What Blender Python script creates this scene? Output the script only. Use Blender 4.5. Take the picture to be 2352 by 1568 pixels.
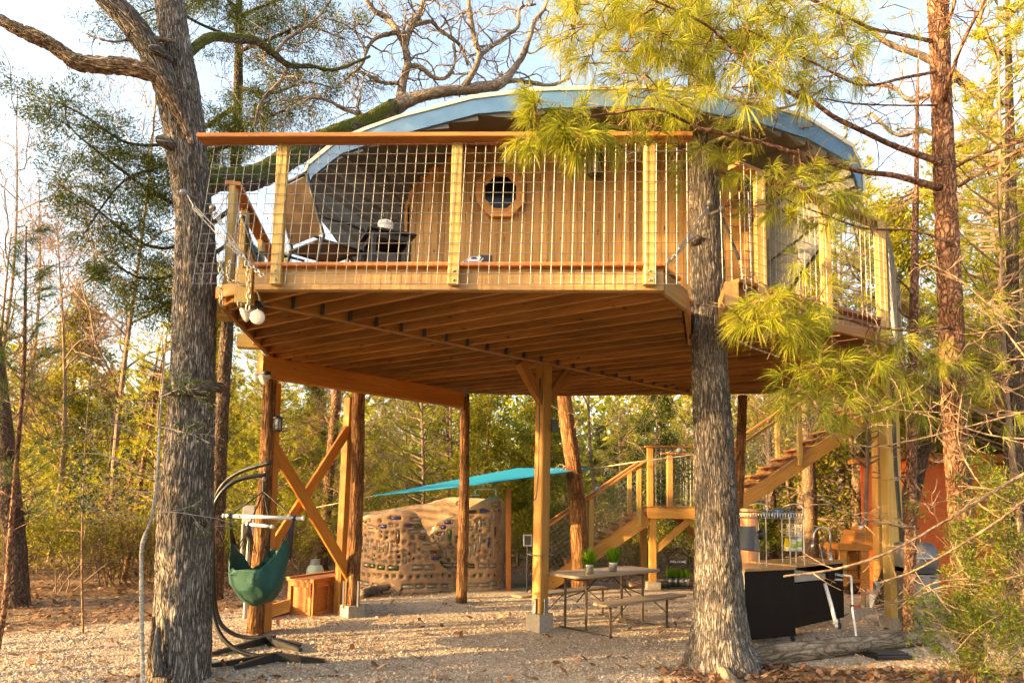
import bpy, bmesh, math, random
import numpy as np
from mathutils import Vector, Matrix, noise
R = math.radians
scene = bpy.context.scene
for o in list(bpy.data.objects): bpy.data.objects.remove(o)
COL = scene.collection
# ---------------------------------------------------------------- camera
EYE = 1.7
PITCH, ROLL = R(5.4), R(1.0)
FPX, CX, CY = 1568.0, 1176.0, 784.0          # measuring grid: the photograph at 2352 x 1568
SY = 1145 - 784 - FPX * math.tan(PITCH)
cam_d = bpy.data.cameras.new('camera'); cam = bpy.data.objects.new('camera', cam_d); COL.objects.link(cam)
cam_d.sensor_width = 36; cam_d.lens = 24; cam_d.shift_y = SY / 2352; cam_d.clip_start = 0.05; cam_d.clip_end = 2000
CM = Matrix.Translation((0, 0, EYE)) @ Matrix.Rotation(R(90) + PITCH, 4, 'X') @ Matrix.Rotation(ROLL, 4, 'Z')
cam.matrix_world = CM
scene.camera = cam
# ---------------------------------------------------------------- sky, sun, exposure
SUN_EL, SUN_AZ = R(14), R(-110)              # azimuth from +Y towards +X: low sun on the left, a little to the camera's side
sun_dir = Vector((math.sin(SUN_AZ) * math.cos(SUN_EL), math.cos(SUN_AZ) * math.cos(SUN_EL), math.sin(SUN_EL)))
w = bpy.data.worlds.new('World'); scene.world = w; w.use_nodes = True
nt = w.node_tree; bg = nt.nodes['Background']
sky = nt.nodes.new('ShaderNodeTexSky'); sky.sky_type = 'NISHITA'; sky.sun_disc = False
sky.sun_elevation = SUN_EL; sky.sun_rotation = SUN_AZ; sky.altitude = 100; sky.air_density = 1.0; sky.dust_density = 4.5; sky.ozone_density = 1.0
nt.links.new(sky.outputs[0], bg.inputs[0]); bg.inputs[1].default_value = 0.15
sl = bpy.data.lights.new('sun', 'SUN'); sl.energy = 3.4; sl.angle = R(0.6); sl.color = (1.0, 0.70, 0.36)
so = bpy.data.objects.new('sun', sl); COL.objects.link(so)
so.rotation_euler = (-sun_dir).to_track_quat('-Z', 'Y').to_euler(); so.location = (-20, -6, 12)
scene.view_settings.view_transform = 'Standard'; scene.view_settings.look = 'None'
scene.view_settings.exposure = 2.5; scene.view_settings.gamma = 1.0; scene.view_settings.use_curve_mapping = False
scene.view_settings.use_white_balance = True
scene.view_settings.white_balance_temperature = 7800; scene.view_settings.white_balance_tint = 10
scene.render.resolution_x, scene.render.resolution_y = 1024, 682
scene.render.engine = 'CYCLES'
cy = scene.cycles; cy.max_bounces = 4; cy.diffuse_bounces = 3; cy.glossy_bounces = 2; cy.transmission_bounces = 3; cy.transparent_max_bounces = 4
cy.caustics_reflective = False; cy.caustics_refractive = False
cy.use_adaptive_sampling = True; cy.adaptive_threshold = 0.03; cy.use_denoising = True
# ---------------------------------------------------------------- measuring helpers
CR = CM.to_3x3()
def ray(x, y):
    return (CR @ Vector(((x - CX) / FPX, -(y - CY - SY) / FPX, -1))).normalized()
def P(x, y, Y):                                   # point seen at (x, y) on the upright plane at depth Y
    d = ray(x, y); return Vector((0, 0, EYE)) + d * (Y / d.y)
def G(x, y, z=0.0):                               # point seen at (x, y) on the level plane at height z
    d = ray(x, y); return Vector((0, 0, EYE)) + d * ((z - EYE) / d.z)
rnd = random.Random(7); nr = np.random.default_rng(11)
# ---------------------------------------------------------------- materials
MATS = {}
def new_mat(name):
    m = bpy.data.materials.new(name); m.use_nodes = True
    n = m.node_tree.nodes; l = m.node_tree.links; b = n['Principled BSDF']; MATS[name] = m
    return m, n, l, b
def ramp(n, stops):
    r = n.new('ShaderNodeValToRGB'); e = r.color_ramp.elements
    while len(e) < len(stops): e.new(0.5)
    for el, (p, c) in zip(e, stops): el.position = p; el.color = (*c, 1)
    return r
def mix(n, l, a, b, fac, mode='MIX'):
    x = n.new('ShaderNodeMix'); x.data_type = 'RGBA'; x.blend_type = mode
    for s, v in ((x.inputs[6], a), (x.inputs[7], b), (x.inputs[0], fac)):
        if hasattr(v, 'is_output'): l.new(v, s)
        elif isinstance(v, tuple): s.default_value = (*v, 1)
        else: s.default_value = v
    return x.outputs[2]
def coords(n, l, scale, kind='Object', rand=True):
    tc = n.new('ShaderNodeTexCoord'); mp = n.new('ShaderNodeMapping'); mp.inputs['Scale'].default_value = scale
    if rand:
        oi = n.new('ShaderNodeObjectInfo'); vm = n.new('ShaderNodeVectorMath'); vm.operation = 'SCALE'
        vm.inputs[0].default_value = (37.1, 51.7, 23.3); l.new(oi.outputs['Random'], vm.inputs['Scale'])
        va = n.new('ShaderNodeVectorMath'); l.new(tc.outputs[kind], va.inputs[0]); l.new(vm.outputs[0], va.inputs[1])
        l.new(va.outputs[0], mp.inputs['Vector'])
    else: l.new(tc.outputs[kind], mp.inputs['Vector'])
    return mp.outputs[0]
def noise_tex(n, l, vec, scale, detail=4, rough=0.6, dist=0.0):
    t = n.new('ShaderNodeTexNoise'); t.inputs['Scale'].default_value = scale; t.inputs['Detail'].default_value = detail
    t.inputs['Roughness'].default_value = rough; t.inputs['Distortion'].default_value = dist
    l.new(vec, t.inputs['Vector']); return t
def bump(n, l, b, h, strength, dist=0.01):
    bp = n.new('ShaderNodeBump'); bp.inputs['Strength'].default_value = strength; bp.inputs['Distance'].default_value = dist
    l.new(h, bp.inputs['Height']); l.new(bp.outputs[0], b.inputs['Normal'])
def flat(name, c, rough=0.5, metal=0.0, var=0.0, spec=0.5, bumps=0.0, scale=30):
    m, n, l, b = new_mat(name)
    b.inputs['Base Color'].default_value = (*c, 1); b.inputs['Roughness'].default_value = rough
    b.inputs['Metallic'].default_value = metal; b.inputs['Specular IOR Level'].default_value = spec
    if var or bumps:
        v = coords(n, l, (1, 1, 1)); t = noise_tex(n, l, v, scale, 3)
        r = ramp(n, [(0.3, tuple(x * (1 - var) for x in c)), (0.7, tuple(min(1, x * (1 + var)) for x in c))])
        l.new(t.outputs[0], r.inputs[0]); l.new(r.outputs[0], b.inputs['Base Color'])
        if bumps: bump(n, l, b, t.outputs[0], bumps)
    return m
def wood(name, light, dark, rough=0.6, knots=1.0, tone=0.25, stretch=18):
    m, n, l, b = new_mat(name)
    v = coords(n, l, (1.2, stretch, stretch)); t = noise_tex(n, l, v, 2.2, 3, 0.62, 0.6)
    r = ramp(n, [(0.28, dark), (0.62, light)]); l.new(t.outputs[0], r.inputs[0]); c = r.outputs[0]
    v2 = coords(n, l, (0.5, 1.2, 1.2)); t2 = noise_tex(n, l, v2, 1.7, 1)
    r2 = ramp(n, [(0.3, (1 - tone,) * 3), (0.7, (1.1,) * 3)]); l.new(t2.outputs[0], r2.inputs[0]); c = mix(n, l, c, r2.outputs[0], 1.0, 'MULTIPLY')
    oi = n.new('ShaderNodeObjectInfo'); r3 = ramp(n, [(0, (1 - tone, 1 - tone * 1.1, 1 - tone * 1.3)), (1, (1.12, 1.1, 1.08))])
    l.new(oi.outputs['Random'], r3.inputs[0]); c = mix(n, l, c, r3.outputs[0], 1.0, 'MULTIPLY')
    if knots:
        vo = n.new('ShaderNodeTexVoronoi'); vo.inputs['Scale'].default_value = 3.0
        v3 = coords(n, l, (1.0, 3.2, 3.2)); nw = noise_tex(n, l, v3, 4, 2); va = n.new('ShaderNodeVectorMath')
        va.operation = 'MULTIPLY_ADD'; l.new(nw.outputs[1], va.inputs[0]); va.inputs[1].default_value = (0.25,) * 3; l.new(v3, va.inputs[2])
        l.new(va.outputs[0], vo.inputs['Vector'])
        r4 = ramp(n, [(0.05 * knots, (1, 1, 1)), (0.13 * knots, (0, 0, 0))]); l.new(vo.outputs['Distance'], r4.inputs[0])
        c = mix(n, l, c, tuple(x * 0.28 for x in dark), r4.outputs[0])
    l.new(c, b.inputs['Base Color']); b.inputs['Roughness'].default_value = rough; b.inputs['Specular IOR Level'].default_value = 0.3
    bump(n, l, b, t.outputs[0], 0.35, 0.004)
    return m
def bark(name, light, dark, scale=(9, 3.0), moss=None, strength=1.0, lichen=0.0):
    m, n, l, b = new_mat(name)
    tc = n.new('ShaderNodeTexCoord'); mp = n.new('ShaderNodeMapping'); mp.inputs['Scale'].default_value = (scale[0], scale[1], 1)
    l.new(tc.outputs['UV'], mp.inputs['Vector'])
    nz = noise_tex(n, l, mp.outputs[0], 1.1, 2); va = n.new('ShaderNodeVectorMath'); va.operation = 'MULTIPLY_ADD'
    l.new(nz.outputs[1], va.inputs[0]); va.inputs[1].default_value = (1.5, 1.1, 0); l.new(mp.outputs[0], va.inputs[2])
    vo = n.new('ShaderNodeTexVoronoi'); vo.feature = 'DISTANCE_TO_EDGE'; vo.inputs['Scale'].default_value = 3.0; l.new(va.outputs[0], vo.inputs['Vector'])
    v2 = coords(n, l, (1, 1, 1), rand=False); t = noise_tex(n, l, v2, 28, 3, 0.7); big = noise_tex(n, l, v2, 2.2, 2)
    r = ramp(n, [(0.0, dark), (0.09, tuple(a * 0.45 + c * 0.55 for a, c in zip(light, dark))), (0.3, light)]); l.new(vo.outputs['Distance'], r.inputs[0])
    r2 = ramp(n, [(0.3, (0.6,) * 3), (0.68, (1.35,) * 3)]); l.new(t.outputs[0], r2.inputs[0]); c = mix(n, l, r.outputs[0], r2.outputs[0], 1.0, 'MULTIPLY')
    rb = ramp(n, [(0.32, (0.62, 0.58, 0.54)), (0.66, (1.18, 1.17, 1.15))]); l.new(big.outputs[0], rb.inputs[0]); c = mix(n, l, c, rb.outputs[0], 1.0, 'MULTIPLY')
    if lichen:
        t3 = noise_tex(n, l, v2, 17, 3); r5 = ramp(n, [(0.66, (0, 0, 0)), (0.72, (lichen,) * 3)]); l.new(t3.outputs[0], r5.inputs[0])
        c = mix(n, l, c, (0.42, 0.42, 0.36), r5.outputs[0])
    if moss:
        r3 = ramp(n, [(moss[1], (0, 0, 0)), (moss[1] + 0.12, (1, 1, 1))]); ge = n.new('ShaderNodeNewGeometry'); sx = n.new('ShaderNodeSeparateXYZ')
        l.new(ge.outputs['Normal'], sx.inputs[0]); ma = n.new('ShaderNodeMath'); ma.operation = 'MULTIPLY_ADD'
        l.new(sx.outputs[2], ma.inputs[0]); ma.inputs[1].default_value = 0.22; l.new(big.outputs[0], ma.inputs[2]); l.new(ma.outputs[0], r3.inputs[0])
        c = mix(n, l, c, moss[0], r3.outputs[0])
    l.new(c, b.inputs['Base Color']); b.inputs['Roughness'].default_value = 0.85; b.inputs['Specular IOR Level'].default_value = 0.2
    ad = n.new('ShaderNodeMath'); ad.operation = 'MULTIPLY_ADD'; r6 = ramp(n, [(0, (0, 0, 0)), (0.25, (1, 1, 1))]); l.new(vo.outputs['Distance'], r6.inputs[0])
    l.new(t.outputs[0], ad.inputs[0]); ad.inputs[1].default_value = 0.45; l.new(r6.outputs[0], ad.inputs[2])
    bump(n, l, b, ad.outputs[0], strength, 0.02)
    return m
def leaf(name, stops, trans=0.45, rough=0.55, tint=None):
    m, n, l, b = new_mat(name)
    ge = n.new('ShaderNodeNewGeometry'); r = ramp(n, stops); l.new(ge.outputs['Random Per Island'], r.inputs[0])
    oi = n.new('ShaderNodeObjectInfo'); r2 = ramp(n, [(0, (0.78, 0.8, 0.8)), (1, (1.15, 1.1, 1.0))]); l.new(oi.outputs['Random'], r2.inputs[0])
    c = mix(n, l, r.outputs[0], r2.outputs[0], 1.0, 'MULTIPLY')
    l.new(c, b.inputs['Base Color']); b.inputs['Roughness'].default_value = rough; b.inputs['Specular IOR Level'].default_value = 0.25
    tr = n.new('ShaderNodeBsdfTranslucent'); l.new(c, tr.inputs[0]); ms = n.new('ShaderNodeMixShader'); ms.inputs[0].default_value = trans
    l.new(b.outputs[0], ms.inputs[1]); l.new(tr.outputs[0], ms.inputs[2]); l.new(ms.outputs[0], n['Material Output'].inputs[0])
    return m
treated = wood('treated_pine', (0.50, 0.31, 0.13), (0.36, 0.20, 0.075), knots=0.9)
shaded_pine_w = wood('shaded_treated_pine', (0.46, 0.22, 0.06), (0.30, 0.12, 0.028), knots=0.8, tone=0.3)  # same treated pine, with the shade under the deck put into its colour
post_w = wood('yellow_post_pine', (0.50, 0.34, 0.11), (0.40, 0.25, 0.07), knots=0.7, tone=0.12)
cedar_w = wood('oiled_cedar', (0.48, 0.20, 0.06), (0.32, 0.11, 0.03), knots=0.5, tone=0.2)
beam_w = wood('orange_beam', (0.55, 0.215, 0.04), (0.42, 0.14, 0.022), knots=0.8, tone=0.15)
plank_w = wood('knotty_pine_plank', (0.58, 0.345, 0.13), (0.46, 0.24, 0.075), knots=1.25, tone=0.30, stretch=26)
frame_w = wood('window_trim_pine', (0.55, 0.28, 0.09), (0.42, 0.19, 0.05), knots=0, tone=0.1)
chest_w = wood('chest_cedar', (0.46, 0.17, 0.045), (0.30, 0.09, 0.02), knots=0.3, tone=0.2)
stair_w = wood('stair_pine', (0.52, 0.275, 0.075), (0.37, 0.175, 0.04), knots=0.7, tone=0.15)
log_w = wood('weathered_log', (0.30, 0.22, 0.15), (0.14, 0.095, 0.06), knots=0.5, tone=0.35, stretch=10)
galv = flat('galvanised_wire', (0.27, 0.27, 0.275), 0.55, 0.7)
steel = flat('brushed_steel', (0.6, 0.58, 0.55), 0.3, 0.95)
hanger_m = flat('dark_hanger_steel', (0.10, 0.085, 0.07), 0.6, 0.4)
rusty = flat('rusting_zinc_chain', (0.50, 0.42, 0.28), 0.42, 0.8, 0.25, scale=90)
black_m = flat('black_powder_coat', (0.012, 0.012, 0.013), 0.38, 0.0, spec=0.5)
dark_metal = flat('dark_grey_metal', (0.035, 0.035, 0.038), 0.4, 0.2)
blue_p = flat('light_blue_fascia_paint', (0.09, 0.215, 0.40), 0.5, 0.0, 0.08, scale=5)
cream_p = flat('cream_drip_edge', (0.72, 0.68, 0.52), 0.4)
soffit_m = flat('grey_soffit_panel', (0.105, 0.112, 0.115), 0.5, 0.0, 0.12, scale=3)
shingle = flat('dark_roofing', (0.05, 0.045, 0.04), 0.9, 0.0, 0.4, scale=40)
pane_m = flat('dark_room_pane', (0.006, 0.007, 0.008), 0.08, 0.0, spec=0.25)  # opaque pane; the darkness of the room behind is painted into it
concrete = flat('concrete', (0.34, 0.29, 0.23), 0.9, 0.0, 0.2, bumps=0.4, scale=25)
white_p = flat('white_plastic', (0.78, 0.77, 0.74), 0.35)
white_g = flat('white_glaze', (0.8, 0.79, 0.76), 0.3, bumps=0.0)
grey_p = flat('grey_plastic', (0.30, 0.31, 0.31), 0.45)
bulb_m = flat('frosted_bulb_glass', (0.70, 0.66, 0.58), 0.35)
# ---------------------------------------------------------------- mesh building
class MB:
    def __init__(s): s.v = []; s.f = []; s.uv = []
    def face(s, idx, uvs=None):
        s.f.append(tuple(idx)); s.uv.append(uvs or [(0, 0)] * len(idx))
    def add(s, verts, faces):
        k = len(s.v); s.v += [tuple(p) for p in verts]
        for f in faces: s.face([i + k for i in f])
        return s
    def box(s, lo, hi, M=None):
        c = [Vector((x, y, z)) for z in (lo[2], hi[2]) for y in (lo[1], hi[1]) for x in (lo[0], hi[0])]
        if M is not None: c = [M @ p for p in c]
        return s.add(c, [(0, 2, 3, 1), (4, 5, 7, 6), (0, 1, 5, 4), (2, 6, 7, 3), (0, 4, 6, 2), (1, 3, 7, 5)])
    def cham(s, L, w_, h, c=0.005, M=None):       # chamfered bar along +X, centred on Y and Z
        a, b_ = w_ / 2, h / 2
        pr = [(a - c, -b_), (a, -b_ + c), (a, b_ - c), (a - c, b_), (-a + c, b_), (-a, b_ - c), (-a, -b_ + c), (-a + c, -b_)]
        v = [Vector((x, y, z)) for x in (0, L) for y, z in pr]
        if M is not None: v = [M @ p for p in v]
        return s.add(v, [(i, (i + 1) % 8, 8 + (i + 1) % 8, 8 + i) for i in range(8)] + [tuple(range(7, -1, -1)), tuple(range(8, 16))])
    def bar(s, p0, p1, w_, h, c=0.003, up=(0, 0, 1)):
        M, L = along(p0, p1, up); return s.cham(L, w_, h, c, M)
    def tube(s, pts, rad, n=8, cap=True, ref=None, twist=0.0, fn=None):
        pts = [Vector(p) for p in pts]; m = len(pts)
        if not hasattr(rad, '__len__'): rad = [rad] * m
        t = (pts[1] - pts[0]).normalized(); a = Vector(ref) if ref else (Vector((0, 0, 1)) if abs(t.z) < 0.9 else Vector((0, 1, 0)))
        u = (a - t * a.dot(t)).normalized(); k = len(s.v); acc = 0.0; lens = []
        for i, p in enumerate(pts):
            if i: acc += (p - pts[i - 1]).length
            lens.append(acc)
            t2 = (pts[min(i + 1, m - 1)] - pts[max(i - 1, 0)])
            t = t2.normalized() if t2.length > 1e-9 else t
            u = (u - t * u.dot(t)); u = u.normalized() if u.length > 1e-6 else t.orthogonal().normalized(); b_ = t.cross(u)
            for j in range(n):
                an = 2 * math.pi * j / n + twist * i; r = rad[i]
                if fn: r = fn(i, an, r, acc, p)
                s.v.append(tuple(p + (u * math.cos(an) + b_ * math.sin(an)) * r))
        c0 = 2 * math.pi * max(sum(rad) / m, 1e-4)
        for i in range(m - 1):
            for j in range(n):
                j2 = (j + 1) % n
                s.face((k + i * n + j, k + i * n + j2, k + (i + 1) * n + j2, k + (i + 1) * n + j),
                       [(c0 * j / n, lens[i]), (c0 * (j + 1) / n, lens[i]), (c0 * (j + 1) / n, lens[i + 1]), (c0 * j / n, lens[i + 1])])
        if cap:
            s.face([k + j for j in range(n)][::-1]); s.face([k + (m - 1) * n + j for j in range(n)])
        return s
    def lathe(s, prof, n=16, M=None):
        k = len(s.v); m = len(prof)
        for r, z in prof:
            for j in range(n):
                p = Vector((r * math.cos(2 * math.pi * j / n), r * math.sin(2 * math.pi * j / n), z)); s.v.append(tuple(M @ p if M is not None else p))
        for i in range(m - 1):
            for j in range(n): s.face((k + i * n + j, k + i * n + (j + 1) % n, k + (i + 1) * n + (j + 1) % n, k + (i + 1) * n + j))
        s.face([k + j for j in range(n)][::-1]); s.face([k + (m - 1) * n + j for j in range(n)])
        return s
    def prism(s, poly, d, M=None):                # polygon in XY, extruded by d along Z
        n = len(poly); v = [Vector((x, y, z)) for z in (0, d) for x, y in poly]
        if M is not None: v = [M @ p for p in v]
        return s.add(v, [tuple(range(n - 1, -1, -1)), tuple(range(n, 2 * n))] + [(i, (i + 1) % n, n + (i + 1) % n, n + i) for i in range(n)])
    def mesh(s, name, mat, smooth=False):
        me = bpy.data.meshes.new(name); me.from_pydata(s.v, [], s.f)
        ul = me.uv_layers.new(name='UVMap'); ul.data.foreach_set('uv', np.array([c for f in s.uv for p in f for c in p], dtype=np.float32))
        if smooth: me.polygons.foreach_set('use_smooth', [True] * len(me.polygons))
        me.materials.append(mat); return me
    def build(s, name, mat, parent=None, smooth=False, M=None):
        return link(name, s.mesh(name, mat, smooth), parent, M)
WM = {}
def link(name, data, parent=None, M=None):
    o = bpy.data.objects.new(name, data); COL.objects.link(o); M = M or Matrix.Identity(4)
    if parent is not None:
        o.parent = parent; o.matrix_parent_inverse = WM[parent].inverted()
    o.matrix_basis = M; WM[o] = M.copy(); return o
def tag(o, label, cat, group=None):
    o['label'] = label; o['category'] = cat
    if group: o['group'] = group
    return o
def thing(name, label, cat, loc=(0, 0, 0), group=None, rz=0.0):
    o = link(name, None, None, Matrix.Translation(loc) @ Matrix.Rotation(rz, 4, 'Z')); o.empty_display_size = 0.2
    return tag(o, label, cat, group)
def kind(o, k): o['kind'] = k; return o
def along(p0, p1, up=(0, 0, 1)):                  # frame with +X from p0 to p1 and +Z towards up
    p0 = Vector(p0); d = Vector(p1) - p0; L = d.length; x = d / L; z = Vector(up) - x * x.dot(Vector(up))
    if z.length < 1e-3: z = Vector((0, 1, 0)) - x * x.y
    z.normalize(); y = z.cross(x); M = Matrix((x, y, z)).transposed().to_4x4(); M.translation = p0; return M, L
def beam(name, p0, p1, w_, h, mat, parent, up=(0, 0, 1), c=0.006):   # a piece of lumber with its own grain
    M, L = along(p0, p1, up); return MB().cham(L, w_, h, c).build(name, mat, parent, False, M)
def npmesh(name, V, F, mat, smooth=False):        # V (n,3), F (m,k)
    me = bpy.data.meshes.new(name); k = F.shape[1]
    me.vertices.add(len(V)); me.vertices.foreach_set('co', np.ascontiguousarray(V, dtype=np.float32).ravel())
    me.loops.add(F.size); me.loops.foreach_set('vertex_index', np.ascontiguousarray(F, dtype=np.int32).ravel())
    me.polygons.add(len(F)); me.polygons.foreach_set('loop_start', np.arange(0, F.size, k, dtype=np.int32))
    me.polygons.foreach_set('loop_total', np.full(len(F), k, dtype=np.int32))
    if smooth: me.polygons.foreach_set('use_smooth', np.ones(len(F), dtype=bool))
    me.update(calc_edges=True); me.materials.append(mat); return me
def spline(pts, n=6):                             # Catmull-Rom through points, tuples of any length
    pts = [np.array(p, float) for p in pts]; out = []
    q = [2 * pts[0] - pts[1]] + pts + [2 * pts[-1] - pts[-2]]
    for i in range(1, len(q) - 2):
        for k in range(n):
            t = k / n; a, b_, c, d = q[i - 1], q[i], q[i + 1], q[i + 2]
            out.append(0.5 * (2 * b_ + (c - a) * t + (2 * a - 5 * b_ + 4 * c - d) * t * t + (3 * b_ - a - 3 * c + d) * t ** 3))
    return out + [pts[-1]]
# ---------------------------------------------------------------- ground
def ground_mat():
    m, n, l, b = new_mat('gravel_and_leaf_ground')
    v = coords(n, l, (1, 1, 1), rand=False)
    t1 = noise_tex(n, l, v, 0.9, 3, 0.6); t2 = noise_tex(n, l, v, 60, 3, 0.7)
    vo = n.new('ShaderNodeTexVoronoi'); vo.inputs['Scale'].default_value = 55; l.new(v, vo.inputs['Vector'])
    rg = ramp(n, [(0.0, (0.30, 0.21, 0.14)), (0.35, (0.43, 0.33, 0.235)), (0.7, (0.53, 0.42, 0.31)), (1.0, (0.62, 0.53, 0.43))])
    sx = n.new('ShaderNodeSeparateColor'); l.new(vo.outputs['Color'], sx.inputs[0]); l.new(sx.outputs[0], rg.inputs[0])
    rt = ramp(n, [(0.3, (0.75, 0.72, 0.68)), (0.7, (1.1, 1.08, 1.05))]); l.new(t1.outputs[0], rt.inputs[0]); g = mix(n, l, rg.outputs[0], rt.outputs[0], 1.0, 'MULTIPLY')
    rl = ramp(n, [(0.3, (0.11, 0.07, 0.042)), (0.55, (0.25, 0.165, 0.10)), (0.75, (0.36, 0.25, 0.155))]); l.new(t2.outputs[0], rl.inputs[0])
    # the leaf-covered wood floor begins where the gravel ends
    sp = n.new('ShaderNodeSeparateXYZ'); l.new(v, sp.inputs[0])
    def mth(op, a, b_=0.0, c=0.0):
        x = n.new('ShaderNodeMath'); x.operation = op
        for s, q in zip(x.inputs, (a, b_, c)):
            if hasattr(q, 'is_output'): l.new(q, s)
            else: s.default_value = q
        return x.outputs[0]
    far = mth('SUBTRACT', sp.outputs[1], 14.6)
    left = mth('MULTIPLY', mth('SUBTRACT', mth('MULTIPLY_ADD', sp.outputs[1], 0.95, -12.5), mth('MULTIPLY', sp.outputs[0], 0.75)), 0.8)
    right = mth('SUBTRACT', mth('MULTIPLY_ADD', sp.outputs[0], 1.0, -1.75), mth('MAXIMUM', mth('MULTIPLY', mth('SUBTRACT', sp.outputs[1], 7.35), 40.0), -0.1))
    d = mth('MAXIMUM', far, mth('MAXIMUM', left, right))
    d = mth('ADD', d, mth('MULTIPLY', mth('SUBTRACT', t1.outputs[0], 0.5), 1.6))
    rm = ramp(n, [(0.42, (0, 0, 0)), (0.62, (1, 1, 1))]); l.new(mth('ADD', mth('MULTIPLY', d, 0.5), 0.5), rm.inputs[0])
    c = mix(n, l, g, rl.outputs[0], rm.outputs[0])
    l.new(c, b.inputs['Base Color']); b.inputs['Roughness'].default_value = 0.95; b.inputs['Specular IOR Level'].default_value = 0.15
    ad = mth('MULTIPLY_ADD', t2.outputs[0], 0.6, vo.outputs['Distance'])
    bump(n, l, b, ad, 0.8, 0.012)
    return m
def gz(x, y): return 0.05 * noise.noise((x * 0.35, y * 0.35, 3.1)) * min(1, max(0, (y - 9) / 5)) + 0.012 * noise.noise((x * 1.7, y * 1.7, 1.0))
xs = list(np.linspace(-14, 14, 113)); ys = list(np.linspace(2, 20, 91))
xs = [-900, -300, -100, -50, -30, -20] + xs + [20, 30, 50, 100, 300, 900]; ys = [-900, -200, -50, -15, -4] + ys + [24, 30, 40, 60, 120, 400, 1000]
V = np.array([(x, y, gz(x, y) if abs(x) < 14.1 and 1.9 < y < 20.1 else 0.0) for y in ys for x in xs]); nx = len(xs)
F = np.array([(j * nx + i, j * nx + i + 1, (j + 1) * nx + i + 1, (j + 1) * nx + i) for j in range(len(ys) - 1) for i in range(nx - 1)])
ground = kind(link('ground', npmesh('ground', V, F, ground_mat(), True)), 'structure')
# loose gravel stones, as far as single stones can be told apart
pebble_m = leaf('gravel_stone', [(0, (0.27, 0.18, 0.12)), (0.3, (0.44, 0.33, 0.23)), (0.65, (0.55, 0.43, 0.32)), (1, (0.68, 0.60, 0.50))], 0.0, 0.9)
def scatter(n, ylo, yhi, test, margin=0.6):
    out = []
    while len(out) < n:
        y = ylo * (yhi / ylo) ** nr.random(); x = (nr.random() * 2 - 1) * (y * 0.78 + margin)
        if test(x, y): out.append((x, y, gz(x, y)))
    return np.array(out)
def on_gravel(x, y):
    w_ = noise.noise((x * 0.8, y * 0.8, 0)) * 0.7
    return y < 14.3 + w_ and 0.95 * y - 12.5 - 0.75 * x < 0.2 + w_ and not (x > 1.75 + w_ * 0.5 and y < 7.3)
OCT = np.array([(1, 0, 0), (0.1, 1, 0), (-0.9, 0.1, 0), (0, -0.8, 0), (0.1, 0.1, 0.7)]); OF = np.array([(0, 1, 4), (1, 2, 4), (2, 3, 4), (3, 0, 4)])
c = scatter(52000, 5.6, 12.5, on_gravel); k = len(c)
an = nr.random(k) * 6.283; sz = nr.gamma(4, 0.0022, k) + 0.004
ca, sa = np.cos(an), np.sin(an); st = nr.uniform(0.6, 1.6, (k, 1))
ox = OCT[None, :, 0] * st; oy = OCT[None, :, 1] + 0 * st; oz = OCT[None, :, 2] + nr.uniform(-0.3, 0.4, (k, 5))
V = np.stack([ox * ca[:, None] - oy * sa[:, None], ox * sa[:, None] + oy * ca[:, None], oz], 2) * sz[:, None, None] + c[:, None, :]
F = (OF[None] + (np.arange(k) * 5)[:, None, None]).reshape(-1, 3)
pb = kind(link('gravel', npmesh('gravel', V.reshape(-1, 3), F, pebble_m)), 'stuff'); tag(pb, 'loose beige gravel stones spread over the yard', 'gravel')
litter_m = leaf('dry_oak_leaf', [(0, (0.12, 0.06, 0.035)), (0.35, (0.25, 0.125, 0.065)), (0.7, (0.36, 0.20, 0.115)), (1, (0.46, 0.30, 0.19))], 0.15, 0.7)
def leaf_mesh(c, smin, smax, lift=0.02, tilt=0.6):   # curled five-sided dead leaves
    k = len(c); L = np.array([(-1, 0, 0.15), (-0.3, 0.55, 0.05), (0.75, 0.35, 0.25), (1.1, 0, 0.35), (0.6, -0.45, 0.2), (-0.25, -0.5, 0.0)])
    a = nr.random(k) * 6.283; s_ = nr.uniform(smin, smax, k); tx = nr.normal(0, tilt, k); ty = nr.normal(0, tilt, k); curl = nr.uniform(-0.3, 1.2, k)
    x = L[None, :, 0] + 0 * a[:, None]; y = L[None, :, 1] * nr.uniform(0.6, 1.2, k)[:, None]; z = L[None, :, 2] * curl[:, None] + y * tx[:, None] * 0.5 + x * ty[:, None] * 0.5
    ca, sa = np.cos(a)[:, None], np.sin(a)[:, None]
    V = np.stack([x * ca - y * sa, x * sa + y * ca, z], 2) * s_[:, None, None]; V[:, :, 2] += -np.minimum(0, V[:, :, 2].min(1))[:, None]; V += c[:, None, :]
    V[:, :, 2] += (nr.random(k) * lift)[:, None]
    F = (np.array([(0, 1, 2), (0, 2, 3), (0, 3, 4), (0, 4, 5)])[None] + (np.arange(k) * 6)[:, None, None]).reshape(-1, 3)
    return V.reshape(-1, 3), F
c1 = scatter(15000, 5.5, 20, lambda x, y: not on_gravel(x, y), 1.5)
c2 = scatter(2600, 5.2, 7.3, lambda x, y: x > 1.5 + noise.noise((x, y, 5)) * 0.4, 1.0)
c3 = scatter(900, 6, 13.5, on_gravel)
c4 = scatter(160, 6.0, 6.6, lambda x, y: -3.7 < x < -2.2)
V, F = leaf_mesh(np.concatenate([c1, c2, c3, c4]), 0.02, 0.055)
lt = kind(link('leaf_litter', npmesh('leaf_litter', V, F, litter_m)), 'stuff'); tag(lt, 'dry brown oak leaves lying over the wood floor and yard edges', 'leaves')
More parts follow.
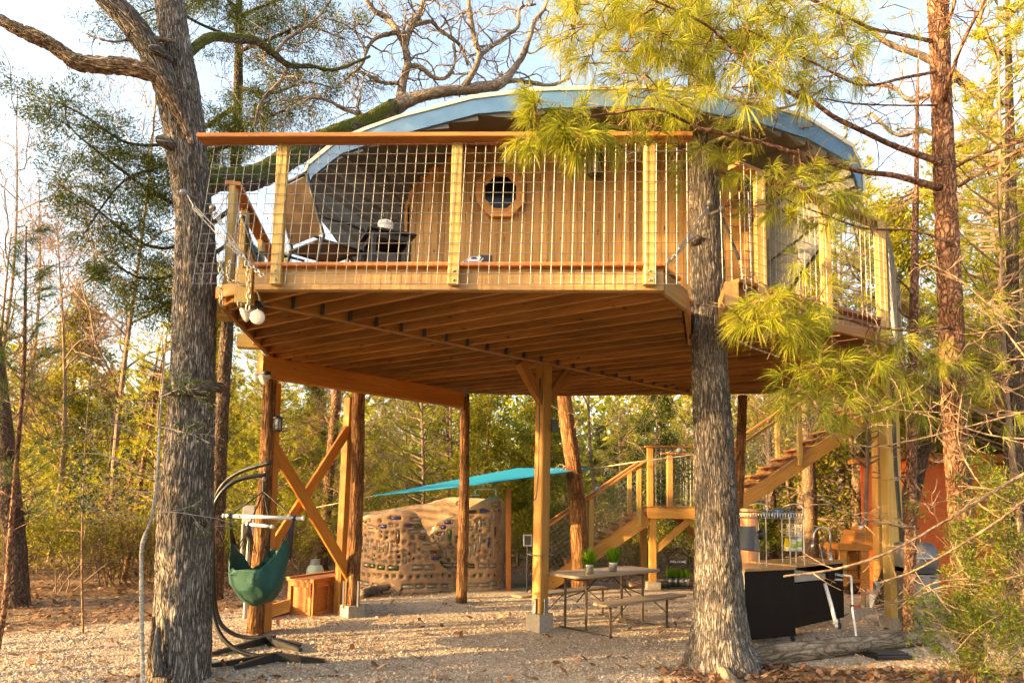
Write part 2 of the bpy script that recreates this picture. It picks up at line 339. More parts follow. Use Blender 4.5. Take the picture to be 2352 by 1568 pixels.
# ---------------------------------------------------------------- treehouse
ZB, ZT, ZD = 3.50, 3.69, 3.722                     # joist underside, joist top, top of the boards
house = thing('treehouse', 'wooden treehouse with arched blue-edged roof on a raised deck', 'treehouse', (0.5, 8.5, 0))
A = (-2.27, 5.95); B = (1.26, 5.77)
poly = [A, B, (1.62, 6.33), (2.02, 7.72), (2.5, 7.72), (2.0, 6.14), (4.0, 7.4), (5.35, 9.55), (4.5, 11.0), (0.6, 11.75), (-1.05, 11.62), (-3.23, 9.12), (-2.82, 6.5)]
def clip(o, d, pg, pad=0.0):                       # spans of a line inside the polygon
    ts = []; n_ = len(pg)
    for i in range(n_):
        (x0, y0), (x1, y1) = pg[i], pg[(i + 1) % n_]; ex, ey = x1 - x0, y1 - y0; den = d[0] * ey - d[1] * ex
        if abs(den) < 1e-9: continue
        t = ((x0 - o[0]) * ey - (y0 - o[1]) * ex) / den; q = ((x0 - o[0]) * d[1] - (y0 - o[1]) * d[0]) / den
        if 0 <= q < 1: ts.append(t)
    ts.sort(); return [(ts[i] - pad, ts[i + 1] + pad) for i in range(0, len(ts) - 1, 2) if ts[i + 1] - ts[i] > 0.15]
vj = Vector((-0.83, 0.557)).normalized(); pj = Vector((vj.y, -vj.x))          # joists run along vj
LU = Vector((0.735, 0.678)); L0 = Vector((-2.40, 6.34))
joists = []
k0 = pj.dot(Vector(A)) - 4.0
for i in range(60):
    o = pj * (k0 + i * 0.302)
    for a, b_ in clip(o, vj, poly, -0.03):
        p, q = o + vj * a, o + vj * b_
        beam('joist', (p.x, p.y, ZB + 0.095), (q.x, q.y, ZB + 0.095), 0.04, 0.19, shaded_pine_w, house, c=0.004); joists.append((o, i))
for i in range(95):
    o = vj * (-6 + i * 0.146)
    for a, b_ in clip(o, pj, poly, 0.0):
        p, q = o + pj * a, o + pj * b_
        beam('deck_board', (p.x, p.y, ZT + 0.017), (q.x, q.y, ZT + 0.017), 0.138, 0.03, cedar_w, house, c=0.003)
for i in range(len(poly)):                         # rim joists
    a, b_ = Vector(poly[i]), Vector(poly[(i + 1) % len(poly)]); d = (b_ - a).normalized(); nrm = Vector((d.y, -d.x))
    w_ = 0.085 if i == 0 else 0.045
    a2, b2 = a + nrm * (w_ / 2 - 0.01) - d * (0.02 if i == 0 else -0.02), b_ + nrm * (w_ / 2 - 0.01) + d * (0.02 if i == 0 else -0.02)
    dz = -0.004 * (i % 3)
    beam('rim_joist', (a2.x, a2.y, ZB + 0.095 + dz), (b2.x, b2.y, ZB + 0.095 + dz), w_, 0.20, treated if i in (0, 1) else shaded_pine_w, house)
beam('nosing_board', (A[0] - .02, A[1] - .06, ZT + .016), (B[0] + .02, B[1] - .06, ZT + .016), 0.16, 0.036, chest_w, house)
beam('nosing_board', (2.0, 6.08, ZT + .016), (4.03, 7.36, ZT + .016), 0.14, 0.036, chest_w, house)
# the double ledger that carries the joists, with steel hangers
ledger = thing('ledger_beam', '', ''); del ledger['label'], ledger['category']; ledger.parent = house; ledger.matrix_parent_inverse = WM[house].inverted()
Lend = L0 + LU * 7.6
for s_ in (-1, 1):
    off = Vector((LU.y, -LU.x)) * 0.022 * s_
    beam('ledger_plank', (L0.x + off.x, L0.y + off.y, ZB + 0.088), (Lend.x + off.x, Lend.y + off.y, ZB + 0.088), 0.041, 0.20 + 0.006 * (s_ > 0), shaded_pine_w, ledger)
hm = MB(); hm.box((-0.006, -0.027, -0.004), (0.05, 0.027, 0.0)); hm.box((0, -0.03, -0.004), (0.003, -0.022, 0.13)); hm.box((0, 0.022, -0.004), (0.003, 0.03, 0.13)); hm.box((0, -0.026, 0), (0.045, -0.0225, 0.12)); hm.box((0, 0.0225, 0), (0.045, 0.026, 0.12))
hme = hm.mesh('joist_hanger', hanger_m)
for o, i in joists:
    den = vj.x * LU.y - vj.y * LU.x; t = ((L0.x - o.x) * LU.y - (L0.y - o.y) * LU.x) / den; p = o + vj * t; q = (p - L0).dot(LU)
    if 0.1 < q < 7.5:
        for s_ in (-1, 1):
            pp = p + vj * 0.05 * s_; link('joist_hanger', hme, ledger, Matrix.Translation((pp.x, pp.y, ZB - 0.003)) @ Matrix.Rotation(math.atan2(vj.y * s_, vj.x * s_), 4, 'Z'))
# hanging block at the ledger's end and short edge pieces by the left oak
bl = P(925, 690, 6.05); q = P(563, 668, 6.0)
beam('ledger_end', (q.x, q.y, ZB - 0.10), (q.x, q.y, ZB + 0.21), 0.15, 0.10, post_w, house, up=(0, 1, 0))
q0, q1 = P(500, 665, 6.35), P(558, 672, 6.15)
beam('edge_plank', (q0.x, q0.y, ZB + 0.10), (q1.x, q1.y, ZB + 0.10), 0.04, 0.12, cedar_w, house)
q = P(1700, 650, 6.2); q2 = q + Vector((0.25, 0.9, 0))
beam('edge_beam', (1.97, 6.04, ZB + 0.09), (2.08, 6.6, ZB + 0.09), 0.12, 0.22, treated, house)
# left side blocking seen beyond the rim
for px_, py_, Y in ((505, 728, 7.0), (465 + 35, 640 + 80, 6.8), (575, 800, 8.4)):
    q = P(px_, py_, Y); beam('rim_block', (q.x - 0.16, q.y, ZB + 0.1), (q.x + 0.1, q.y + 0.05, ZB + 0.1), 0.14, 0.17, post_w, house)
# ---- posts under the deck
def footing(parent, x, y, w_=0.26, h=0.22, rz=0.2):
    m = MB(); a = w_ / 2; b_ = a * 0.94
    v = [(-a, -a, -0.05), (a, -a, -0.05), (a, a, -0.05), (-a, a, -0.05), (-b_, -b_, h), (b_, -b_, h), (b_, b_, h), (-b_, b_, h)]
    m.add(v, [(0, 3, 2, 1), (4, 5, 6, 7), (0, 1, 5, 4), (1, 2, 6, 5), (2, 3, 7, 6), (3, 0, 4, 7)])
    return m.build('concrete_footing', concrete, parent, False, Matrix.Translation((x, y, gz(x, y))) @ Matrix.Rotation(rz, 4, 'Z'))
RZ = math.atan2(LU.y, LU.x)
pc = P(1240, 1395, 9.1); cx_, cyy = pc.x + 0.0, 9.1
cpost = beam('support_post', (pc.x, 9.1, 0.20), (P(1250, 835, 9.1).x, 9.1, ZB), 0.16, 0.16, stair_w, house, up=(LU.x, LU.y, 0), c=0.012)
footing(cpost, pc.x, 9.1, 0.26, 0.22, RZ)
st = MB(); st.box((-0.03, -0.112, 0.18), (0.03, -0.103, 0.42)); st.box((-0.112, -0.03, 0.18), (-0.103, 0.03, 0.42)); st.build('post_bracket', galv, cpost, False, Matrix.Translation((pc.x, 9.1, 0)) @ Matrix.Rotation(RZ, 4, 'Z'))
tp = Vector((P(1250, 835, 9.1).x, 9.1, 0))
for s_ in (-1, 1):
    d = Vector((LU.x, LU.y, 0)) * s_
    beam('knee_brace', tp + d * 0.02 + Vector((0, 0, ZB - 0.52)), tp + d * 0.46 + Vector((0, 0, ZB - 0.02)), 0.09, 0.14, shaded_pine_w, house, up=d, c=0.008)
cd = MB(); cd.tube([tp + Vector((-0.06, -0.155, 3.3)), tp + Vector((-0.065, -0.155, 2.0)), tp + Vector((-0.09, -0.15, 1.72)), tp + Vector((-0.13, -0.13, 1.66))], 0.009, 6); cd.build('conduit', dark_metal, cpost)
bx = MB(); bx.cham(0.16, 0.07, 0.09, 0.01, Matrix.Translation((tp.x + 0.15, 9.08, 2.6)) @ Matrix.Rotation(R(-90), 4, 'Y')); bx.build('outlet_box', dark_metal, cpost)
wr = MB(); wr.tube([tp + Vector((0.165 * math.cos(a) - 0.02, 0.165 * math.sin(a), 0.98)) for a in np.linspace(0, 6.28, 17)], 0.006, 5); wr.build('wire_tie', galv, cpost)
cedarlog = bark('peeled_cedar_log', (0.40, 0.20, 0.085), (0.10, 0.042, 0.018), (14, 1.1), strength=0.8)
def log(name, pts, rads, parent, mat=None, n=14, seed=0, lump=0.12):
    pts = [Vector(p) for p in pts]; pp = spline([tuple(p) + (r,) for p, r in zip(pts, rads)], 10)
    fn = lambda i, an, r, acc, p: r * (1 + lump * noise.noise((math.cos(an) * 1.3 + seed, math.sin(an) * 1.3, acc * 0.9)) + lump * 0.8 * noise.noise((math.cos(an) * 4 + seed, math.sin(an) * 4, acc * 1.5)))
    return MB().tube([p[:3] for p in pp], [p[3] for p in pp], n + 6, fn=fn).build(name, mat or cedarlog, parent, True)
def logpost(x0, y0, x1, y1, Y, r, seed, name='log_post'):
    a, b_ = P(x0, y0, Y), P(x1, y1, Y); m_ = (a + b_) / 2 + Vector((0.015, 0, 0)); return log(name, [b_, m_, a], [r * 1.12, r, r * 0.92], house, seed=seed)
lp1 = logpost(622, 832, 586, 1452, 8.5, 0.085, 1)
lp2 = logpost(824, 902, 808, 1392, 9.95, 0.095, 2); q = P(808, 1400, 9.95); footing(lp2, q.x, 9.95, 0.27, 0.16, RZ)
m = MB(); 
for dx in (-0.105, 0.10): m.box((q.x + dx - 0.012, 9.84, 0.12), (q.x + dx + 0.012, 9.86, 0.5))
m.build('steel_strap', galv, lp2)
lp3 = logpost(1068, 905, 1060, 1381, 11.3, 0.082, 3); m = MB(); m.box((-0.05, -0.09, 3.38), (0.03, -0.08, 3.52)); m.build('steel_strap', galv, lp3, False, Matrix.Translation((P(1068, 905, 11.3).x, 11.3, 0)))
lp4 = logpost(1706, 908, 1688, 1290, 11.0, 0.075, 4)
# big orange beam over the log posts
a, b_ = P(598, 852, 8.32), P(1060, 920, 11.15)
gb = beam('carrying_beam', (a.x, a.y - 0.02, 3.265), (b_.x, b_.y, 3.305), 0.13, 0.27, beam_w, house, c=0.012)
yp1 = beam('square_post', (P(783, 1330, 10.1).x, 10.1, -0.02), (P(806, 905, 10.1).x, 10.1, 3.15), 0.16, 0.13, stair_w, house, up=(0.7, 0.7, 0))
yp2 = beam('square_post', (P(612, 1400, 8.75).x, 8.75, -0.02), (P(634, 870, 8.75).x, 8.75, 3.13), 0.09, 0.12, beam_w, house, up=(0.7, 0.7, 0))
beam('cross_brace', P(626, 1020, 8.70), P(803, 1322, 9.95), 0.045, 0.16, beam_w, house)
beam('cross_brace', P(612, 1280, 8.78), P(800, 985, 10.04), 0.045, 0.15, beam_w, house)
beam('low_rail', P(610, 1405, 8.75), P(662, 1390, 9.3), 0.05, 0.16, stair_w, house)
# ---- cabin: arched shell, plank wall, octagon window
YW = 7.8
fin = [(695, 455), (718, 404), (783, 353), (880, 320), (961, 297), (1096, 261), (1252, 248), (1464, 243), (1610, 255), (1742, 281), (1855, 318), (1953, 372), (1971, 422), (1975, 447)]
fout = [(686, 432), (709, 379), (771, 329), (842, 298), (917, 271), (1085, 227), (1234, 209), (1486, 203), (1620, 214), (1721, 235), (1848, 270), (1957, 338), (1979, 384), (1983, 438)]
qw = [(933, 655), (933, 560), (934, 480), (950, 430), (985, 392), (1060, 345), (1180, 318), (1340, 310), (1450, 315), (1560, 335), (1640, 370), (1700, 430), (1724, 500), (1727, 660)]
nP = len(fin); YF = [7.05 - 0.3 * math.sin(math.pi * i / (nP - 1)) for i in range(nP)]
FI = [P(x, y, Y) for (x, y), Y in zip(fin, YF)]; FO = [P(x, y, Y) for (x, y), Y in zip(fout, YF)]
QW = [P(x, y, YW) for x, y in qw]; cen = Vector((0.75, YW, 4.4))
QW[0].z = QW[-1].z = ZD
roof = thing('roof', '', ''); del roof['label'], roof['category']; roof.parent = house; roof.matrix_parent_inverse = WM[house].inverted()
for i in range(nP - 1):
    th = Vector((0, 0.03, 0)); m = MB()
    a, b_, c_, d_ = FI[i], FI[i + 1], FO[i + 1], FO[i]
    m.add([a, b_, c_, d_, a + th, b_ + th, c_ + th, d_ + th], [(0, 1, 2, 3), (7, 6, 5, 4), (0, 4, 5, 1), (1, 5, 6, 2), (2, 6, 7, 3), (3, 7, 4, 0)])
    m.build('fascia_board', blue_p, roof)
    ou = Vector((0, 0, 0.035)); fw = Vector((0, -0.015, 0)); m = MB(); u0 = (FO[i] - FI[i]).normalized() * 0.035; u1 = (FO[i + 1] - FI[i + 1]).normalized() * 0.035; bk = Vector((0, 0.1, 0))
    m.add([d_ + fw - u0 * .2, c_ + fw - u1 * .2, c_ + fw + u1, d_ + fw + u0, d_ + bk - u0 * .2, c_ + bk - u1 * .2, c_ + bk + u1, d_ + bk + u0], [(0, 1, 2, 3), (7, 6, 5, 4), (0, 4, 5, 1), (1, 5, 6, 2), (2, 6, 7, 3), (3, 7, 4, 0)])
    m.build('drip_edge', cream_p, roof)
    # soffit panels, each lapping the next, two to a facet
    for k in range(2):
        f0, f1 = k / 2, (k + 1) / 2
        p0, p1 = FI[i].lerp(FI[i + 1], f0), FI[i].lerp(FI[i + 1], f1); r0, r1 = QW[i].lerp(QW[i + 1], f0), QW[i].lerp(QW[i + 1], f1)
        nn = (p1 - p0).cross(r0 - p0); nn = nn.normalized() if nn.length > 1e-6 else Vector((0, 0, 1))
        if nn.dot(cen - p0) < 0: nn = -nn
        lap = nn * 0.055; t_ = -nn * 0.012; bk = Vector((0, 0.03, 0))
        m = MB(); m.add([p0 + bk, p1 + lap + bk, r1 + lap, r0, p0 + t_ + bk, p1 + t_ + bk, r1 + t_, r0 + t_], [(0, 1, 2, 3), (7, 6, 5, 4), (0, 4, 5, 1), (1, 5, 6, 2), (2, 6, 7, 3), (3, 7, 4, 0)])
        m.build('soffit_panel', soffit_m, roof)
# outer roofing skin and vault behind the wall
m = MB(); QO = [q + (q - cen).normalized() * 0.16 for q in QW]; QB = [q + Vector((0, 3.3, -0.25)) for q in QO]
for q in QO + QB: q.z = max(q.z, ZD + .01)
for i in range(nP - 1):
    m.add([FO[i] + Vector((0, .02, .02)), FO[i + 1] + Vector((0, .02, .02)), QO[i + 1], QO[i], QB[i + 1], QB[i]], [(0, 1, 2, 3), (3, 2, 4, 5)])
m.build('roofing_skin', shingle, roof)
m = MB(); m.add(QB, [tuple(range(nP))]); m.build('back_wall', soffit_m, house)
wall = thing('cabin_wall', '', ''); del wall['label'], wall['category']; wall.parent = house; wall.matrix_parent_inverse = WM[house].inverted()
def arch_z(x):
    for i in range(nP - 1):
        a, b_ = QW[i], QW[i + 1]
        if a.x <= x <= b_.x and b_.x - a.x > 1e-4: return a.z + (b_.z - a.z) * (x - a.x) / (b_.x - a.x)
    return ZD + 0.8
x = QW[0].x + 0.01; i = 0
while x < QW[-1].x - 0.02:
    w_ = 0.078 + 0.02 * rnd.random(); w_ = min(w_, QW[-1].x - x); g = 0.0022; y0 = YW - 0.012 - 0.004 * rnd.random()
    z0, z1 = arch_z(x + 0.005), arch_z(x + w_ - 0.005)
    M = Matrix.Translation((x, y0, ZD)) @ Matrix.Rotation(R(-90), 4, 'Y')
    hs = (z0 - ZD, z1 - ZD); mm = MB()                       # local +X is up, so the grain runs up the plank
    mm.add([(0, 0, -g), (hs[0], 0, -g), (hs[1], 0, -w_ + g), (0, 0, -w_ + g), (0, 0.03, -g), (hs[0], 0.03, -g), (hs[1], 0.03, -w_ + g), (0, 0.03, -w_ + g)],
           [(0, 3, 2, 1), (4, 5, 6, 7), (0, 1, 5, 4), (1, 2, 6, 5), (2, 3, 7, 6), (3, 0, 4, 7)])
    mm.build('plank', plank_w, wall, False, M); x += w_
m = MB(); m.box((QW[0].x + 0.02, YW + 0.025, ZD), (QW[-1].x - 0.02, YW + 0.04, ZD + 1.3)); m.build('backing_board', plank_w, wall)
tr = MB(); 
for i in range(1, nP - 2):
    a, b_ = QW[i], QW[i + 1]; na = (a - cen); 
    tr.bar(a + Vector((0, -0.035, -0.01)), b_ + Vector((0, -0.035, -0.01)), 0.05, 0.035)
tr.build('arch_trim', frame_w, wall)
win = thing('octagon_window', '', ''); del win['label'], win['category']; win.parent = house; win.matrix_parent_inverse = WM[house].inverted()
wc = P(1150, 446, YW)
def octa(rx, rz, y): return [Vector((wc.x + rx * math.cos(R(22.5 + 45 * k)), y, wc.z + rz * math.sin(R(22.5 + 45 * k)))) for k in range(8)]
for (ro, ri, y0, y1, nm) in ((0.31, 0.245, YW - 0.075, YW - 0.02, 'frame'), (0.246, 0.20, YW - 0.058, YW - 0.02, 'sash')):
    o1, o2 = octa(ro, ro * 1.06, y0), octa(ri, ri * 1.06, y0); o3, o4 = octa(ro, ro * 1.06, y1), octa(ri, ri * 1.06, y1)
    for k in range(8):
        j = (k + 1) % 8; m = MB(); m.add([o1[k], o1[j], o2[j], o2[k], o3[k], o3[j], o4[j], o4[k]], [(0, 3, 2, 1), (4, 5, 6, 7), (0, 1, 5, 4), (3, 7, 6, 2), (0, 4, 7, 3), (1, 2, 6, 5)])
        m.build(nm, frame_w, win)
m = MB(); m.add(octa(0.205, 0.217, YW - 0.035), [tuple(range(8))]); m.build('pane', pane_m, win)
# right end of the cabin: dark side opening with a shelf bracket
m = MB(); rx = QW[-1].x; m.cham(1.2, 0.12, 0.10, 0.008, Matrix.Translation((rx - 0.04, YW - 0.06, ZD)) @ Matrix.Rotation(R(-90), 4, 'Y')); m.build('corner_post', plank_w, wall)
for k in range(3):
    a = P(1660 + 8 * k, 470 + 20 * k, YW - 0.1); beam('eave_bracket', a, a + Vector((0.28, -0.15, 0.08 - 0.1 * k)), 0.05, 0.08, cedar_w, house)
# ---- railings
def wire_panel(parent, a0, a1, b0, b1, nx_, nz_, r=0.0029, sag=0.0):   # corners: bottom-left, top-left, bottom-right, top-right
    m = MB(); a0, a1, b0, b1 = map(Vector, (a0, a1, b0, b1))
    for i in range(nx_ + 1):
        f = i / nx_; jt = rnd.uniform(-0.003, 0.003); m.tube([a0.lerp(b0, f) + Vector((jt, 0, 0)), a1.lerp(b1, f) + Vector((-jt, 0, 0))], r, 4, False)
    for k in range(nz_ + 1):
        f = k / nz_; p, q = a0.lerp(a1, f), b0.lerp(b1, f); dz = rnd.uniform(-0.003, 0.003)
        m.tube([p + Vector((0, -0.005, dz)), p.lerp(q, .5) + Vector((0, -0.005, -dz)), q + Vector((0, -0.005, dz))], r, 4, False)
    return kind(m.build('wire_mesh', galv, parent), 'stuff')
front = thing('front_railing', '', ''); del front['label'], front['category']; front.parent = house; front.matrix_parent_inverse = WM[house].inverted()
ZR = 4.80
fd = (Vector(B) - Vector(A)).normalized()
def fy(x): return A[1] + (x - A[0]) * (B[1] - A[1]) / (B[0] - A[0]) - 0.115
for px_ in (633, 1046, 1487):
    q = P(px_, 480, 5.72); po = beam('railing_post', (q.x, fy(q.x), ZB + 0.03), (q.x + 0.004, fy(q.x), ZR), 0.095, 0.065, post_w, front, up=(0, 1, 0))
    m = MB()
    for zz in (ZB + 0.06, ZB + 0.14): m.lathe([(0.012, 0), (0.012, 0.008), (0.006, 0.014)], 8, Matrix.Translation((q.x, fy(q.x) - 0.032, zz)) @ Matrix.Rotation(R(90), 4, 'X'))
    m.build('lag_bolt', galv, po)
l_, r_ = P(462, 302, 5.78), P(1586, 293, 5.62)
beam('top_rail', (l_.x, l_.y, ZR + 0.02), (r_.x, r_.y, ZR + 0.02), 0.16, 0.04, cedar_w, front)
yf = lambda x: fy(x) - 0.045
lx0, lx1, rx1 = P(441, 640, 5.8).x, P(492, 330, 5.8).x, P(1578, 640, 5.62).x
wire_panel(front, (lx0, yf(lx0), ZB + 0.02), (lx1, yf(lx1), ZR - 0.02), (lx1 + 0.35, yf(lx1 + 0.35), ZB + 0.02), (lx1 + 0.45, yf(lx1 + 0.35), ZR - 0.02), 6, 14)
wire_panel(front, (lx1 + 0.43, yf(lx1 + .4), ZB + 0.02), (lx1 + 0.52, yf(lx1 + .4), ZR - 0.02), (rx1, yf(rx1), ZB + 0.02), (rx1, yf(rx1), ZR - 0.02), 42, 14)
left = thing('left_railing', '', ''); del left['label'], left['category']; left.parent = house; left.matrix_parent_inverse = WM[house].inverted()
e0, e1 = Vector((-2.86, 6.62, 0)), Vector((-3.28, 9.12, 0))
for f in (0.02, 0.24, 0.6, 0.98):
    p = e0.lerp(e1, f); beam('railing_post', p + Vector((0, 0, ZB)), p + Vector((0, 0, ZR)), 0.065, 0.095, post_w, left, up=(0, 1, 0))
beam('top_rail', e0 + Vector((0, 0.0, ZR + 0.02)), e1 + Vector((0, 0.05, ZR + 0.02)), 0.15, 0.04, cedar_w, left)
wire_panel(left, e0 + Vector((-0.05, 0, ZB + .02)), e0 + Vector((-0.05, 0, ZR - .02)), e1 + Vector((-0.05, 0, ZB + .02)), e1 + Vector((-0.05, 0, ZR - .02)), 29, 14)
right = thing('right_railing', '', ''); del right['label'], right['category']; right.parent = house; right.matrix_parent_inverse = WM[house].inverted()
e0, e1, e2 = Vector((2.02, 6.08, 0)), Vector((4.03, 7.36, 0)), Vector((5.42, 9.55, 0)); dn = Vector((0.06, -0.09, 0))
for ea, eb, fs, nn in ((e0, e1, (0.12, 0.55, 0.98), 27), (e1, e2, (0.5, 0.98), 29)):
    for f in fs:
        p = ea.lerp(eb, f) + dn * 0.5; beam('railing_post', p + Vector((0, 0, ZB)), p + Vector((0, 0, ZR)), 0.09, 0.09, post_w, right, up=(0, 1, 0))
    beam('top_rail', ea + Vector((0, 0, ZR + 0.02)), eb + Vector((0, 0, ZR + 0.02)), 0.14, 0.04, cedar_w, right)
    wire_panel(right, ea + dn + Vector((0, 0, ZB + .02)), ea + dn + Vector((0, 0, ZR - .02)), eb + dn + Vector((0, 0, ZB + .02)), eb + dn + Vector((0, 0, ZR - .02)), nn, 14)
q0, q1 = P(1655, 440, 6.15), P(1660, 655, 6.15)
wire_panel(right, q1 + Vector((0, 0, 0)), q0, q1 + Vector((0.35, 0, 0)), q0 + Vector((0.35, 0, 0)), 4, 11)
# post that carries the deck's right corner, with a black drain pipe
rp = beam('support_post', (P(2056, 1425, 9.75).x, 9.75, 0.12), (P(2040, 905, 9.75).x, 9.75, ZB), 0.2, 0.2, post_w, house, up=(0, 1, 0), c=0.012)
footing(rp, P(2056, 1430, 9.75).x, 9.75, 0.3, 0.15, 0.1)
q = P(2074, 1300, 9.7); m = MB(); m.tube([(q.x, 9.66, 0.4), (q.x - 0.08, 9.66, 2.2), (q.x - 0.1, 9.66, 5.2)], 0.032, 10); m.build('drain_pipe', black_m, rp)
m = MB(); m.lathe([(0.036, 0), (0.036, 0.05)], 10, Matrix.Translation((q.x - 0.075, 9.66, 2.05))); m.build('pipe_clamp', galv, rp)
# ---------------------------------------------------------------- staircase with a landing
stairs = thing('staircase', 'two-flight wooden staircase with mesh sides and a square landing', 'staircase', (3.4, 13.9, 0))
ZL = 1.60; Y0, Y1 = 13.3, 14.45; XL, XR = 2.66, 4.35
for k in range(9):
    x = XL + (k + 0.5) * (XR - XL) / 9; beam('landing_board', (x, Y0 - 0.02, ZL - 0.015), (x, Y1 + 0.02, ZL - 0.015), 0.18, 0.03, cedar_w, stairs, c=0.003)
for y in (Y0, Y1): beam('landing_beam', (XL - 0.02, y, ZL - 0.13), (XR, y, ZL - 0.13), 0.045, 0.2, stair_w, stairs)
for x in (XL + 0.03, XR - 0.03): beam('landing_beam', (x, Y0 + 0.03, ZL - 0.135), (x, Y1 - 0.03, ZL - 0.135), 0.045, 0.19, shaded_pine_w, stairs)
for x in (XL + 0.11, XR - 0.1):
    for y in (Y0 + 0.12, Y1 - 0.1):
        po = beam('landing_post', (x, y, 0.12), (x, y, ZL - 0.035), 0.13, 0.13, stair_w, stairs, up=(0, 1, 0)); footing(po, x, y, 0.27, 0.14, 0.05)
beam('knee_brace', (XL + 0.16, Y0 + 0.1, 0.75), (XL + 0.85, Y0 + 0.1, ZL - 0.22), 0.05, 0.13, stair_w, stairs)
beam('knee_brace', (XR - 0.9, Y1 - 0.1, ZL - 0.22), (XR - 0.2, Y1 - 0.1, 0.75), 0.05, 0.13, shaded_pine_w, stairs)
for x, y in ((XL + 0.04, Y0 - 0.0), (XL + 0.68, Y1 - 0.04), (XR - 0.04, Y0)):
    beam('newel_post', (x, y, ZL), (x, y, ZL + 1.14), 0.115, 0.09, stair_w, stairs, up=(0, 1, 0))
beam('hand_rail', (XL - 0.06, Y0, ZL + 1.16), (XR, Y0, ZL + 1.16), 0.14, 0.035, cedar_w, stairs)
beam('hand_rail', (XL + 0.5, Y1 - 0.04, ZL + 1.10), (XR, Y1 - 0.04, ZL + 1.10), 0.14, 0.035, cedar_w, stairs)
wire_panel(stairs, (XL + 0.05, Y0 - 0.04, ZL + 0.02), (XL + 0.05, Y0 - 0.04, ZL + 1.12), (XR, Y0 - 0.04, ZL + 0.02), (XR, Y0 - 0.04, ZL + 1.12), 17, 11)
wire_panel(stairs, (XL + 0.7, Y1, ZL + 0.02), (XL + 0.7, Y1, ZL + 1.08), (XR, Y1, ZL + 0.02), (XR, Y1, ZL + 1.08), 14, 11)
def flight(p, q, n_, rails, ya, yb):
    p, q = Vector(p), Vector(q); d = q - p; up = Vector((0, 0, 1))
    for y in (ya + 0.03, yb - 0.03):
        beam('stringer', (p.x, y, p.z - 0.06), (q.x, y, q.z - 0.06), 0.045, 0.26, stair_w, stairs)
    for k in range(n_):
        c_ = p + d * ((k + 0.6) / n_); s_ = 1 if d.x > 0 else -1
        beam('tread', (c_.x, ya + 0.055, c_.z + 0.10), (c_.x, yb - 0.055, c_.z + 0.10), 0.27, 0.038, cedar_w, stairs)
        beam('riser_cleat', (c_.x + 0.1 * s_, ya + 0.03, c_.z + 0.06), (c_.x + 0.1 * s_, yb - 0.03, c_.z + 0.06), 0.04, 0.1, stair_w, stairs)
    for y in rails:
        for f in (0.08, 0.52, 0.95):
            c_ = p + d * f; beam('baluster_post', (c_.x, y, c_.z - 0.1), (c_.x, y, c_.z + 1.05), 0.09, 0.09, post_w, stairs, up=(0, 1, 0))
        for h in (1.08, ):
            beam('hand_rail', (p.x, y, p.z + h), (q.x, y, q.z + h), 0.13, 0.04, cedar_w, stairs)
        # mesh squared to the slope
        u = d.normalized(); v = Vector((-u.z, 0, u.x)); v = v if v.z > 0 else -v
        mm = MB(); H_ = .92; L_ = d.length; xa, xb = sorted((p.x, q.x)); b0 = Vector((p.x, y - .03, p.z + .12)); vl = H_ * abs(u.x)
        for k in range(10): mm.tube([b0 + Vector((0, 0, H_ * k / 9)), b0 + Vector((d.x, 0, d.z + H_ * k / 9))], .0032, 4, False)
        for k in range(-12, int(L_ / .09) + 12):
            s0 = b0 + Vector((u.x, 0, u.z)) * (k * .09); e0 = s0 + v * vl; ts = [t for t in ((xa - s0.x) / v.x, (xb - s0.x) / v.x)]; t0, t1 = max(0, min(ts)), min(vl, max(ts))
            if t1 > t0 + .02: mm.tube([s0 + v * t0, s0 + v * t1], .0032, 4, False)
        kind(mm.build('wire_mesh', galv, stairs), 'stuff')
flight((XL, 13.9, ZL - 0.17), (0.55, 13.9, -0.02), 8, (Y0 + 0.05, Y1 - 0.04), Y0 + 0.05, Y1 - 0.05)
flight((XR - 0.25, 13.9, ZL - 0.1), (7.05, 13.9, 3.5), 11, (Y0 + 0.02, Y1 - 0.02), Y0, Y1)
flower = thing('metal_flower', 'black wrought metal flower ornament hung on the landing rail post', 'ornament', (3.36, 13.2, ZL))
fc = P(1570, 1085, 13.22)
for k in range(9):
    a = 2 * math.pi * k / 9 + 0.2; pts = []
    for t in np.linspace(0, 2 * math.pi, 13): 
        rr = 0.05 + 0.13 * (1 - math.cos(t)) / 2 * 2 * 0.62; ww = 0.05 * math.sin(t)
        pts.append(fc + Vector((math.cos(a) * rr - math.sin(a) * ww, -0.01 * (k % 3), math.sin(a) * rr + math.cos(a) * ww)))
    MB().tube(pts, 0.007, 5).build('petal', black_m, flower)
m = MB(); m.tube([fc, fc + Vector((0.0, 0, 0.25)), fc + Vector((0.03, 0, 0.36))], 0.008, 5); m.build('stem', black_m, flower)
lampc = P(1560, 1032, 13.2); 
for nm, cpt, lab in (('stair_light', P(1560, 1035, 13.25), 'small grey dome light on the landing post top'), ('stair_light', P(1372, 1124, 13.9), 'small grey dome light on the lower stair rail post')):
    m = MB(); m.lathe([(0.03, -0.05), (0.055, -0.03), (0.06, 0.0), (0.05, 0.04), (0.02, 0.06)], 12, Matrix.Translation(cpt)); tag(m.build(nm, grey_p, None, True), lab, 'light')
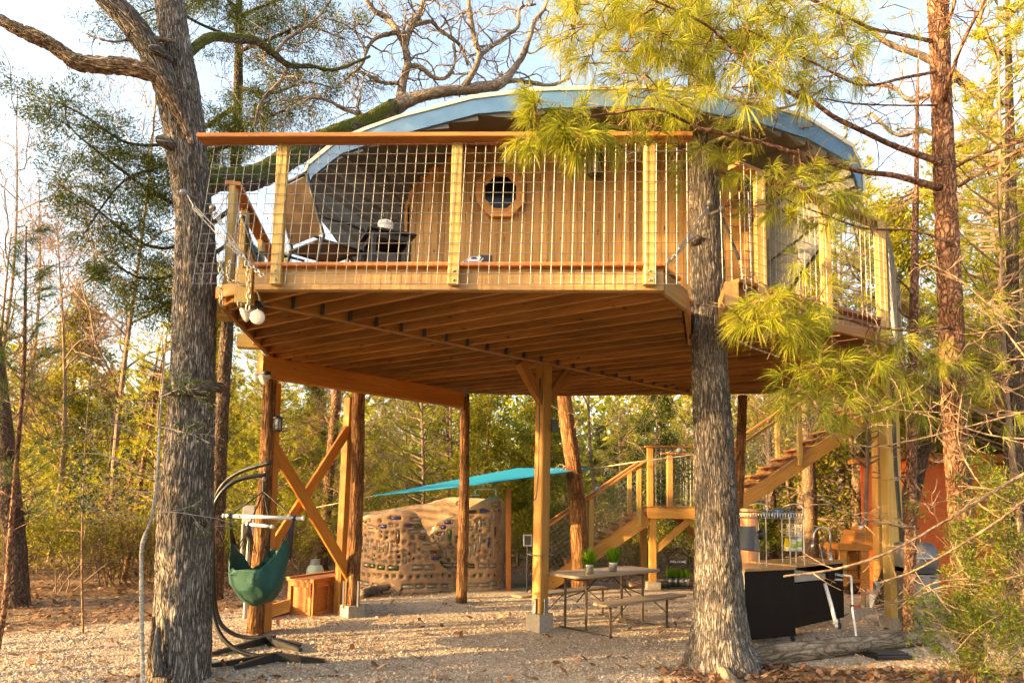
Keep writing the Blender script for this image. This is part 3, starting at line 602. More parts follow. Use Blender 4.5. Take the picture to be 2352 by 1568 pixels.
# upper platform and walkway at deck height, right
plat = thing('upper_platform', 'raised wooden platform on yellow posts at the head of the stairs', 'platform', (7.6, 12.9, 0))
pp = [(6.85, 12.3), (9.6, 12.3), (9.6, 14.6), (6.85, 14.6)]
for y in (12.3, 14.5): beam('platform_beam', (6.8, y, 3.52), (9.6, y, 3.52), 0.06, 0.24, stair_w, plat)
for x in np.arange(6.9, 9.6, 0.4): beam('joist', (x, 12.34, 3.53), (x, 14.46, 3.53), 0.04, 0.18, shaded_pine_w, plat)
for y in np.arange(12.35, 14.6, 0.15): beam('deck_board', (6.8, y, 3.655), (9.65, y, 3.655), 0.14, 0.03, cedar_w, plat)
pa = P(2012, 930, 12.5); po = beam('support_post', (P(2026, 1372, 12.4).x, 12.4, -0.02), (pa.x, 12.4, 3.64), 0.2, 0.2, stair_w, plat, up=(0, 1, 0), c=0.012)
q = P(2004, 905, 12.3); beam('post_cap_beam', (q.x - 0.35, 12.27, 3.52), (q.x + 0.35, 12.27, 3.52), 0.06, 0.3, stair_w, plat)
beam('support_post', (9.4, 12.45, -0.02), (9.4, 12.45, 3.64), 0.18, 0.18, stair_w, plat, up=(0, 1, 0))
for x in (6.9, 8.2, 9.55): beam('railing_post', (x, 12.26, 3.5), (x, 12.26, 4.8), 0.09, 0.09, post_w, plat, up=(0, 1, 0))
beam('top_rail', (7.9, 12.26, 4.82), (9.7, 12.26, 4.82), 0.14, 0.04, cedar_w, plat)
wire_panel(plat, (8.2, 12.2, 3.6), (8.2, 12.2, 4.78), (9.6, 12.2, 3.6), (9.6, 12.2, 4.78), 15, 12)
walk = thing('walkway', 'narrow boarded walkway joining the deck to the stair platform', 'walkway', (6, 11, 0))
w0, w1 = Vector((5.0, 10.1, 0)), Vector((7.3, 12.4, 0)); wd = (w1 - w0).normalized(); wn = Vector((wd.y, -wd.x, 0))
for s_ in (-0.5, 0.5): beam('walkway_beam', w0 + wn * s_ + Vector((0, 0, 3.58)), w1 + wn * s_ + Vector((0, 0, 3.58)), 0.045, 0.19, shaded_pine_w, walk)
for k in range(21):
    c_ = w0 + wd * (0.08 + k * 0.152); beam('deck_board', c_ - wn * 0.56 + Vector((0, 0, 3.693)), c_ + wn * 0.56 + Vector((0, 0, 3.693)), 0.14, 0.03, cedar_w, walk)
for f in (0.1, 0.5, 0.9):
    c_ = w0.lerp(w1, f) + wn * 0.55; beam('railing_post', c_ + Vector((0, 0, 3.5)), c_ + Vector((0, 0, 4.75)), 0.09, 0.09, post_w, walk, up=(0, 1, 0))
beam('top_rail', w0 + wn * 0.55 + Vector((0, 0, 4.77)), w1 + wn * 0.55 + Vector((0, 0, 4.77)), 0.14, 0.04, cedar_w, walk)
wire_panel(walk, w0 + wn * 0.61 + Vector((0, 0, 3.55)), w0 + wn * 0.61 + Vector((0, 0, 4.74)), w1 + wn * 0.61 + Vector((0, 0, 3.55)), w1 + wn * 0.61 + Vector((0, 0, 4.74)), 32, 12)
# ---------------------------------------------------------------- orange shed
orange_p = flat('orange_stucco', (0.62, 0.125, 0.028), 0.8, 0.0, 0.1, bumps=0.2, scale=12)
shed = thing('shed', 'small orange stucco shed behind the right-hand posts', 'shed', (8.4, 13.4, 0))
m = MB(); m.box((7.35, 12.55, -0.05), (9.5, 14.4, 2.55)); m.build('wall', orange_p, shed)
m = MB(); m.prism([(7.2, 12.4), (9.65, 12.4), (9.65, 14.6), (7.2, 14.6)], 0.1, Matrix.Translation((0, 0, 2.56))); m.build('roof', cedar_w, shed)
beam('fascia_board', (7.18, 12.37, 2.58), (9.68, 12.37, 2.58), 0.03, 0.16, beam_w, shed)
beam('corner_trim', (7.36, 12.52, 0), (7.36, 12.52, 2.5), 0.08, 0.03, cedar_w, shed, up=(0, 1, 0))
m = MB(); m.cham(0.9, 0.06, 0.12, 0.005, Matrix.Translation((8.05, 12.53, 0.35))); m.build('wall_shelf', beam_w, shed)
# ---------------------------------------------------------------- bottle wall shower
cob = flat('earthen_cob', (0.37, 0.225, 0.125), 0.9, 0.0, 0.16, bumps=0.5, scale=14)
GL = {}
for nm, c_, tr_ in (('clear', (0.36, 0.33, 0.26), .5), ('frost', (0.24, 0.205, 0.15), .5), ('green', (0.02, 0.13, 0.015), .4), ('dark', (0.012, 0.008, 0.006), .5), ('amber', (0.10, 0.04, 0.008), .4), ('blue', (0.015, 0.02, 0.16), .4), ('olive', (0.06, 0.075, 0.02), .4)):
    GL[nm] = flat('bottle_glass_' + nm, c_, 0.08, 0.0, spec=0.9)
shower = thing('bottle_wall_shower', 'curved earthen shower wall studded with glass bottles', 'bottle wall', (-1.6, 13.2, 0))
def cob_wall(name, ctl, nbot, seed, thick=0.22):
    rr = random.Random(seed); C_ = spline(ctl, 14); xy = np.array([c[:2] for c in C_]); top = np.array([c[2] for c in C_]); n_ = len(C_)
    # resample evenly
    seg = np.r_[0, np.cumsum(np.linalg.norm(np.diff(xy, axis=0), axis=1))]; L = seg[-1]; nu = int(L / 0.022); su = np.linspace(0, L, nu)
    X = np.interp(su, seg, xy[:, 0]); Yv = np.interp(su, seg, xy[:, 1]); T = np.interp(su, seg, top)
    T = T + np.array([0.035 * noise.noise((s * 2.2, seed, 0)) + 0.015 * noise.noise((s * 7, seed, 4)) for s in su])
    tx, ty = np.gradient(X), np.gradient(Yv); ln = np.hypot(tx, ty); nxv, nyv = ty / ln, -tx / ln
    bots = []; zrow = 0.14; 
    def fits(s, z, a, b_):
        t_ = np.interp(s, su, T); return z + b_ < t_ - 0.05 and a + 0.03 < s < L - a - 0.03 and all(abs(s - q[0]) > a + q[2] + 0.022 or abs(z - q[1]) > b_ + q[3] + 0.022 for q in bots)
    # low rows of round ends and flat jars, then upright bottles, lying ones near the rim
    for (z, a, b_, step, shp, pal) in ((0.09, .085, .04, .22, 'jar', ('frost', 'clear', 'frost')), (0.27, .028, .028, .13, 'round', ('olive', 'dark', 'green', 'frost')), (0.43, .085, .042, .21, 'jar', ('frost', 'frost', 'olive'))):
        s = rr.random() * 0.1 + a + .03
        while s < L - a:
            zz = z + rr.uniform(-.015, .015)
            if fits(s, zz, a, b_): bots.append((s, zz, a * rr.uniform(.8, 1.1) if shp == 'jar' else a, b_, shp, rr.choice(pal)))
            s += step * rr.uniform(.85, 1.2)
    for _ in range(nbot * 30):
        if len(bots) >= nbot: break
        s, z = rr.random() * L, rr.uniform(0.5, 2.3); t_ = np.interp(s, su, T)
        if t_ - z < 0.34 and rr.random() < .75: a, b_, shp, pal = rr.uniform(.06, .11), rr.uniform(.026, .036), 'lying', ('clear', 'frost', 'clear', 'dark', 'blue', 'amber', 'olive')
        elif rr.random() < .55: a, b_, shp, pal = rr.uniform(.022, .032), rr.uniform(.08, .125), 'upright', ('clear', 'frost', 'frost', 'frost', 'clear', 'frost', 'amber', 'green', 'blue', 'olive', 'dark')
        else: a = b_ = rr.uniform(.02, .034); shp = 'round'; pal = ('frost', 'frost', 'frost', 'dark', 'green', 'olive')
        if fits(s, z, a, b_): bots.append((s, z, a, b_, shp, rr.choice(pal)))
    nv = 84; V = []; B_ = np.array([b_[:4] for b_ in bots])
    for j in range(nv + 1):
        f = j / nv; zz = f * T - 0.04 * (1 - f); bulge = np.zeros(nu)
        D = np.maximum(np.abs(su[:, None] - B_[None, :, 0]) / B_[None, :, 2], np.abs(zz[:, None] - B_[None, :, 1]) / B_[None, :, 3])
        d2 = np.sqrt((np.clip(np.abs(su[:, None] - B_[None, :, 0]) - B_[None, :, 2] + 0.02, 0, None)) ** 2 + (np.clip(np.abs(zz[:, None] - B_[None, :, 1]) - B_[None, :, 3] + 0.02, 0, None)) ** 2).min(1)
        rec = np.clip((d2 - 0.018) / 0.022, 0, 1); rec = rec * rec * (3 - 2 * rec)
        off = 0.04 * rec + np.array([0.02 * noise.noise((s * 3, z_ * 3, seed)) for s, z_ in zip(su, zz)]) + 0.05 * np.clip(1 - zz / 0.12, 0, 1) * 1.0
        roundoff = np.clip((f - 0.94) / 0.06, 0, 1) ** 2 * 0.06
        V.append(np.stack([X + nxv * (off - roundoff), Yv + nyv * (off - roundoff), zz], 1))
    V.append(np.stack([X - nxv * thick * .5, Yv - nyv * thick * .5, T + 0.015], 1)); V.append(np.stack([X - nxv * thick, Yv - nyv * thick, T - 0.04], 1)); V.append(np.stack([X - nxv * thick, Yv - nyv * thick, T * 0 - 0.04], 1))
    V = np.concatenate(V); nr_ = nv + 4
    F = np.array([(j * nu + i, j * nu + i + 1, (j + 1) * nu + i + 1, (j + 1) * nu + i) for j in range(nr_ - 1) for i in range(nu - 1)])
    w_ = link(name, npmesh(name, V, F, cob, True), shower)
    for e in (0, nu - 1):                           # close the ends
        pts = [Vector(V[j * nu + e]) for j in range(nr_)]; MB().add(pts, [tuple(range(nr_)) if e else tuple(range(nr_ - 1, -1, -1))]).build('wall_end', cob, shower)
    cache = {}
    for s, z, a, b_, shp, gl in bots:
        i = min(nu - 1, int(s / L * (nu - 1))); key = (shp, gl, round(a, 2), round(b_, 2))
        if key not in cache:
            mm = MB(); Mx = Matrix.Rotation(R(90), 4, 'X')
            if shp == 'round': mm.lathe([(a * .5, -0.05), (a, -0.045), (a, 0.004), (a * .9, 0.014), (a * .72, 0.012), (a * .4, 0.002), (0.002, -0.002)], 12, Mx)
            elif shp == 'jar': mm.tube([(-a, 0, 0), (-a * .93, 0, 0), (a * .8, 0, 0), (a * .9, 0, 0), (a, 0, 0)], [b_ * .8, b_, b_, b_ * .75, b_ * .7], 10, ref=(0, -1, 0))
            else:
                ax = (0, 0, 1) if shp == 'upright' else (1, 0, 0); h, r_ = (b_, a) if shp == 'upright' else (a, b_)
                mm.tube([Vector(ax) * t * h for t in (-1, -.94, .25, .5, .62, .97, 1)], [r_ * .85, r_, r_, r_ * .7, r_ * .42, r_ * .4, r_ * .45], 10, ref=(0, -1, 0))
            cache[key] = mm.mesh('bottle', GL[gl], True)
        ang = math.atan2(nyv[i], nxv[i]) + R(90); flip = 1 if rr.random() < .5 else -1
        Mb = Matrix.Translation((X[i] + nxv[i] * 0.004, Yv[i] + nyv[i] * 0.004, z)) @ Matrix.Rotation(ang, 4, 'Z') @ Matrix.Rotation(rr.uniform(-.07, .07), 4, 'Y')
        if flip < 0 and shp != 'round': Mb = Mb @ Matrix.Rotation(math.pi, 4, 'Y')
        link('bottle', cache[key], shower, Mb)
    return w_
def wp(px_, ytop, Y): q = P(px_, ytop, Y); return (q.x, q.y, q.z)
cob_wall('front_wall', [wp(800, 1205, 14.2), wp(815, 1190, 13.2), wp(870, 1180, 12.6), wp(920, 1172, 12.45), wp(955, 1178, 12.5), wp(972, 1205, 12.55), wp(990, 1240, 12.62), (P(1012, 1300, 12.75).x, 12.75, P(1012, 1295, 12.75).z), (P(1036, 1330, 12.9).x, 12.9, 0.32), (P(1042, 1330, 13.0).x, 13.0, 0.12)], 235, 3)
cob_wall('rear_wall', [wp(990, 1235, 13.9), wp(1000, 1200, 13.35), wp(1030, 1188, 13.05), wp(1080, 1165, 12.95), wp(1120, 1146, 13.0), wp(1142, 1141, 13.15), wp(1150, 1147, 13.5), wp(1150, 1150, 14.1)], 190, 5)
bw = cob_wall('back_wall', [wp(806, 1182, 14.3), wp(850, 1176, 14.5), wp(930, 1165, 14.6), wp(1000, 1150, 14.6), wp(1050, 1143, 14.5), wp(1110, 1146, 14.4), wp(1148, 1150, 14.2)], 60, 8)
m = MB(); q = [P(1140, 1160, 13.3), P(1139, 1126, 13.3), P(1136, 1123, 13.3), P(1095, 1123, 13.3), P(1092, 1128, 13.3), P(1092, 1138, 13.3)]; m.tube(q, 0.013, 8); m.lathe([(0.09, 0), (0.085, 0.012), (0.02, 0.03)], 14, Matrix.Translation(q[-1])); tag(m.build('shower_head', steel), 'steel overhead shower pipe above the bottle wall', 'shower head')
m_ = beam('wooden_post', (P(1168, 1340, 13.0).x, 13.0, -0.05), (P(1168, 1121, 13.0).x, 13.0, P(1168, 1121, 13.0).z), 0.10, 0.10, chest_w, None, up=(0, 1, 0)); tag(m_, 'slim reddish square wooden post beside the bottle wall', 'post')
# shade sail and its rope
sail_m = leaf('turquoise_sailcloth', [(0, (0.012, 0.36, 0.60)), (1, (0.012, 0.36, 0.60))], 0.35, 0.6)
c0, c1, c2, c3 = P(858, 1138, 12.6), P(1190, 1074, 14.6), P(1364, 1075, 13.4), P(1120, 1108, 12.0)
m = MB(); n_ = 20
for j in range(n_ + 1):
    for i in range(n_ + 1):
        u, v = i / n_, j / n_; p = c0.lerp(c1, u).lerp(c3.lerp(c2, u), v)
        e = 4 * u * (1 - u) * 0.10 * (2 * v - 1) * -1; pull = c1.lerp(c2, .5) - c0.lerp(c3, .5)
        p += (c0 - c3).normalized() * e * 0.4 + Vector((0, 0, -0.03 * 16 * u * (1 - u) * v * (1 - v))); m.v.append(tuple(p))
for j in range(n_):
    for i in range(n_): m.face((j * (n_ + 1) + i, j * (n_ + 1) + i + 1, (j + 1) * (n_ + 1) + i + 1, (j + 1) * (n_ + 1) + i))
sail = tag(m.build('shade_sail', sail_m, None, True), 'turquoise shade sail stretched above the bottle wall', 'shade sail')
m = MB(); m.tube([c0 + (c0 - c0), c3 + Vector((0, 0, -.01)), c2], 0.012, 5); m.build('hem', sail_m, sail)
rope_m = flat('pale_rope', (0.62, 0.50, 0.30), 0.8)
m = MB(); m.tube([c2, P(1480, 1058, 13.1), P(1600, 1043, 12.8)], 0.013, 6); tag(m.build('rope', rope_m), 'pale rope running from the sail corner to the oak trunk', 'rope')
m = MB(); m.tube([c0, P(800, 1150, 12.4), P(700, 1170, 13)], 0.006, 5); tag(m.build('rope', rope_m), 'thin cord tying off the left tip of the sail', 'rope')
# ---------------------------------------------------------------- hammock chair and its stand
fd_ = lambda x, y, z: Vector((x, y, z))
stand = thing('hammock_stand', 'black steel C-shaped hammock stand with splayed feet', 'hammock stand', G(600, 1490))
def cpipe(px_list, Y):
    pts = spline([tuple(P(x, y, Yy)) for x, y, Yy in px_list], 8); return MB().tube(pts, 0.024, 10)
cpipe([(633, 1463, 7.95), (560, 1462, 7.95), (520, 1445, 7.9), (500, 1415, 7.85), (492, 1360, 7.8), (489, 1250, 7.8), (489, 1190, 7.8), (497, 1140, 7.75), (520, 1105, 7.7), (560, 1080, 7.6), (622, 1062, 7.5)], 0).build('curved_tube', black_m, stand, True)
cpipe([(648, 1500, 7.2), (590, 1505, 7.2), (545, 1492, 7.25), (510, 1462, 7.3), (492, 1420, 7.35), (486, 1370, 7.4), (485, 1260, 7.45), (487, 1200, 7.5), (497, 1150, 7.5), (525, 1115, 7.5), (560, 1098, 7.5), (612, 1089, 7.5)], 0).build('curved_tube', black_m, stand, True)
def foot(cx_, cy__, Y, ends):
    c_ = P(cx_, cy__, Y)
    for ex, ey in ends:
        e = G(ex, ey, 0.015); h = Vector((c_.x, c_.y, 0)); d = e - h; d.z = 0; s_ = Vector((d.y, -d.x, 0)).normalized() * 0.022; u = Vector((0, 0, 0.10)); z0 = Vector((0, 0, 0.012))
        m = MB(); e0 = Vector((e.x, e.y, 0)); v = [h + s_ + z0, h - s_ + z0, e0 - s_ + z0, e0 + s_ + z0, h + s_ + u, h - s_ + u, e0 - s_ + z0 * 4, e0 + s_ + z0 * 4]
        m.add(v, [(0, 1, 2, 3), (4, 7, 6, 5), (0, 4, 5, 1), (1, 5, 6, 2), (2, 6, 7, 3), (3, 7, 4, 0)]); m.build('foot', black_m, stand)
    MB().tube([Vector((c_.x, c_.y, 0.02)), c_], 0.03, 10).build('foot_socket', black_m, stand)
foot(632, 1503, 7.15, ((745, 1520), (480, 1531), (540, 1535)))
foot(612, 1464, 7.95, ((690, 1483), (482, 1505), (690, 1495)))
# swivel, ropes, spreader bars, sling
ham = thing('hammock_chair', 'dark green cloth hammock chair hanging from the black stand', 'hammock chair', G(598, 1490))
green_c = flat('dark_green_canvas', (0.006, 0.062, 0.046), 0.8, 0.0, 0.15, bumps=0.5, scale=25)
hk = P(605, 1100, 7.5); rg = P(605, 1128, 7.5)
m = MB(); m.tube([P(608, 1084, 7.5), hk], 0.007, 6); m.lathe([(0.02, 0), (0.024, 0.02), (0.012, 0.04)], 10, Matrix.Translation(hk + Vector((0, 0, -0.02)))); m.build('swivel_hook', steel, ham)
m = MB(); m.tube([hk, rg], 0.014, 8); m.build('hanging_strap', black_m, ham)
bl0, bl1 = P(516, 1184, 7.35), P(694, 1190, 7.35); bs0, bs1 = P(567, 1203, 7.85), P(624, 1209, 7.45)
MB().tube([bl0, bl1], 0.019, 10).build('spreader_bar', white_p, ham, True); MB().tube([bs0, bs1], 0.019, 10).build('spreader_bar', white_p, ham, True)
for e_, d_ in ((bl0, bl0 - bl1), (bl1, bl1 - bl0), (bs1, bs1 - bs0)):
    MB().tube([e_, e_ + d_.normalized() * 0.02], 0.023, 10).build('bar_cap', white_p, ham, True)
ropes = MB()
for b0, b1, f in ((bl0, bl1, 0.07), (bl0, bl1, 0.9), (bs0, bs1, 0.12), (bs0, bs1, 0.95)):
    ropes.tube([rg, b0.lerp(b1, f)], 0.008, 6)
ropes.build('rope_bridle', black_m, ham)
k1, k2, k3, k4 = bl0.lerp(bl1, .07), bl0.lerp(bl1, .9), bs0.lerp(bs1, .12), bs0.lerp(bs1, .95)
for p in (k1, k2, k3, k4): MB().tube([p + Vector((-0.02, 0, 0)), p + Vector((0.02, 0, 0))], 0.03, 8).build('rope_knot', black_m, ham, True)
# sling: four corners gathered, belly hanging; columns go left to right, rows from the far lip to the near lip
rowsP = [
 [(536, 1250, 7.85), (556, 1272, 7.9), (574, 1300, 7.9), (592, 1300, 7.85), (605, 1285, 7.8), (616, 1262, 7.75)],
 [(530, 1246, 7.6), (540, 1300, 7.75), (570, 1345, 7.85), (605, 1350, 7.85), (635, 1320, 7.75), (640, 1265, 7.65)],
 [(526, 1280, 7.4), (530, 1335, 7.5), (560, 1378, 7.55), (600, 1388, 7.6), (638, 1362, 7.5), (658, 1290, 7.45)],
 [(527, 1300, 7.2), (527, 1330, 7.2), (555, 1368, 7.15), (600, 1382, 7.15), (640, 1355, 7.2), (664, 1282, 7.3)],
 [(529, 1315, 7.12), (535, 1322, 7.05), (562, 1345, 6.98), (604, 1352, 6.98), (640, 1322, 7.05), (662, 1252, 7.22)],
 [(531, 1308, 7.1), (540, 1306, 7.02), (568, 1310, 6.95), (605, 1298, 6.95), (632, 1276, 7.05), (652, 1240, 7.2)]]
grid = [spline([tuple(P(*q)) for q in row], 6) for row in rowsP]
cols = [spline([tuple(g[i]) for g in grid], 6) for i in range(len(grid[0]))]
m = MB(); nc, nrw = len(cols), len(cols[0])
for c_ in cols: m.v += [tuple(Vector(p) + Vector((0.01 * noise.noise((i * .35, len(m.v) * .004, 2)), -0.014 * math.sin(i * .55 + len(m.v) * .012) - 0.03 * noise.noise((i * .16, len(m.v) * .01, 5)), 0.012 * math.sin(i * 0.5 - len(m.v) * .02)))) for i, p in enumerate(c_)]
for i in range(nc - 1):
    for j in range(nrw - 1): m.face((i * nrw + j, (i + 1) * nrw + j, (i + 1) * nrw + j + 1, i * nrw + j + 1))
sling = m.build('sling_cloth', green_c, ham, True); sm = sling.modifiers.new('thick', 'SOLIDIFY'); sm.thickness = 0.006
for corner, knot, spread, nn in ((P(534, 1248, 7.62), k1, Vector((0.05, 0.03, -0.02)), 5), (P(655, 1258, 7.25), k2, Vector((0.07, 0.08, -0.22)), 9), (P(560, 1262, 7.9), k3, Vector((0.22, 0.0, -0.06)), 8), (P(612, 1268, 7.72), k4, Vector((0.05, 0, -0.06)), 6)):
    m = MB()
    for k in range(nn): 
        t = k / (nn - 1) - 0.35; m.tube([knot, knot.lerp(corner + spread * t, .45) + Vector((0, 0, -0.02)), corner + spread * t], 0.006, 5)
    m.build('suspension_cord', black_m, ham)
# ---------------------------------------------------------------- storage chest
chest = thing('storage_chest', 'reddish cedar storage chest with panelled sides beside the log post', 'chest', G(725, 1412))
c0 = G(716, 1416); ex = (G(797, 1398) - c0); ex.z = 0; wlen = ex.length; ex.normalize(); fx = (G(660, 1408) - c0); fx.z = 0; fl = fx.length; fx.normalize()
Mc = Matrix(((ex.x, fx.x, 0, c0.x), (ex.y, fx.y, 0, c0.y), (0, 0, 1, 0.0), (0, 0, 0, 1))); wlen *= 1.25
H = 0.50
m = MB(); m.box((0.02, 0.02, 0.02), (wlen - 0.02, fl * 1.0 - 0.02, H - 0.03), Mc); m.build('body', chest_w, chest)
def stile(x0, x1, z0, z1, side):
    m = MB()
    if side: m.box((-0.012, x0, z0), (0.024, x1, z1), Mc)
    else: m.box((x0, -0.012, z0), (x1, 0.024, z1), Mc)
    m.build('frame_strip', chest_w, chest)
for a in (0, wlen * 0.32, wlen * 0.64, wlen - 0.06): stile(a, a + 0.06, 0.0, H - 0.03, False)
stile(0.061, wlen - 0.061, 0.0, 0.06, False); stile(0.061, wlen - 0.061, H - 0.10, H - 0.03, False)
stile(0.026, 0.08, 0.0, H - 0.03, True); stile(fl - 0.06, fl, 0, H - 0.03, True); stile(0.081, fl - 0.061, 0, 0.055, True); stile(0.081, fl - 0.061, H - 0.10, H - 0.03, True)
m = MB(); m.box((-0.03, -0.03, H - 0.029), (wlen + 0.02, fl + 0.02, H), Mc); m.build('lid', chest_w, chest)
for a, b_, c_, d_ in ((-0.03, -0.03, wlen + .02, 0.03), (-0.03, fl - 0.04, wlen + .02, fl + .02)):
    m = MB(); m.box((a, b_, H + 0.001), (c_, d_, H + 0.022), Mc); m.build('lid_edge', chest_w, chest)
# grey meter box on a stake and propane bottle
m_ = thing('meter_box', 'grey electrical box on a stake behind the hammock chair', 'electrical box', G(578, 1380)); q = P(574, 1195, 9.6)
MB().cham(0.42, 0.14, 0.17, 0.01, Matrix.Translation((q.x, q.y, q.z - 0.21)) @ Matrix.Rotation(R(-90), 4, 'Y')).build('case', grey_p, m_); MB().tube([(q.x, q.y, 0), (q.x, q.y, q.z - 0.2)], 0.03, 8).build('stake', grey_p, m_)
q = P(568, 1210, 9.6); MB().cham(0.8, 0.05, 0.03, 0.005, Matrix.Translation((q.x - 0.02, q.y - 0.1, 0.5)) @ Matrix.Rotation(R(-90), 4, 'Y')).build('conduit_cover', grey_p, m_)
pr = thing('propane_bottle', 'pale green propane bottle standing behind the chest', 'gas bottle', G(722, 1345)); q = G(722, 1345)
MB().lathe([(0.13, 0), (0.16, .04), (0.16, .3), (.12, .38), (.04, .41)], 16, Matrix.Translation(q)).build('tank', flat('pale_green_enamel', (0.45, 0.55, 0.42), 0.4), pr, True); MB().lathe([(0.09, .4), (0.09, .5), (.085, .5), (.085, .4)], 12, Matrix.Translation(q)).build('collar', grey_p, pr)
# ---------------------------------------------------------------- lamps, chains
def floodlight(label, base, heads):
    t = thing('flood_light', label, 'light', base)
    MB().lathe([(0.055, 0), (0.055, 0.045), (0.045, 0.05)], 14, Matrix.Translation(base + Vector((0, 0, -0.05)))).build('mounting_base', black_m, t, True)
    for hp, hd in heads:
        hd = Vector(hd).normalized(); MB().tube([base + Vector((0, 0, -0.045)), hp - hd * 0.09], 0.014, 8).build('arm', black_m, t)
        Mh = Matrix.Translation(hp) @ hd.to_track_quat('Z', 'Y').to_matrix().to_4x4()
        MB().lathe([(0.022, -0.10), (0.03, -0.06), (0.055, -0.015), (0.068, 0.01), (0.066, 0.02), (0.04, 0.028), (0.004, 0.03)], 18, Mh).build('bulb', bulb_m, t, True)
b_ = P(592, 694, 6.15); floodlight('twin white flood lamps hanging under the deck front corner', b_, ((P(563, 722, 6.1), (-0.75, -0.45, -0.45)), (P(592, 728, 6.05), (0.08, -0.95, -0.25))))
b_ = P(612, 853, 8.25); floodlight('twin white flood lamps at the end of the orange beam', b_, ((P(590, 866, 8.2), (-0.9, -0.2, -0.3)), (P(604, 872, 8.15), (-0.6, -0.5, -0.5))))
def lantern(label, c_, h=0.24, r_=0.075):
    t = thing('wall_lantern', label, 'lantern', c_); m = MB(); m.lathe([(r_ * .3, h * .5), (r_ * 1.1, h * .36), (r_ * 1.1, h * .32), (r_ * .9, h * .31)], 8, Matrix.Translation(c_)); m.lathe([(r_ * .9, -h * .42), (r_ * .75, -h * .5), (r_ * .2, -h * .52)], 8, Matrix.Translation(c_)); m.build('cap', black_m, t)
    m = MB()
    for k in range(6): a = math.pi * k / 3; o_ = Vector((math.cos(a) * r_ * .9, math.sin(a) * r_ * .9, 0)); m.tube([c_ + o_ + Vector((0, 0, -h * .44)), c_ + o_ + Vector((0, 0, h * .33))], 0.006, 4)
    m.build('cage', black_m, t); MB().lathe([(r_ * .75, -h * .4), (r_ * .75, h * .3)], 10, Matrix.Translation(c_)).build('glass', flat('lantern_glass' + label[:3], (0.42, 0.42, 0.40), 0.1), t, True)
    MB().tube([c_ + Vector((0, 0, h * .45)), c_ + Vector((-0.02, 0.05, h * .55)), c_ + Vector((-0.06, 0.12, h * .3))], 0.012, 6).build('bracket', black_m, t)
lantern('small caged lantern fixed to the left log post', P(638, 972, 8.4), 0.2, 0.055)
lantern('black lantern on the plank wall behind the pine needles', P(1366, 378, 7.68), 0.3, 0.09)
link_m = {}
def chain(label, pts, mat, ll=0.055, r=0.0055, hook=None, group=None):
    t = thing('chain', label, 'chain', pts[0]); pts = [Vector(p) for p in spline([tuple(p) for p in pts], 12)]; d = [0.0]
    if mat.name not in link_m:
        mm = MB(); pl = [Vector((math.cos(a) * ll * .36 + (ll * .22 if math.cos(a) > 0 else -ll * .22), math.sin(a) * ll * .3, 0)) for a in np.linspace(0, 2 * math.pi, 11)]; mm.tube(pl, r, 5, False, ref=(0, 0, 1)); link_m[mat.name] = mm.mesh('link', mat, True)
    acc = [0.0]
    for a, b_ in zip(pts, pts[1:]): acc.append(acc[-1] + (b_ - a).length)
    n_ = max(1, int(acc[-1] / (ll * 0.86)))
    at_ = lambda s: pts[max(0, min(len(pts) - 2, int(np.searchsorted(acc, s)) - 1))].lerp(pts[max(1, min(len(pts) - 1, int(np.searchsorted(acc, s))))], 0.5 if s <= 0 else min(1, max(0, (s - acc[max(0, int(np.searchsorted(acc, s)) - 1)]) / max(1e-6, acc[min(len(acc) - 1, int(np.searchsorted(acc, s)))] - acc[max(0, int(np.searchsorted(acc, s)) - 1)]))))
    for k in range(n_):
        s = (k + .5) * acc[-1] / n_; p = at_(s); q = at_(min(acc[-1], s + 0.01)); o_ = at_(max(0.001, s - 0.01)); dd = q - o_
        M, _ = along((0, 0, 0), dd if dd.length > 1e-5 else (0, 0, 1)); link('link', link_m[mat.name], t, Matrix.Translation(p) @ M @ Matrix.Rotation(R(45 + 90 * (k % 2)), 4, 'X'))
    return t
def turnbuckle(t, a, b_):
    a, b_ = Vector(a), Vector(b_); d = (b_ - a).normalized(); s_ = Vector((-d.z, 0, d.x)) * 0.016; m = MB()
    m.tube([a + s_, b_ + s_], 0.005, 5); m.tube([a - s_, b_ - s_], 0.005, 5); m.tube([a, a + (b_ - a) * .3], 0.006, 5); m.tube([b_, b_ + (a - b_) * .3], 0.006, 5)
    m.lathe([(0.014, -0.012), (0.014, 0.012)], 8, Matrix.Translation(a)); m.lathe([(0.014, -0.012), (0.014, 0.012)], 8, Matrix.Translation(b_)); m.build('turnbuckle', galv, t)
def bolt(t, p, d):
    d = Vector(d).normalized(); M = Matrix.Translation(p) @ d.to_track_quat('Z', 'Y').to_matrix().to_4x4(); MB().lathe([(0.018, -0.12), (0.018, 0.03), (0.032, 0.03), (0.032, 0.05), (0.02, 0.055), (0.02, 0.075)], 10, M).build('eye_bolt', galv, t, True)
t = chain('galvanised chain and turnbuckle from the left oak to the front beam', [P(555, 585, 5.85), P(580, 612, 5.75), P(604, 634, 5.64)], galv); bolt(t, P(430, 447, 6.2), (-0.3, -1, 0)); turnbuckle(t, P(445, 475, 6.15), P(520, 555, 5.95)); turnbuckle(t, P(520, 555, 5.95), P(560, 590, 5.85)); m = MB(); m.tube([P(430, 447, 6.15), P(436, 458, 6.15), P(446, 476, 6.15)], 0.007, 5); m.build('shackle', galv, t)
t = chain('chain and turnbuckle from the left oak to the corner post of the deck', [P(527, 600, 6.0), P(525, 640, 5.95), P(560, 655, 5.95)], rusty); bolt(t, P(487, 481, 6.35), (0.6, -1, 0)); turnbuckle(t, P(494, 490, 6.3), P(553, 585, 6.0))
chain('loose rusty chain end hanging left of the deck corner', [P(505, 590, 6.0), P(507, 640, 5.98), P(508, 700, 5.98)], rusty)
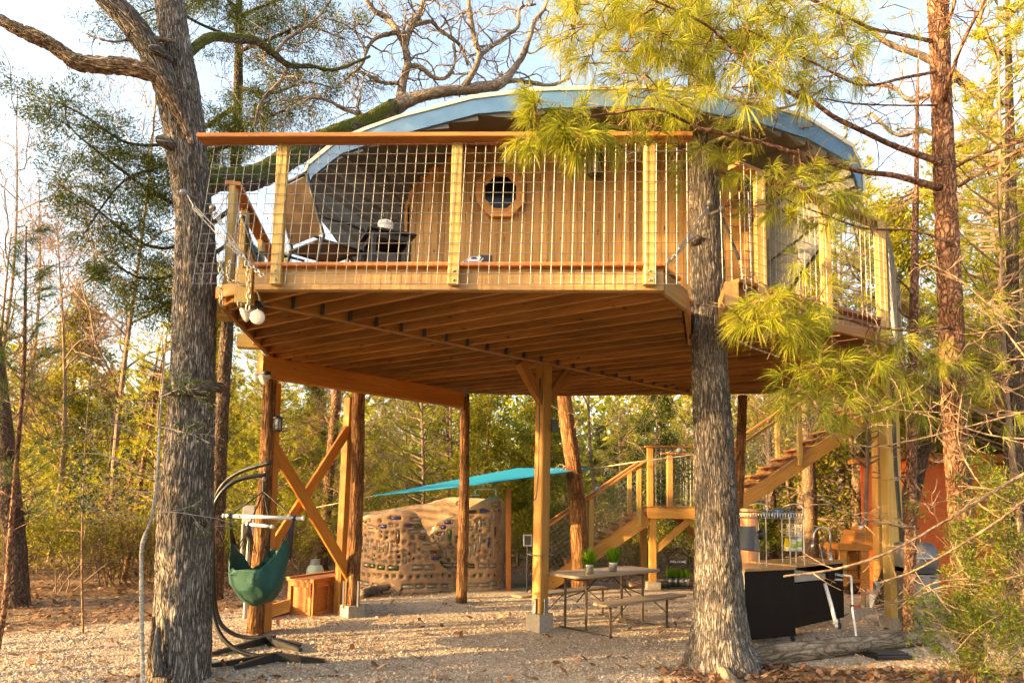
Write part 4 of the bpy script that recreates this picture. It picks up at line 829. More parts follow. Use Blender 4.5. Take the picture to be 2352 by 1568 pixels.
chain('loose rusty chain end hanging in front of the ledger block', [P(566, 600, 5.78), P(572, 650, 5.76), P(569, 712, 5.76)], rusty)
chain('short chain stub hanging below the ledger block', [P(550, 686, 5.9), P(550, 710, 5.9)], rusty)
m = MB(); pl = [P(592, 668, 5.95), P(598, 690, 5.95), P(606, 700, 6.0), P(622, 700, 6.1)]; m.tube(pl, 0.012, 6); t = tag(m.build('steel_hook', hanger_m), 'grey steel hook bent under the front beam corner', 'hook')
t = chain('chain and turnbuckle from the right oak to the front beam end', [P(1548, 590, 6.0), P(1520, 615, 5.85), P(1502, 640, 5.62)], galv); bolt(t, P(1630, 470, 6.95), (-0.3, -1, 0)); turnbuckle(t, P(1626, 478, 6.8), P(1560, 572, 6.1)); turnbuckle(t, P(1590, 545, 6.4), P(1548, 590, 6.0))
chain('dangling chain end beside the right turnbuckle', [P(1549, 585, 6.0), P(1553, 612, 5.98)], rusty)
t = chain('chain and rod from the right oak to the side beam', [P(1700, 600, 6.3), P(1708, 630, 6.1), P(1712, 665, 6.05)], rusty); bolt(t, P(1650, 483, 7.0), (0.5, -1, 0)); m = MB(); m.tube([P(1653, 486, 6.95), P(1672, 530, 6.7), P(1697, 595, 6.35)], 0.014, 6); m.build('tie_rod', dark_metal, t)
# ---------------------------------------------------------------- picnic table
tan_p = flat('tan_moulded_plastic', (0.36, 0.255, 0.155), 0.5, 0.0, 0.06, bumps=0.12, scale=120)
brown_m = flat('brown_steel_tube', (0.075, 0.05, 0.032), 0.4, 0.1)
pt = thing('picnic_table', 'tan folding picnic table with two attached benches', 'picnic table', G(1385, 1440))
T0 = G(1316, 1447); T1 = G(1465, 1420); 
pa, pb_ = G(1250, 1324, 0.74), G(1506, 1311, 0.74)
ax = (G(1468, 1420) - G(1337, 1452)); ax.z = 0; ax.normalize(); sd = Vector((-ax.y, ax.x, 0))
tc0 = G(1337, 1450); tc0.z = 0; _a = R(-9); ax, sd = ax * math.cos(_a) + sd * math.sin(_a), sd * math.cos(_a) - ax * math.sin(_a)
Mt = Matrix(((ax.x, sd.x, 0, tc0.x - ax.x * 0.28 - sd.x * 0.19), (ax.y, sd.y, 0, tc0.y - ax.y * 0.28 - sd.y * 0.19), (0, 0, 1, 0), (0, 0, 0, 1)))
TL, TW = 1.72, 0.62
def slab(x0, y0, x1, y1, z0, z1, name, rr=0.06):
    pl = []
    for cx2, cy2, a0 in ((x1 - rr, y1 - rr, 0), (x0 + rr, y1 - rr, 90), (x0 + rr, y0 + rr, 180), (x1 - rr, y0 + rr, 270)):
        for k in range(5): a = R(a0 + 22.5 * k); pl.append((cx2 + rr * math.cos(a), cy2 + rr * math.sin(a)))
    m = MB(); n_ = len(pl); cxm, cym = (x0 + x1) / 2, (y0 + y1) / 2; ins = lambda s: [(cxm + (x - cxm) * (1 - s / (x1 - x0)), cym + (y - cym) * (1 - s / (y1 - y0))) for x, y in pl]
    lay = [(ins(.02), z0), (pl, z0 + .01), (pl, z1 - .008), (ins(.016), z1)]
    for q, z in lay: m.v += [tuple(Mt @ Vector((x, y, z))) for x, y in q]
    for a in range(3):
        for i in range(n_): m.face((a * n_ + i, a * n_ + (i + 1) % n_, (a + 1) * n_ + (i + 1) % n_, (a + 1) * n_ + i))
    m.face(range(n_ - 1, -1, -1)); m.face(range(3 * n_, 4 * n_)); return m.build(name, tan_p, pt)
slab(0, 0, TL, TW, 0.70, 0.74, 'table_top'); slab(0.05, -0.43, TL, -0.18, 0.40, 0.435, 'bench_seat', 0.05); slab(-0.30, TW + 0.10, TL - .3, TW + 0.35, 0.40, 0.435, 'bench_seat', 0.05)
def leg(p, q, w_=0.032, nm='leg'): M, L_ = along(Mt @ Vector(p), Mt @ Vector(q), (0, 1, 0)); MB().cham(L_, w_, w_, 0.006, M).build(nm, brown_m, pt)
for x in (0.28, TL - 0.28):
    for y in (0.12, TW - 0.12): leg((x, y, 0.0), (x, y, 0.70))
    for y in (-0.305, TW + 0.225): leg((x - .02, y, 0.0), (x - .02, y, 0.40)); leg((x - .02, y - .1, 0.392), (x - .02, y + .1, 0.392), 0.02, 'seat_bracket')
    leg((x, -0.32, 0.012), (x, TW + 0.32, 0.012), 0.022, 'ground_bar'); leg((x, 0.1, 0.66), (x, TW - 0.1, 0.66), 0.03, 'cross_bar')
for x0, x1 in ((0.30, 0.75), (TL - 0.30, TL - 0.75)):
    leg((x0, TW / 2, 0.36), (x1, TW / 2, 0.69), 0.018, 'diagonal_brace'); leg((x0, 0.12, 0.40), (x0 * .6 + x1 * .4, TW / 2, 0.5), 0.016, 'diagonal_brace'); leg((x0, TW - 0.12, 0.40), (x0 * .6 + x1 * .4, TW / 2, 0.5), 0.016, 'diagonal_brace')
    for y in (-0.305, TW + 0.225): leg((x0, y, 0.2), (x1 * .7 + x0 * .3, y, 0.395), 0.014, 'diagonal_brace')
# ---------------------------------------------------------------- potted plants
grass_m = leaf('bright_grass_blade', [(0, (0.10, 0.24, 0.01)), (0.5, (0.17, 0.34, 0.015)), (1, (0.28, 0.42, 0.03))], 0.4)
def tuft(c_, n_, h, spread, wd=0.006, seed=0, droop=0.3):
    r_ = np.random.default_rng(seed); a = r_.random(n_) * 6.283; tl = np.abs(r_.normal(0, spread, n_)); L = h * r_.uniform(.55, 1.05, n_); rr = r_.random(n_) ** .5 * 0.05
    d = np.stack([np.cos(a) * np.sin(tl), np.sin(a) * np.sin(tl), np.cos(tl)], 1); b0 = np.array(c_)[None] + np.stack([np.cos(a) * rr, np.sin(a) * rr, 0 * a], 1)
    s_ = np.stack([-np.sin(a), np.cos(a), 0 * a], 1) * wd; mid = b0 + d * (L * .55)[:, None]; tip = b0 + d * L[:, None] + np.array([0, 0, -1.0])[None] * (L * droop * np.sin(tl))[:, None]
    V = np.stack([b0 - s_ * .6, b0 + s_ * .6, mid + s_, mid - s_, tip], 1).reshape(-1, 3); k = (np.arange(n_) * 5)[:, None, None]
    F = (np.array([(0, 1, 2), (0, 2, 3), (3, 2, 4)])[None] + k).reshape(-1, 3); return V, F
for px_, py_, Y, lab, h, sp in ((1353, 1316, 8.9, 'round metal pot with feathery green plant, left one on the table', 0.24, 0.65), (1408, 1311, 9.15, 'round metal pot with upright green plant, right one on the table', 0.25, 0.42)):
    q = G(px_, py_, 0.741); t = thing('potted_plant', lab, 'plant', q, 'silver pots on the picnic table'); MB().lathe([(0.045, 0), (0.052, 0.01), (0.062, 0.10), (0.060, 0.125), (0.054, 0.125), (0.05, 0.10)], 20, Matrix.Translation(q)).build('pot', steel, t, True)
    V, F = tuft(q + Vector((0, 0, .11)), 420, h, sp, 0.0045, px_); kind(link('foliage', npmesh('foliage', V, F, grass_m), t), 'stuff')
# welcome planter
wl = thing('welcome_planter', 'black wire plant stand with a WELCOME sign and potted grass', 'plant stand', G(1560, 1350)); q0 = G(1532, 1352); Y = q0.y; q0.z = 0
wx = P(1588, 1340, Y).x - P(1535, 1340, Y).x; x0 = P(1534, 1340, Y).x
m = MB(); r_ = 0.008
for z in (0.06, 0.22):
    for y in (Y, Y + 0.18): m.tube([(x0, y, z), (x0 + wx, y, z)], r_, 5)
    for x in (x0, x0 + wx): m.tube([(x, Y, z), (x, Y + 0.18, z)], r_, 5)
for x in np.linspace(x0, x0 + wx, 8): m.tube([(x, Y, 0.06), (x, Y, 0.22)], 0.005, 4)
for x in (x0 + .03, x0 + wx - .03): m.tube([(x, Y + .09, 0), (x, Y + .09, 0.60)], r_, 5)
arch = [(x0 + .03 + (wx - .06) * t, Y + .09, 0.60 + 0.16 * math.sin(math.pi * t) ** 1.0 + 0.03 * max(0, math.cos((t - .5) * 9))) for t in np.linspace(0, 1, 15)]; m.tube(arch, r_, 5)
for x in (x0, x0 + wx): m.tube([(x, Y - 0.02, 0), (x, Y, 0.06)], 0.012, 5)
m.build('wire_frame', black_m, wl)
sx0, sx1 = P(1545, 1292, Y).x, P(1573, 1292, Y).x; sz = 0.52
sg = MB(); sg.box((sx0, Y + 0.075, sz - 0.04), (sx1, Y + 0.09, sz + 0.045)); sg = sg.build('sign_board', black_m, wl)
tx = bpy.data.curves.new('lettering', 'FONT'); tx.body = 'WELCOME'; tx.align_x = 'CENTER'; tx.align_y = 'CENTER'; tx.size = 0.066; tx.extrude = 0.001; tx.offset = 0.0012
tob = link('lettering', tx, None, Matrix.Identity(4)); bpy.context.view_layer.update(); me = bpy.data.meshes.new_from_object(tob.evaluated_get(bpy.context.evaluated_depsgraph_get())); bpy.data.objects.remove(tob)
me.materials.clear(); me.materials.append(white_p); link('lettering', me, sg, Matrix.Translation(((sx0 + sx1) / 2, Y + 0.072, sz + 0.002)) @ Matrix.Rotation(R(90), 4, 'X'))
for k in range(4):
    x = x0 + wx * (k + .5) / 4; pq = Vector((x, Y + .09, 0.065)); MB().lathe([(0.05, 0), (0.06, 0.15), (0.05, 0.15)], 14, Matrix.Translation(pq)).build('pot', steel, wl, True)
    V, F = tuft(pq + Vector((0, 0, .13)), 150, 0.24, 0.35, 0.005, 90 + k); kind(link('grass', npmesh('grass', V, F, grass_m), wl), 'stuff')
# ---------------------------------------------------------------- outdoor kitchen
pan_m = flat('dark_brown_panel', (0.012, 0.007, 0.005), 0.6, 0.0, 0.15, spec=0.12, scale=8)
ctop = wood('butcher_block', (0.42, 0.24, 0.10), (0.30, 0.15, 0.06), 0.3, 0.0, 0.15)
kit = thing('kitchen_cart', 'black panelled outdoor sink cart with a wooden counter', 'kitchen cart', G(1770, 1482))
k0, k1_, k2_ = G(1712, 1487), G(1828, 1474), G(1940, 1446)
def panel(a, b_, z0, z1, th, nm, mat):
    d = (b_ - a); d.z = 0; L_ = d.length; M, _ = along((a.x, a.y, 0), (b_.x, b_.y, 0)); m = MB(); m.box((0, 0, z0), (L_, th, z1), M); return m.build(nm, mat, kit)
panel(k0, k1_, 0.08, 0.88, 0.02, 'front_panel', pan_m); panel(k1_ + Vector((0.01, 0.02, 0)), k2_, 0.17, 0.70, 0.02, 'front_panel', pan_m)
d2 = (k2_ - k1_).normalized(); panel(k1_ + d2 * ((k2_ - k1_).length * .68), k2_, 0.705, 0.90, 0.02, 'front_panel', pan_m)
a_ = k1_ + Vector((0.01, 0.02, 0)); M, L_ = along((a_.x, a_.y, 0), (k2_.x, k2_.y, 0)); m = MB(); m.add([M @ Vector(p) for p in ((0.0, 0.03, 0.72), (L_ * .66, 0.03, 0.705), (L_ * .66, 0.03, 0.78), (0, 0.03, 0.88))], [(0, 1, 2, 3)]); m.build('sink_apron', concrete, kit)
m = MB(); m.box((L_ * .0, 0.2, 0.6), (L_, 0.22, 0.9), M); m.build('inner_panel', pan_m, kit)
panel(k0 + Vector((-0.06, 0.1, 0)), k0 + Vector((0.0, 0.0, 0)), 0.08, 0.89, 0.03, 'steel_corner', steel)
bk = Vector((0.12, 0.55, 0))
panel(k0 + Vector((-0.055, 0.1, 0)) + bk, k0 + Vector((-0.055, 0.1, 0)), 0.08, 0.88, 0.02, 'side_panel', pan_m); panel(k2_, k2_ + bk, 0.17, 0.9, 0.02, 'side_panel', pan_m)
for a, b_, z in ((k0, k1_, 0.885), (k1_ + Vector((0.012, 0.004, 0)), k2_ + Vector((.03, 0, 0)), 0.905)):
    M, L_ = along((a.x, a.y, z), (b_.x, b_.y, z)); m = MB(); m.cham(L_ + .01, 0.62, 0.035, 0.005, M @ Matrix.Translation((-.005, 0.29, 0.0175))); m.build('counter_top', ctop, kit)
for p in (k0 + Vector((.06, .05, 0)), k1_ + Vector((-.03, .02, 0)), k2_ + Vector((-.05, .05, 0)), k2_ + bk):
    MB().lathe([(0.045, -.012), (0.045, .012)], 12, Matrix.Translation((p.x, p.y, 0.05)) @ Matrix.Rotation(R(90), 4, 'Y')).build('caster', black_m, kit); MB().tube([(p.x, p.y, 0.05), (p.x, p.y, 0.18)], 0.014, 6).build('caster_stem', dark_metal, kit)
MB().cham(0.22, 0.05, 0.012, 0.003, Matrix.Translation((k2_.x + 0.02, k2_.y + .1, 0.80))).build('spatula_handle', black_m, kit)
fq = P(1908, 1278, 9.4); fz = 0.94; t = thing('faucet', 'tall gooseneck steel kitchen faucet on the sink counter', 'faucet', (fq.x, fq.y, fz))
m = MB(); pts = [(fq.x, fq.y, fz), (fq.x, fq.y, fz + .33)] + [(fq.x - .12 + .12 * math.cos(a), fq.y - .02 * (1 - math.cos(a)), fz + .33 + .12 * math.sin(a)) for a in np.linspace(0.25, math.pi, 12)] + [(fq.x - .26, fq.y - .05, fz + .24)]
m.tube(pts, 0.013, 10); m.build('spout', steel, t, True); MB().tube([pts[-1], (pts[-1][0] - .012, pts[-1][1], pts[-1][2] - .09)], 0.018, 10).build('spray_head', steel, t, True); MB().lathe([(.026, 0), (.026, .02), (.018, .03), (.018, .1)], 12, Matrix.Translation((fq.x, fq.y, fz))).build('base', steel, t, True); MB().tube([(fq.x, fq.y, fz + .08), (fq.x - .07, fq.y - .03, fz + .11)], 0.008, 6).build('lever', steel, t)
rk = thing('dish_rack', 'chrome over-sink dish rack standing on the kitchen counter', 'dish rack', P(1770, 1270, 9.0)); m = MB(); Yr = 8.75
def rz_(px_, py_, Y=Yr): return P(px_, py_, Y)
zs = rz_(1775, 1190).z; xl, xr_ = rz_(1668, 1190).x, rz_(1848, 1180).x
for x in (rz_(1760, 1280).x, rz_(1815, 1280).x + .0, rz_(1847, 1280).x):
    m.tube([(x, Yr, 0.92), (x, Yr, zs + .02)], 0.009, 6)
    m.tube([(x, Yr + .25, 0.92), (x, Yr + .25, zs + .02)], 0.009, 6)
m.build('upright', steel, rk)
m = MB()
for z in (zs, zs + 0.07):
    for y in (Yr, Yr + .28): m.tube([(xl, y, z), (xr_, y, z)], 0.006, 5)
    for x in (xl, xr_): m.tube([(x, Yr, z), (x, Yr + .28, z)], 0.006, 5)
for x in np.linspace(xl, xr_, 30): m.tube([(x, Yr, zs + .07), (x, Yr, zs), (x, Yr + .28, zs), (x, Yr + .28, zs + .07)], 0.003, 4)
for y in np.linspace(Yr + .05, Yr + .23, 4): m.tube([(xl, y, zs), (xr_, y, zs)], 0.003, 4)
m.build('top_basket', steel, rk)
m = MB()
for x, s_ in ((rz_(1762, 1160).x, -1), (xr_ - .02, -1)): m.tube([(x, Yr, zs), (x, Yr, zs + .14), (x - .03, Yr + .02, zs + .18), (x - .1, Yr + .05, zs + .19), (x - .2, Yr + .08, zs + .16)], 0.009, 6)
m.build('end_loop', steel, rk, True)
m = MB(); bx0, bx1, bz = rz_(1808, 1240).x, rz_(1842, 1240).x, rz_(1825, 1232).z
for z in (bz, bz + .07, bz + .16): m.tube([(bx0, Yr, z), (bx1, Yr, z), (bx1, Yr + .14, z), (bx0, Yr + .14, z), (bx0, Yr, z)], 0.004, 4)
for x in np.linspace(bx0, bx1, 11): m.tube([(x, Yr, bz + .16), (x, Yr, bz), (x, Yr + .14, bz)], 0.003, 4)
m.build('cutlery_basket', steel, rk)
zs2 = rz_(1830, 1265).z; m = MB(); m.tube([(bx0, Yr, zs2), (bx1, Yr, zs2), (bx1, Yr + .2, zs2), (bx0, Yr + .2, zs2), (bx0, Yr, zs2)], 0.005, 4)
for x in np.linspace(bx0, bx1, 9): m.tube([(x, Yr, zs2), (x, Yr + .2, zs2)], 0.003, 4)
m.build('lower_shelf', steel, rk)
mug_m = flat('blue_enamel', (0.02, 0.115, 0.24), 0.3)
for k, (px_, tl, wd) in enumerate(((1757, 0, 'upside-down blue mug, far left of the four on the rack'), (1776, 0.05, 'upside-down blue mug, second from left on the rack'), (1790, -0.1, 'larger blue mug, third from left on the rack'), (1812, 0.2, 'tilted blue mug at the right of the four on the rack'))):
    q = rz_(px_, 1170, Yr + .1); s_ = 1.2 if k == 2 else 1.0; Mg = Matrix.Translation((q.x, q.y, zs + .008)) @ Matrix.Rotation(tl, 4, 'Y') @ Matrix.Scale(s_, 4)
    t = thing('mug', wd, 'mug', (q.x, q.y, zs), 'blue mugs on the dish rack'); MB().lathe([(0.045, 0), (0.046, .02), (0.044, .08), (0.04, .09), (0.02, .092)], 16, Mg).build('cup', mug_m, t, True)
    MB().tube([Mg @ Vector((.043 + .03 * math.sin(a), 0, .045 + .028 * math.cos(a))) for a in np.linspace(0.2, 2.9, 9)], 0.006, 6).build('handle', mug_m, t, True)
def soap(px_, py_, h, r_, mat, cap, lab):
    q = P(px_, py_, Yr + .1); t = thing('bottle', lab, 'bottle', (q.x, q.y, zs2)); MB().lathe([(r_ * .95, 0.004), (r_, .02), (r_, h * .72), (r_ * .5, h * .84), (r_ * .4, h * .86)], 14, Matrix.Translation((q.x, q.y, zs2))).build('body', mat, t, True); MB().lathe([(r_ * .45, h * .86), (r_ * .45, h)], 10, Matrix.Translation((q.x, q.y, zs2))).build('cap', cap, t, True)
    MB().lathe([(r_ * 1.01, h * .2), (r_ * 1.01, h * .5)], 14, Matrix.Translation((q.x, q.y, zs2))).build('label_band', flat('band' + str(px_), (0.35, 0.5, 0.08), 0.5), t, True)
soap(1823, 1265, 0.17, 0.03, white_p, grey_p, 'short white soap bottle with green band on the rack shelf'); soap(1836, 1265, 0.24, 0.034, white_p, white_p, 'tall white soap bottle with green band on the rack shelf')
q = P(1808, 1250, Yr + .03); t = thing('sponge', 'bright yellow sponge on the rack shelf', 'sponge', q); MB().cham(0.15, 0.04, 0.09, 0.015, Matrix.Translation((q.x, q.y, zs2 + .005)) @ Matrix.Rotation(R(-83), 4, 'Y')).build('pad', flat('yellow_foam', (0.75, 0.55, 0.015), 0.9, bumps=0.3), t); MB().cham(0.05, 0.038, 0.07, 0.01, Matrix.Translation((q.x + .0, q.y - .002, zs2 + .0)) @ Matrix.Rotation(R(-90), 4, 'Y')).build('scrub_side', white_p, t)
tw_m = flat('grey_towel', (0.10, 0.105, 0.12), 0.95, 0.0, 0.15, bumps=0.4, scale=90)
m = MB(); q = [P(1697, 1208, 8.55), P(1735, 1208, 8.55), P(1748, 1268, 8.5), P(1700, 1262, 8.5)]
for j in range(9):
    for i in range(9): u, v = i / 8, j / 8; p = q[0].lerp(q[1], u).lerp(q[3].lerp(q[2], u), v) + Vector((0, .02 * math.sin(u * 9 + v * 2), 0)); m.v.append(tuple(p))
for j in range(8):
    for i in range(8): m.face((j * 9 + i, j * 9 + i + 1, j * 9 + i + 10, j * 9 + i + 9))
tw = tag(m.build('towel', tw_m, None, True), 'grey towel draped over the rack rail beside the oak', 'towel'); tw.modifiers.new('thick', 'SOLIDIFY').thickness = 0.015
m = MB(); q = P(1746, 1225, 8.7); m.tube([q + Vector((-.02, 0, .22)), q + Vector((-.01, 0, .12)), q + Vector((0, 0, .05))], 0.008, 6); m.lathe([(.01, .05), (.035, .03), (.05, -.01), (.045, -.05), (.02, -.075)], 12, Matrix.Translation(q)); tag(m.build('ladle', black_m, None, True), 'black ladle hanging from the dish rack', 'ladle')
# water pipes
m = MB(); m.tube([P(1895, 1340, 8.9), P(1908, 1385, 8.75), P(1922, 1440, 8.6)], [0.022, 0.024, 0.022], 10); m.lathe([(.028, -.02), (.028, .03)], 10, Matrix.Translation(P(1919, 1428, 8.62))); tag(m.build('drain_hose', white_p, None, True), 'pale grey drain hose leaning out below the sink', 'hose')
m = MB(); a = P(1955, 1322, 8.9); m.tube([P(1935, 1320, 8.95), a], 0.012, 8); m.tube([a, P(1957, 1370, 8.85), P(1958, 1400, 8.8), P(1968, 1470, 8.55)], 0.013, 8); wp_ = tag(m.build('water_pipe', white_p, None, True), 'thin white water pipe rising to the sink', 'pipe'); m = MB(); m.lathe([(.02, -.03), (.02, .03)], 8, Matrix.Translation(P(1957, 1393, 8.82))); m.build('valve', dark_metal, wp_); m = MB(); m.cham(.08, .012, .02, .003, Matrix.Translation(P(1960, 1392, 8.8))); m.build('valve_lever', flat('red_lever', (.4, .02, .015), .4), wp_)
m = MB(); m.tube([P(1918, 1318, 8.95), P(1938, 1322, 8.93)], 0.016, 8); m.tube([P(1918, 1330, 8.95), P(1935, 1331, 8.93)], 0.014, 8); tag(m.build('hose_fitting', grey_p), 'pair of short grey hose fittings on the sink cart side', 'fitting')
# peach door panel behind the rack
q0, q1 = P(1717, 1168, 10.4), P(1741, 1290, 10.4); peach = flat('peach_paint', (0.55, 0.27, 0.14), 0.6); t = thing('cabinet', 'tall narrow peach cabinet behind the dish rack', 'cabinet', (q0.x, 10.4, 0)); m = MB(); m.box((q0.x, 10.4, 0), (q1.x + .02, 10.75, q0.z)); m.build('body', peach, t)
for zz in ((0.1, 0.75), (0.85, q0.z - .08)): m = MB(); m.box((q0.x + .03, 10.385, zz[0]), (q1.x - .01, 10.399, zz[1])); m.build('door_panel', peach, t)
# ---------------------------------------------------------------- potting bench, pot, grill
pbn = thing('potting_bench', 'small orange-stained wooden bench with sloped front beside the yellow posts', 'bench', P(1965, 1350, 11.4)); Yb = 11.4
def bb(x0, y0, x1, y1, d0, d1, nm): a, b_ = P(x0, y1, Yb), P(x1, y0, Yb); m = MB(); m.box((a.x, Yb + d0, a.z), (b_.x, Yb + d1, b_.z)); m.build(nm, beam_w if nm != 'shelf' else cedar_w, pbn)
bb(1924, 1250, 1995, 1262, -.05, .5, 'seat'); bb(1932, 1263, 1944, 1345, 0, .06, 'leg'); bb(1980, 1263, 1996, 1352, 0, .06, 'leg'); bb(1932, 1263, 1944, 1345, .4, .46, 'leg'); bb(1980, 1263, 1996, 1345, .4, .46, 'leg'); bb(1945, 1330, 1979, 1336, .02, .44, 'shelf'); bb(1990, 1212, 2003, 1262, 0, .5, 'back_board')
m = MB(); a = [P(1955, 1252, Yb), P(1990, 1252, Yb), P(1990, 1218, Yb), P(1965, 1218, Yb)]; b2 = [p + Vector((0, .4, 0)) for p in a]; m.add(a + b2, [(0, 1, 2, 3), (7, 6, 5, 4), (0, 4, 5, 1), (1, 5, 6, 2), (2, 6, 7, 3), (3, 7, 4, 0)]); m.build('sloped_box', beam_w, pbn)
ctr = sum(a, Vector()) / 4; m = MB(); f = [ctr.lerp(p, .72) + Vector((0, -.006, 0)) for p in a]; m.add(f, [(0, 1, 2, 3)]); m.build('inset_panel', cedar_w, pbn)
t = thing('flower_pot', 'small pot of white flowers on top of the orange bench', 'flowers', P(1978, 1218, 11.5)); q = P(1978, 1216, 11.5); MB().lathe([(.03, 0), (.04, .07), (.035, .07)], 12, Matrix.Translation(q)).build('pot', white_g, t, True)
V = []; F = []; 
for k in range(60): p = q + Vector((rnd.gauss(0, .05), rnd.gauss(0, .04), .1 + abs(rnd.gauss(0, .04)))); i = len(V); V += [p + Vector((rnd.uniform(-.016, .016), rnd.uniform(-.016, .016), rnd.uniform(-.016, .016))) for _ in range(3)]; F.append((i, i + 1, i + 2))
kind(link('blossom', npmesh('blossom', np.array(V), np.array(F), leaf('white_petal', [(0, (.75, .7, .6)), (1, (.85, .8, .5))], .3)), t), 'stuff')
broad_m = leaf('glossy_leaf', [(0, (0.04, 0.10, 0.012)), (0.6, (0.10, 0.19, 0.02)), (1, (0.25, 0.30, 0.04))], 0.3, 0.35)
def bush(parent, c_, n_, rx, ry, rz2, s0, s1, mat, name='foliage', seed=1):
    r_ = np.random.default_rng(seed); u = r_.normal(size=(n_, 3)); u /= np.linalg.norm(u, axis=1)[:, None]; p = np.array(c_)[None] + u * (r_.random((n_, 1)) ** .4) * np.array([[rx, ry, rz2]])
    V, F = leaf_mesh(p, s0, s1, 0.0, 1.2); return kind(link(name, npmesh(name, V, F, mat), parent), 'stuff')
q = G(1955, 1362); t = thing('potted_plant', 'brown pot with broad green leaves on the ground by the bench', 'plant', q); MB().lathe([(.10, 0), (.15, .08), (.16, .2), (.13, .3), (.14, .32), (.11, .32)], 18, Matrix.Translation(q)).build('pot', flat('brown_glaze', (.05, .028, .015), .15), t, True); bush(t, q + Vector((0, 0, .48)), 180, .2, .2, .2, .03, .06, broad_m, seed=4)
t = thing('hanging_vine', 'trailing yellow-green vine hanging behind the dish rack', 'plant', P(1765, 1200, 9.3)); q = P(1765, 1225, 9.3); bush(t, q, 240, .12, .12, .32, .02, .04, leaf('vine_leaf', [(0, (.06, .10, .012)), (.6, (.16, .2, .02)), (1, (.45, .42, .03))], .4), seed=6); MB().tube([q + Vector((0, 0, -.3)), q + Vector((.02, 0, .1)), q + Vector((0, 0, .55))], .006, 5).build('stem', log_w, t)
gr = thing('gas_grill', 'grey gas grill cart with closed lid behind the pine trunk', 'grill', G(2125, 1395)); q = G(2125, 1388); gx0, gx1, gy = P(2092, 1300, 9.3).x, P(2158, 1300, 9.3).x, 9.3; gm = flat('grill_grey', (.17, .17, .175), .4, .2)
m = MB(); m.box((gx0, gy, .1), (gx1, gy + .5, .78)); m.build('cabinet', gm, gr); m = MB(); m.box((gx0 - .02, gy - .02, .80), (gx1 + .03, gy + .52, .86)); m.build('firebox', dark_metal, gr)
m = MB(); m.tube([(gx0 - .02, gy + .25, .98), (gx1 + .02, gy + .25, .98)], .22, 16); o = m.build('lid', gm, gr, True); MB().tube([(gx0 + .05, gy - .02, 1.0), (gx1 - .05, gy - .02, 1.0)], .014, 8).build('handle', steel, gr)
for z in (.68, .74, .15): 
    for x in (gx0 + .05, gx0 + .25): m = MB(); m.box((x, gy - .006, z), (x + .1, gy - .001, z + .012)); m.build('vent_slot', black_m, gr)
m = MB(); m.tube([(gx0 + .1, gy - .1, 0.02), (gx0 - .05, gy - .05, .35), (gx0, gy + .1, .7)], .012, 6); m.build('gas_hose', black_m, gr)
q = P(2017, 1335, 11.6); t = thing('utility_box', 'pale grey utility box at the foot of the yellow post', 'box', q); MB().cham(.28, .12, .14, .01, Matrix.Translation((q.x, q.y, .15)) @ Matrix.Rotation(R(-90), 4, 'Y')).build('case', grey_p, t); MB().tube([(q.x - .1, q.y, 0), (q.x - .1, q.y, .22)], .05, 10).build('pipe_stub', white_p, t)
q = P(1212, 1240, 12.2); t = thing('speaker_box', 'small grey box with pale frame seen left of the centre post', 'box', q); MB().cham(.2, .12, .16, .01, Matrix.Translation((q.x, q.y, q.z - .1)) @ Matrix.Rotation(R(-90), 4, 'Y')).build('case', grey_p, t); MB().tube([(q.x, q.y, 0), (q.x, q.y, q.z - .1)], .02, 6).build('stake', dark_metal, t); m = MB(); m.box((q.x - .055, q.y - .064, q.z - .08), (q.x + .055, q.y - .061, q.z + .08)); m.build('dark_face', dark_metal, t)
# ---------------------------------------------------------------- on the deck: chairs, side table, pot, board
mesh_c = leaf('tan_sling_fabric', [(0, (0.15, 0.09, 0.05)), (1, (0.15, 0.09, 0.05))], 0.3, 0.8)
def deck_chair(label, loc, rz, withpillow):
    t = thing('sling_chair', label, 'chair', loc, None, rz); Mh = WM[t]
    T = lambda pts, r_, nm, mat=dark_metal: MB().tube([Mh @ Vector(p) for p in pts], r_, 8).build(nm, mat, t, True)
    for s_ in (-1, 1):
        x = .27 * s_
        T([(x, -.26, 0), (x, -.25, .2), (x, -.24, .42), (x, -.25, .62), (x, -.05, .63), (x, .27, .60)], .017, 'front_leg'); T([(x, .30, 0), (x, .25, .3), (x, .22, .42), (x * .95, .33, .72), (x * .92, .42, .97)], .017, 'rear_leg')
        T([(x, -.24, .40), (x, .24, .38)], .016, 'seat_rail')
    T([(-.27, -.24, .40), (.27, -.24, .40)], .016, 'cross_bar'); T([(-.25, .42, .97), (.25, .42, .97)], .017, 'top_bar'); T([(-.27, .24, .38), (.27, .24, .38)], .016, 'cross_bar')
    m = MB(); m.add([Mh @ Vector(p) for p in ((-.26, -.23, .41), (.26, -.23, .41), (.26, 0, .385), (-.26, 0, .385), (.26, .22, .395), (-.26, .22, .395))], [(0, 1, 2, 3), (3, 2, 4, 5)]); m.build('seat_sling', mesh_c, t)
    m = MB(); m.add([Mh @ Vector(p) for p in ((-.25, .23, .44), (.25, .23, .44), (.24, .34, .72), (-.24, .34, .72), (.235, .41, .95), (-.235, .41, .95))], [(0, 1, 2, 3), (3, 2, 4, 5)]); m.build('back_sling', mesh_c, t)
    if withpillow:
        m = MB(); m.lathe([(.02, -.06), (.17, -.03), (.2, 0), (.17, .03), (.02, .06)], 12, Mh @ Matrix.Translation((0, .2, .58)) @ Matrix.Rotation(R(70), 4, 'X')); return t, m
    return t, None
q = P(742, 600, 6.5); t1, _ = deck_chair('dark metal sling chair on the deck with its back turned', (q.x, 6.6, ZD), R(140), False)
q = P(628, 600, 7.3); t2, pm = deck_chair('second sling chair half hidden by the left railing post', (q.x - .1, 7.6, ZD), R(125), True)
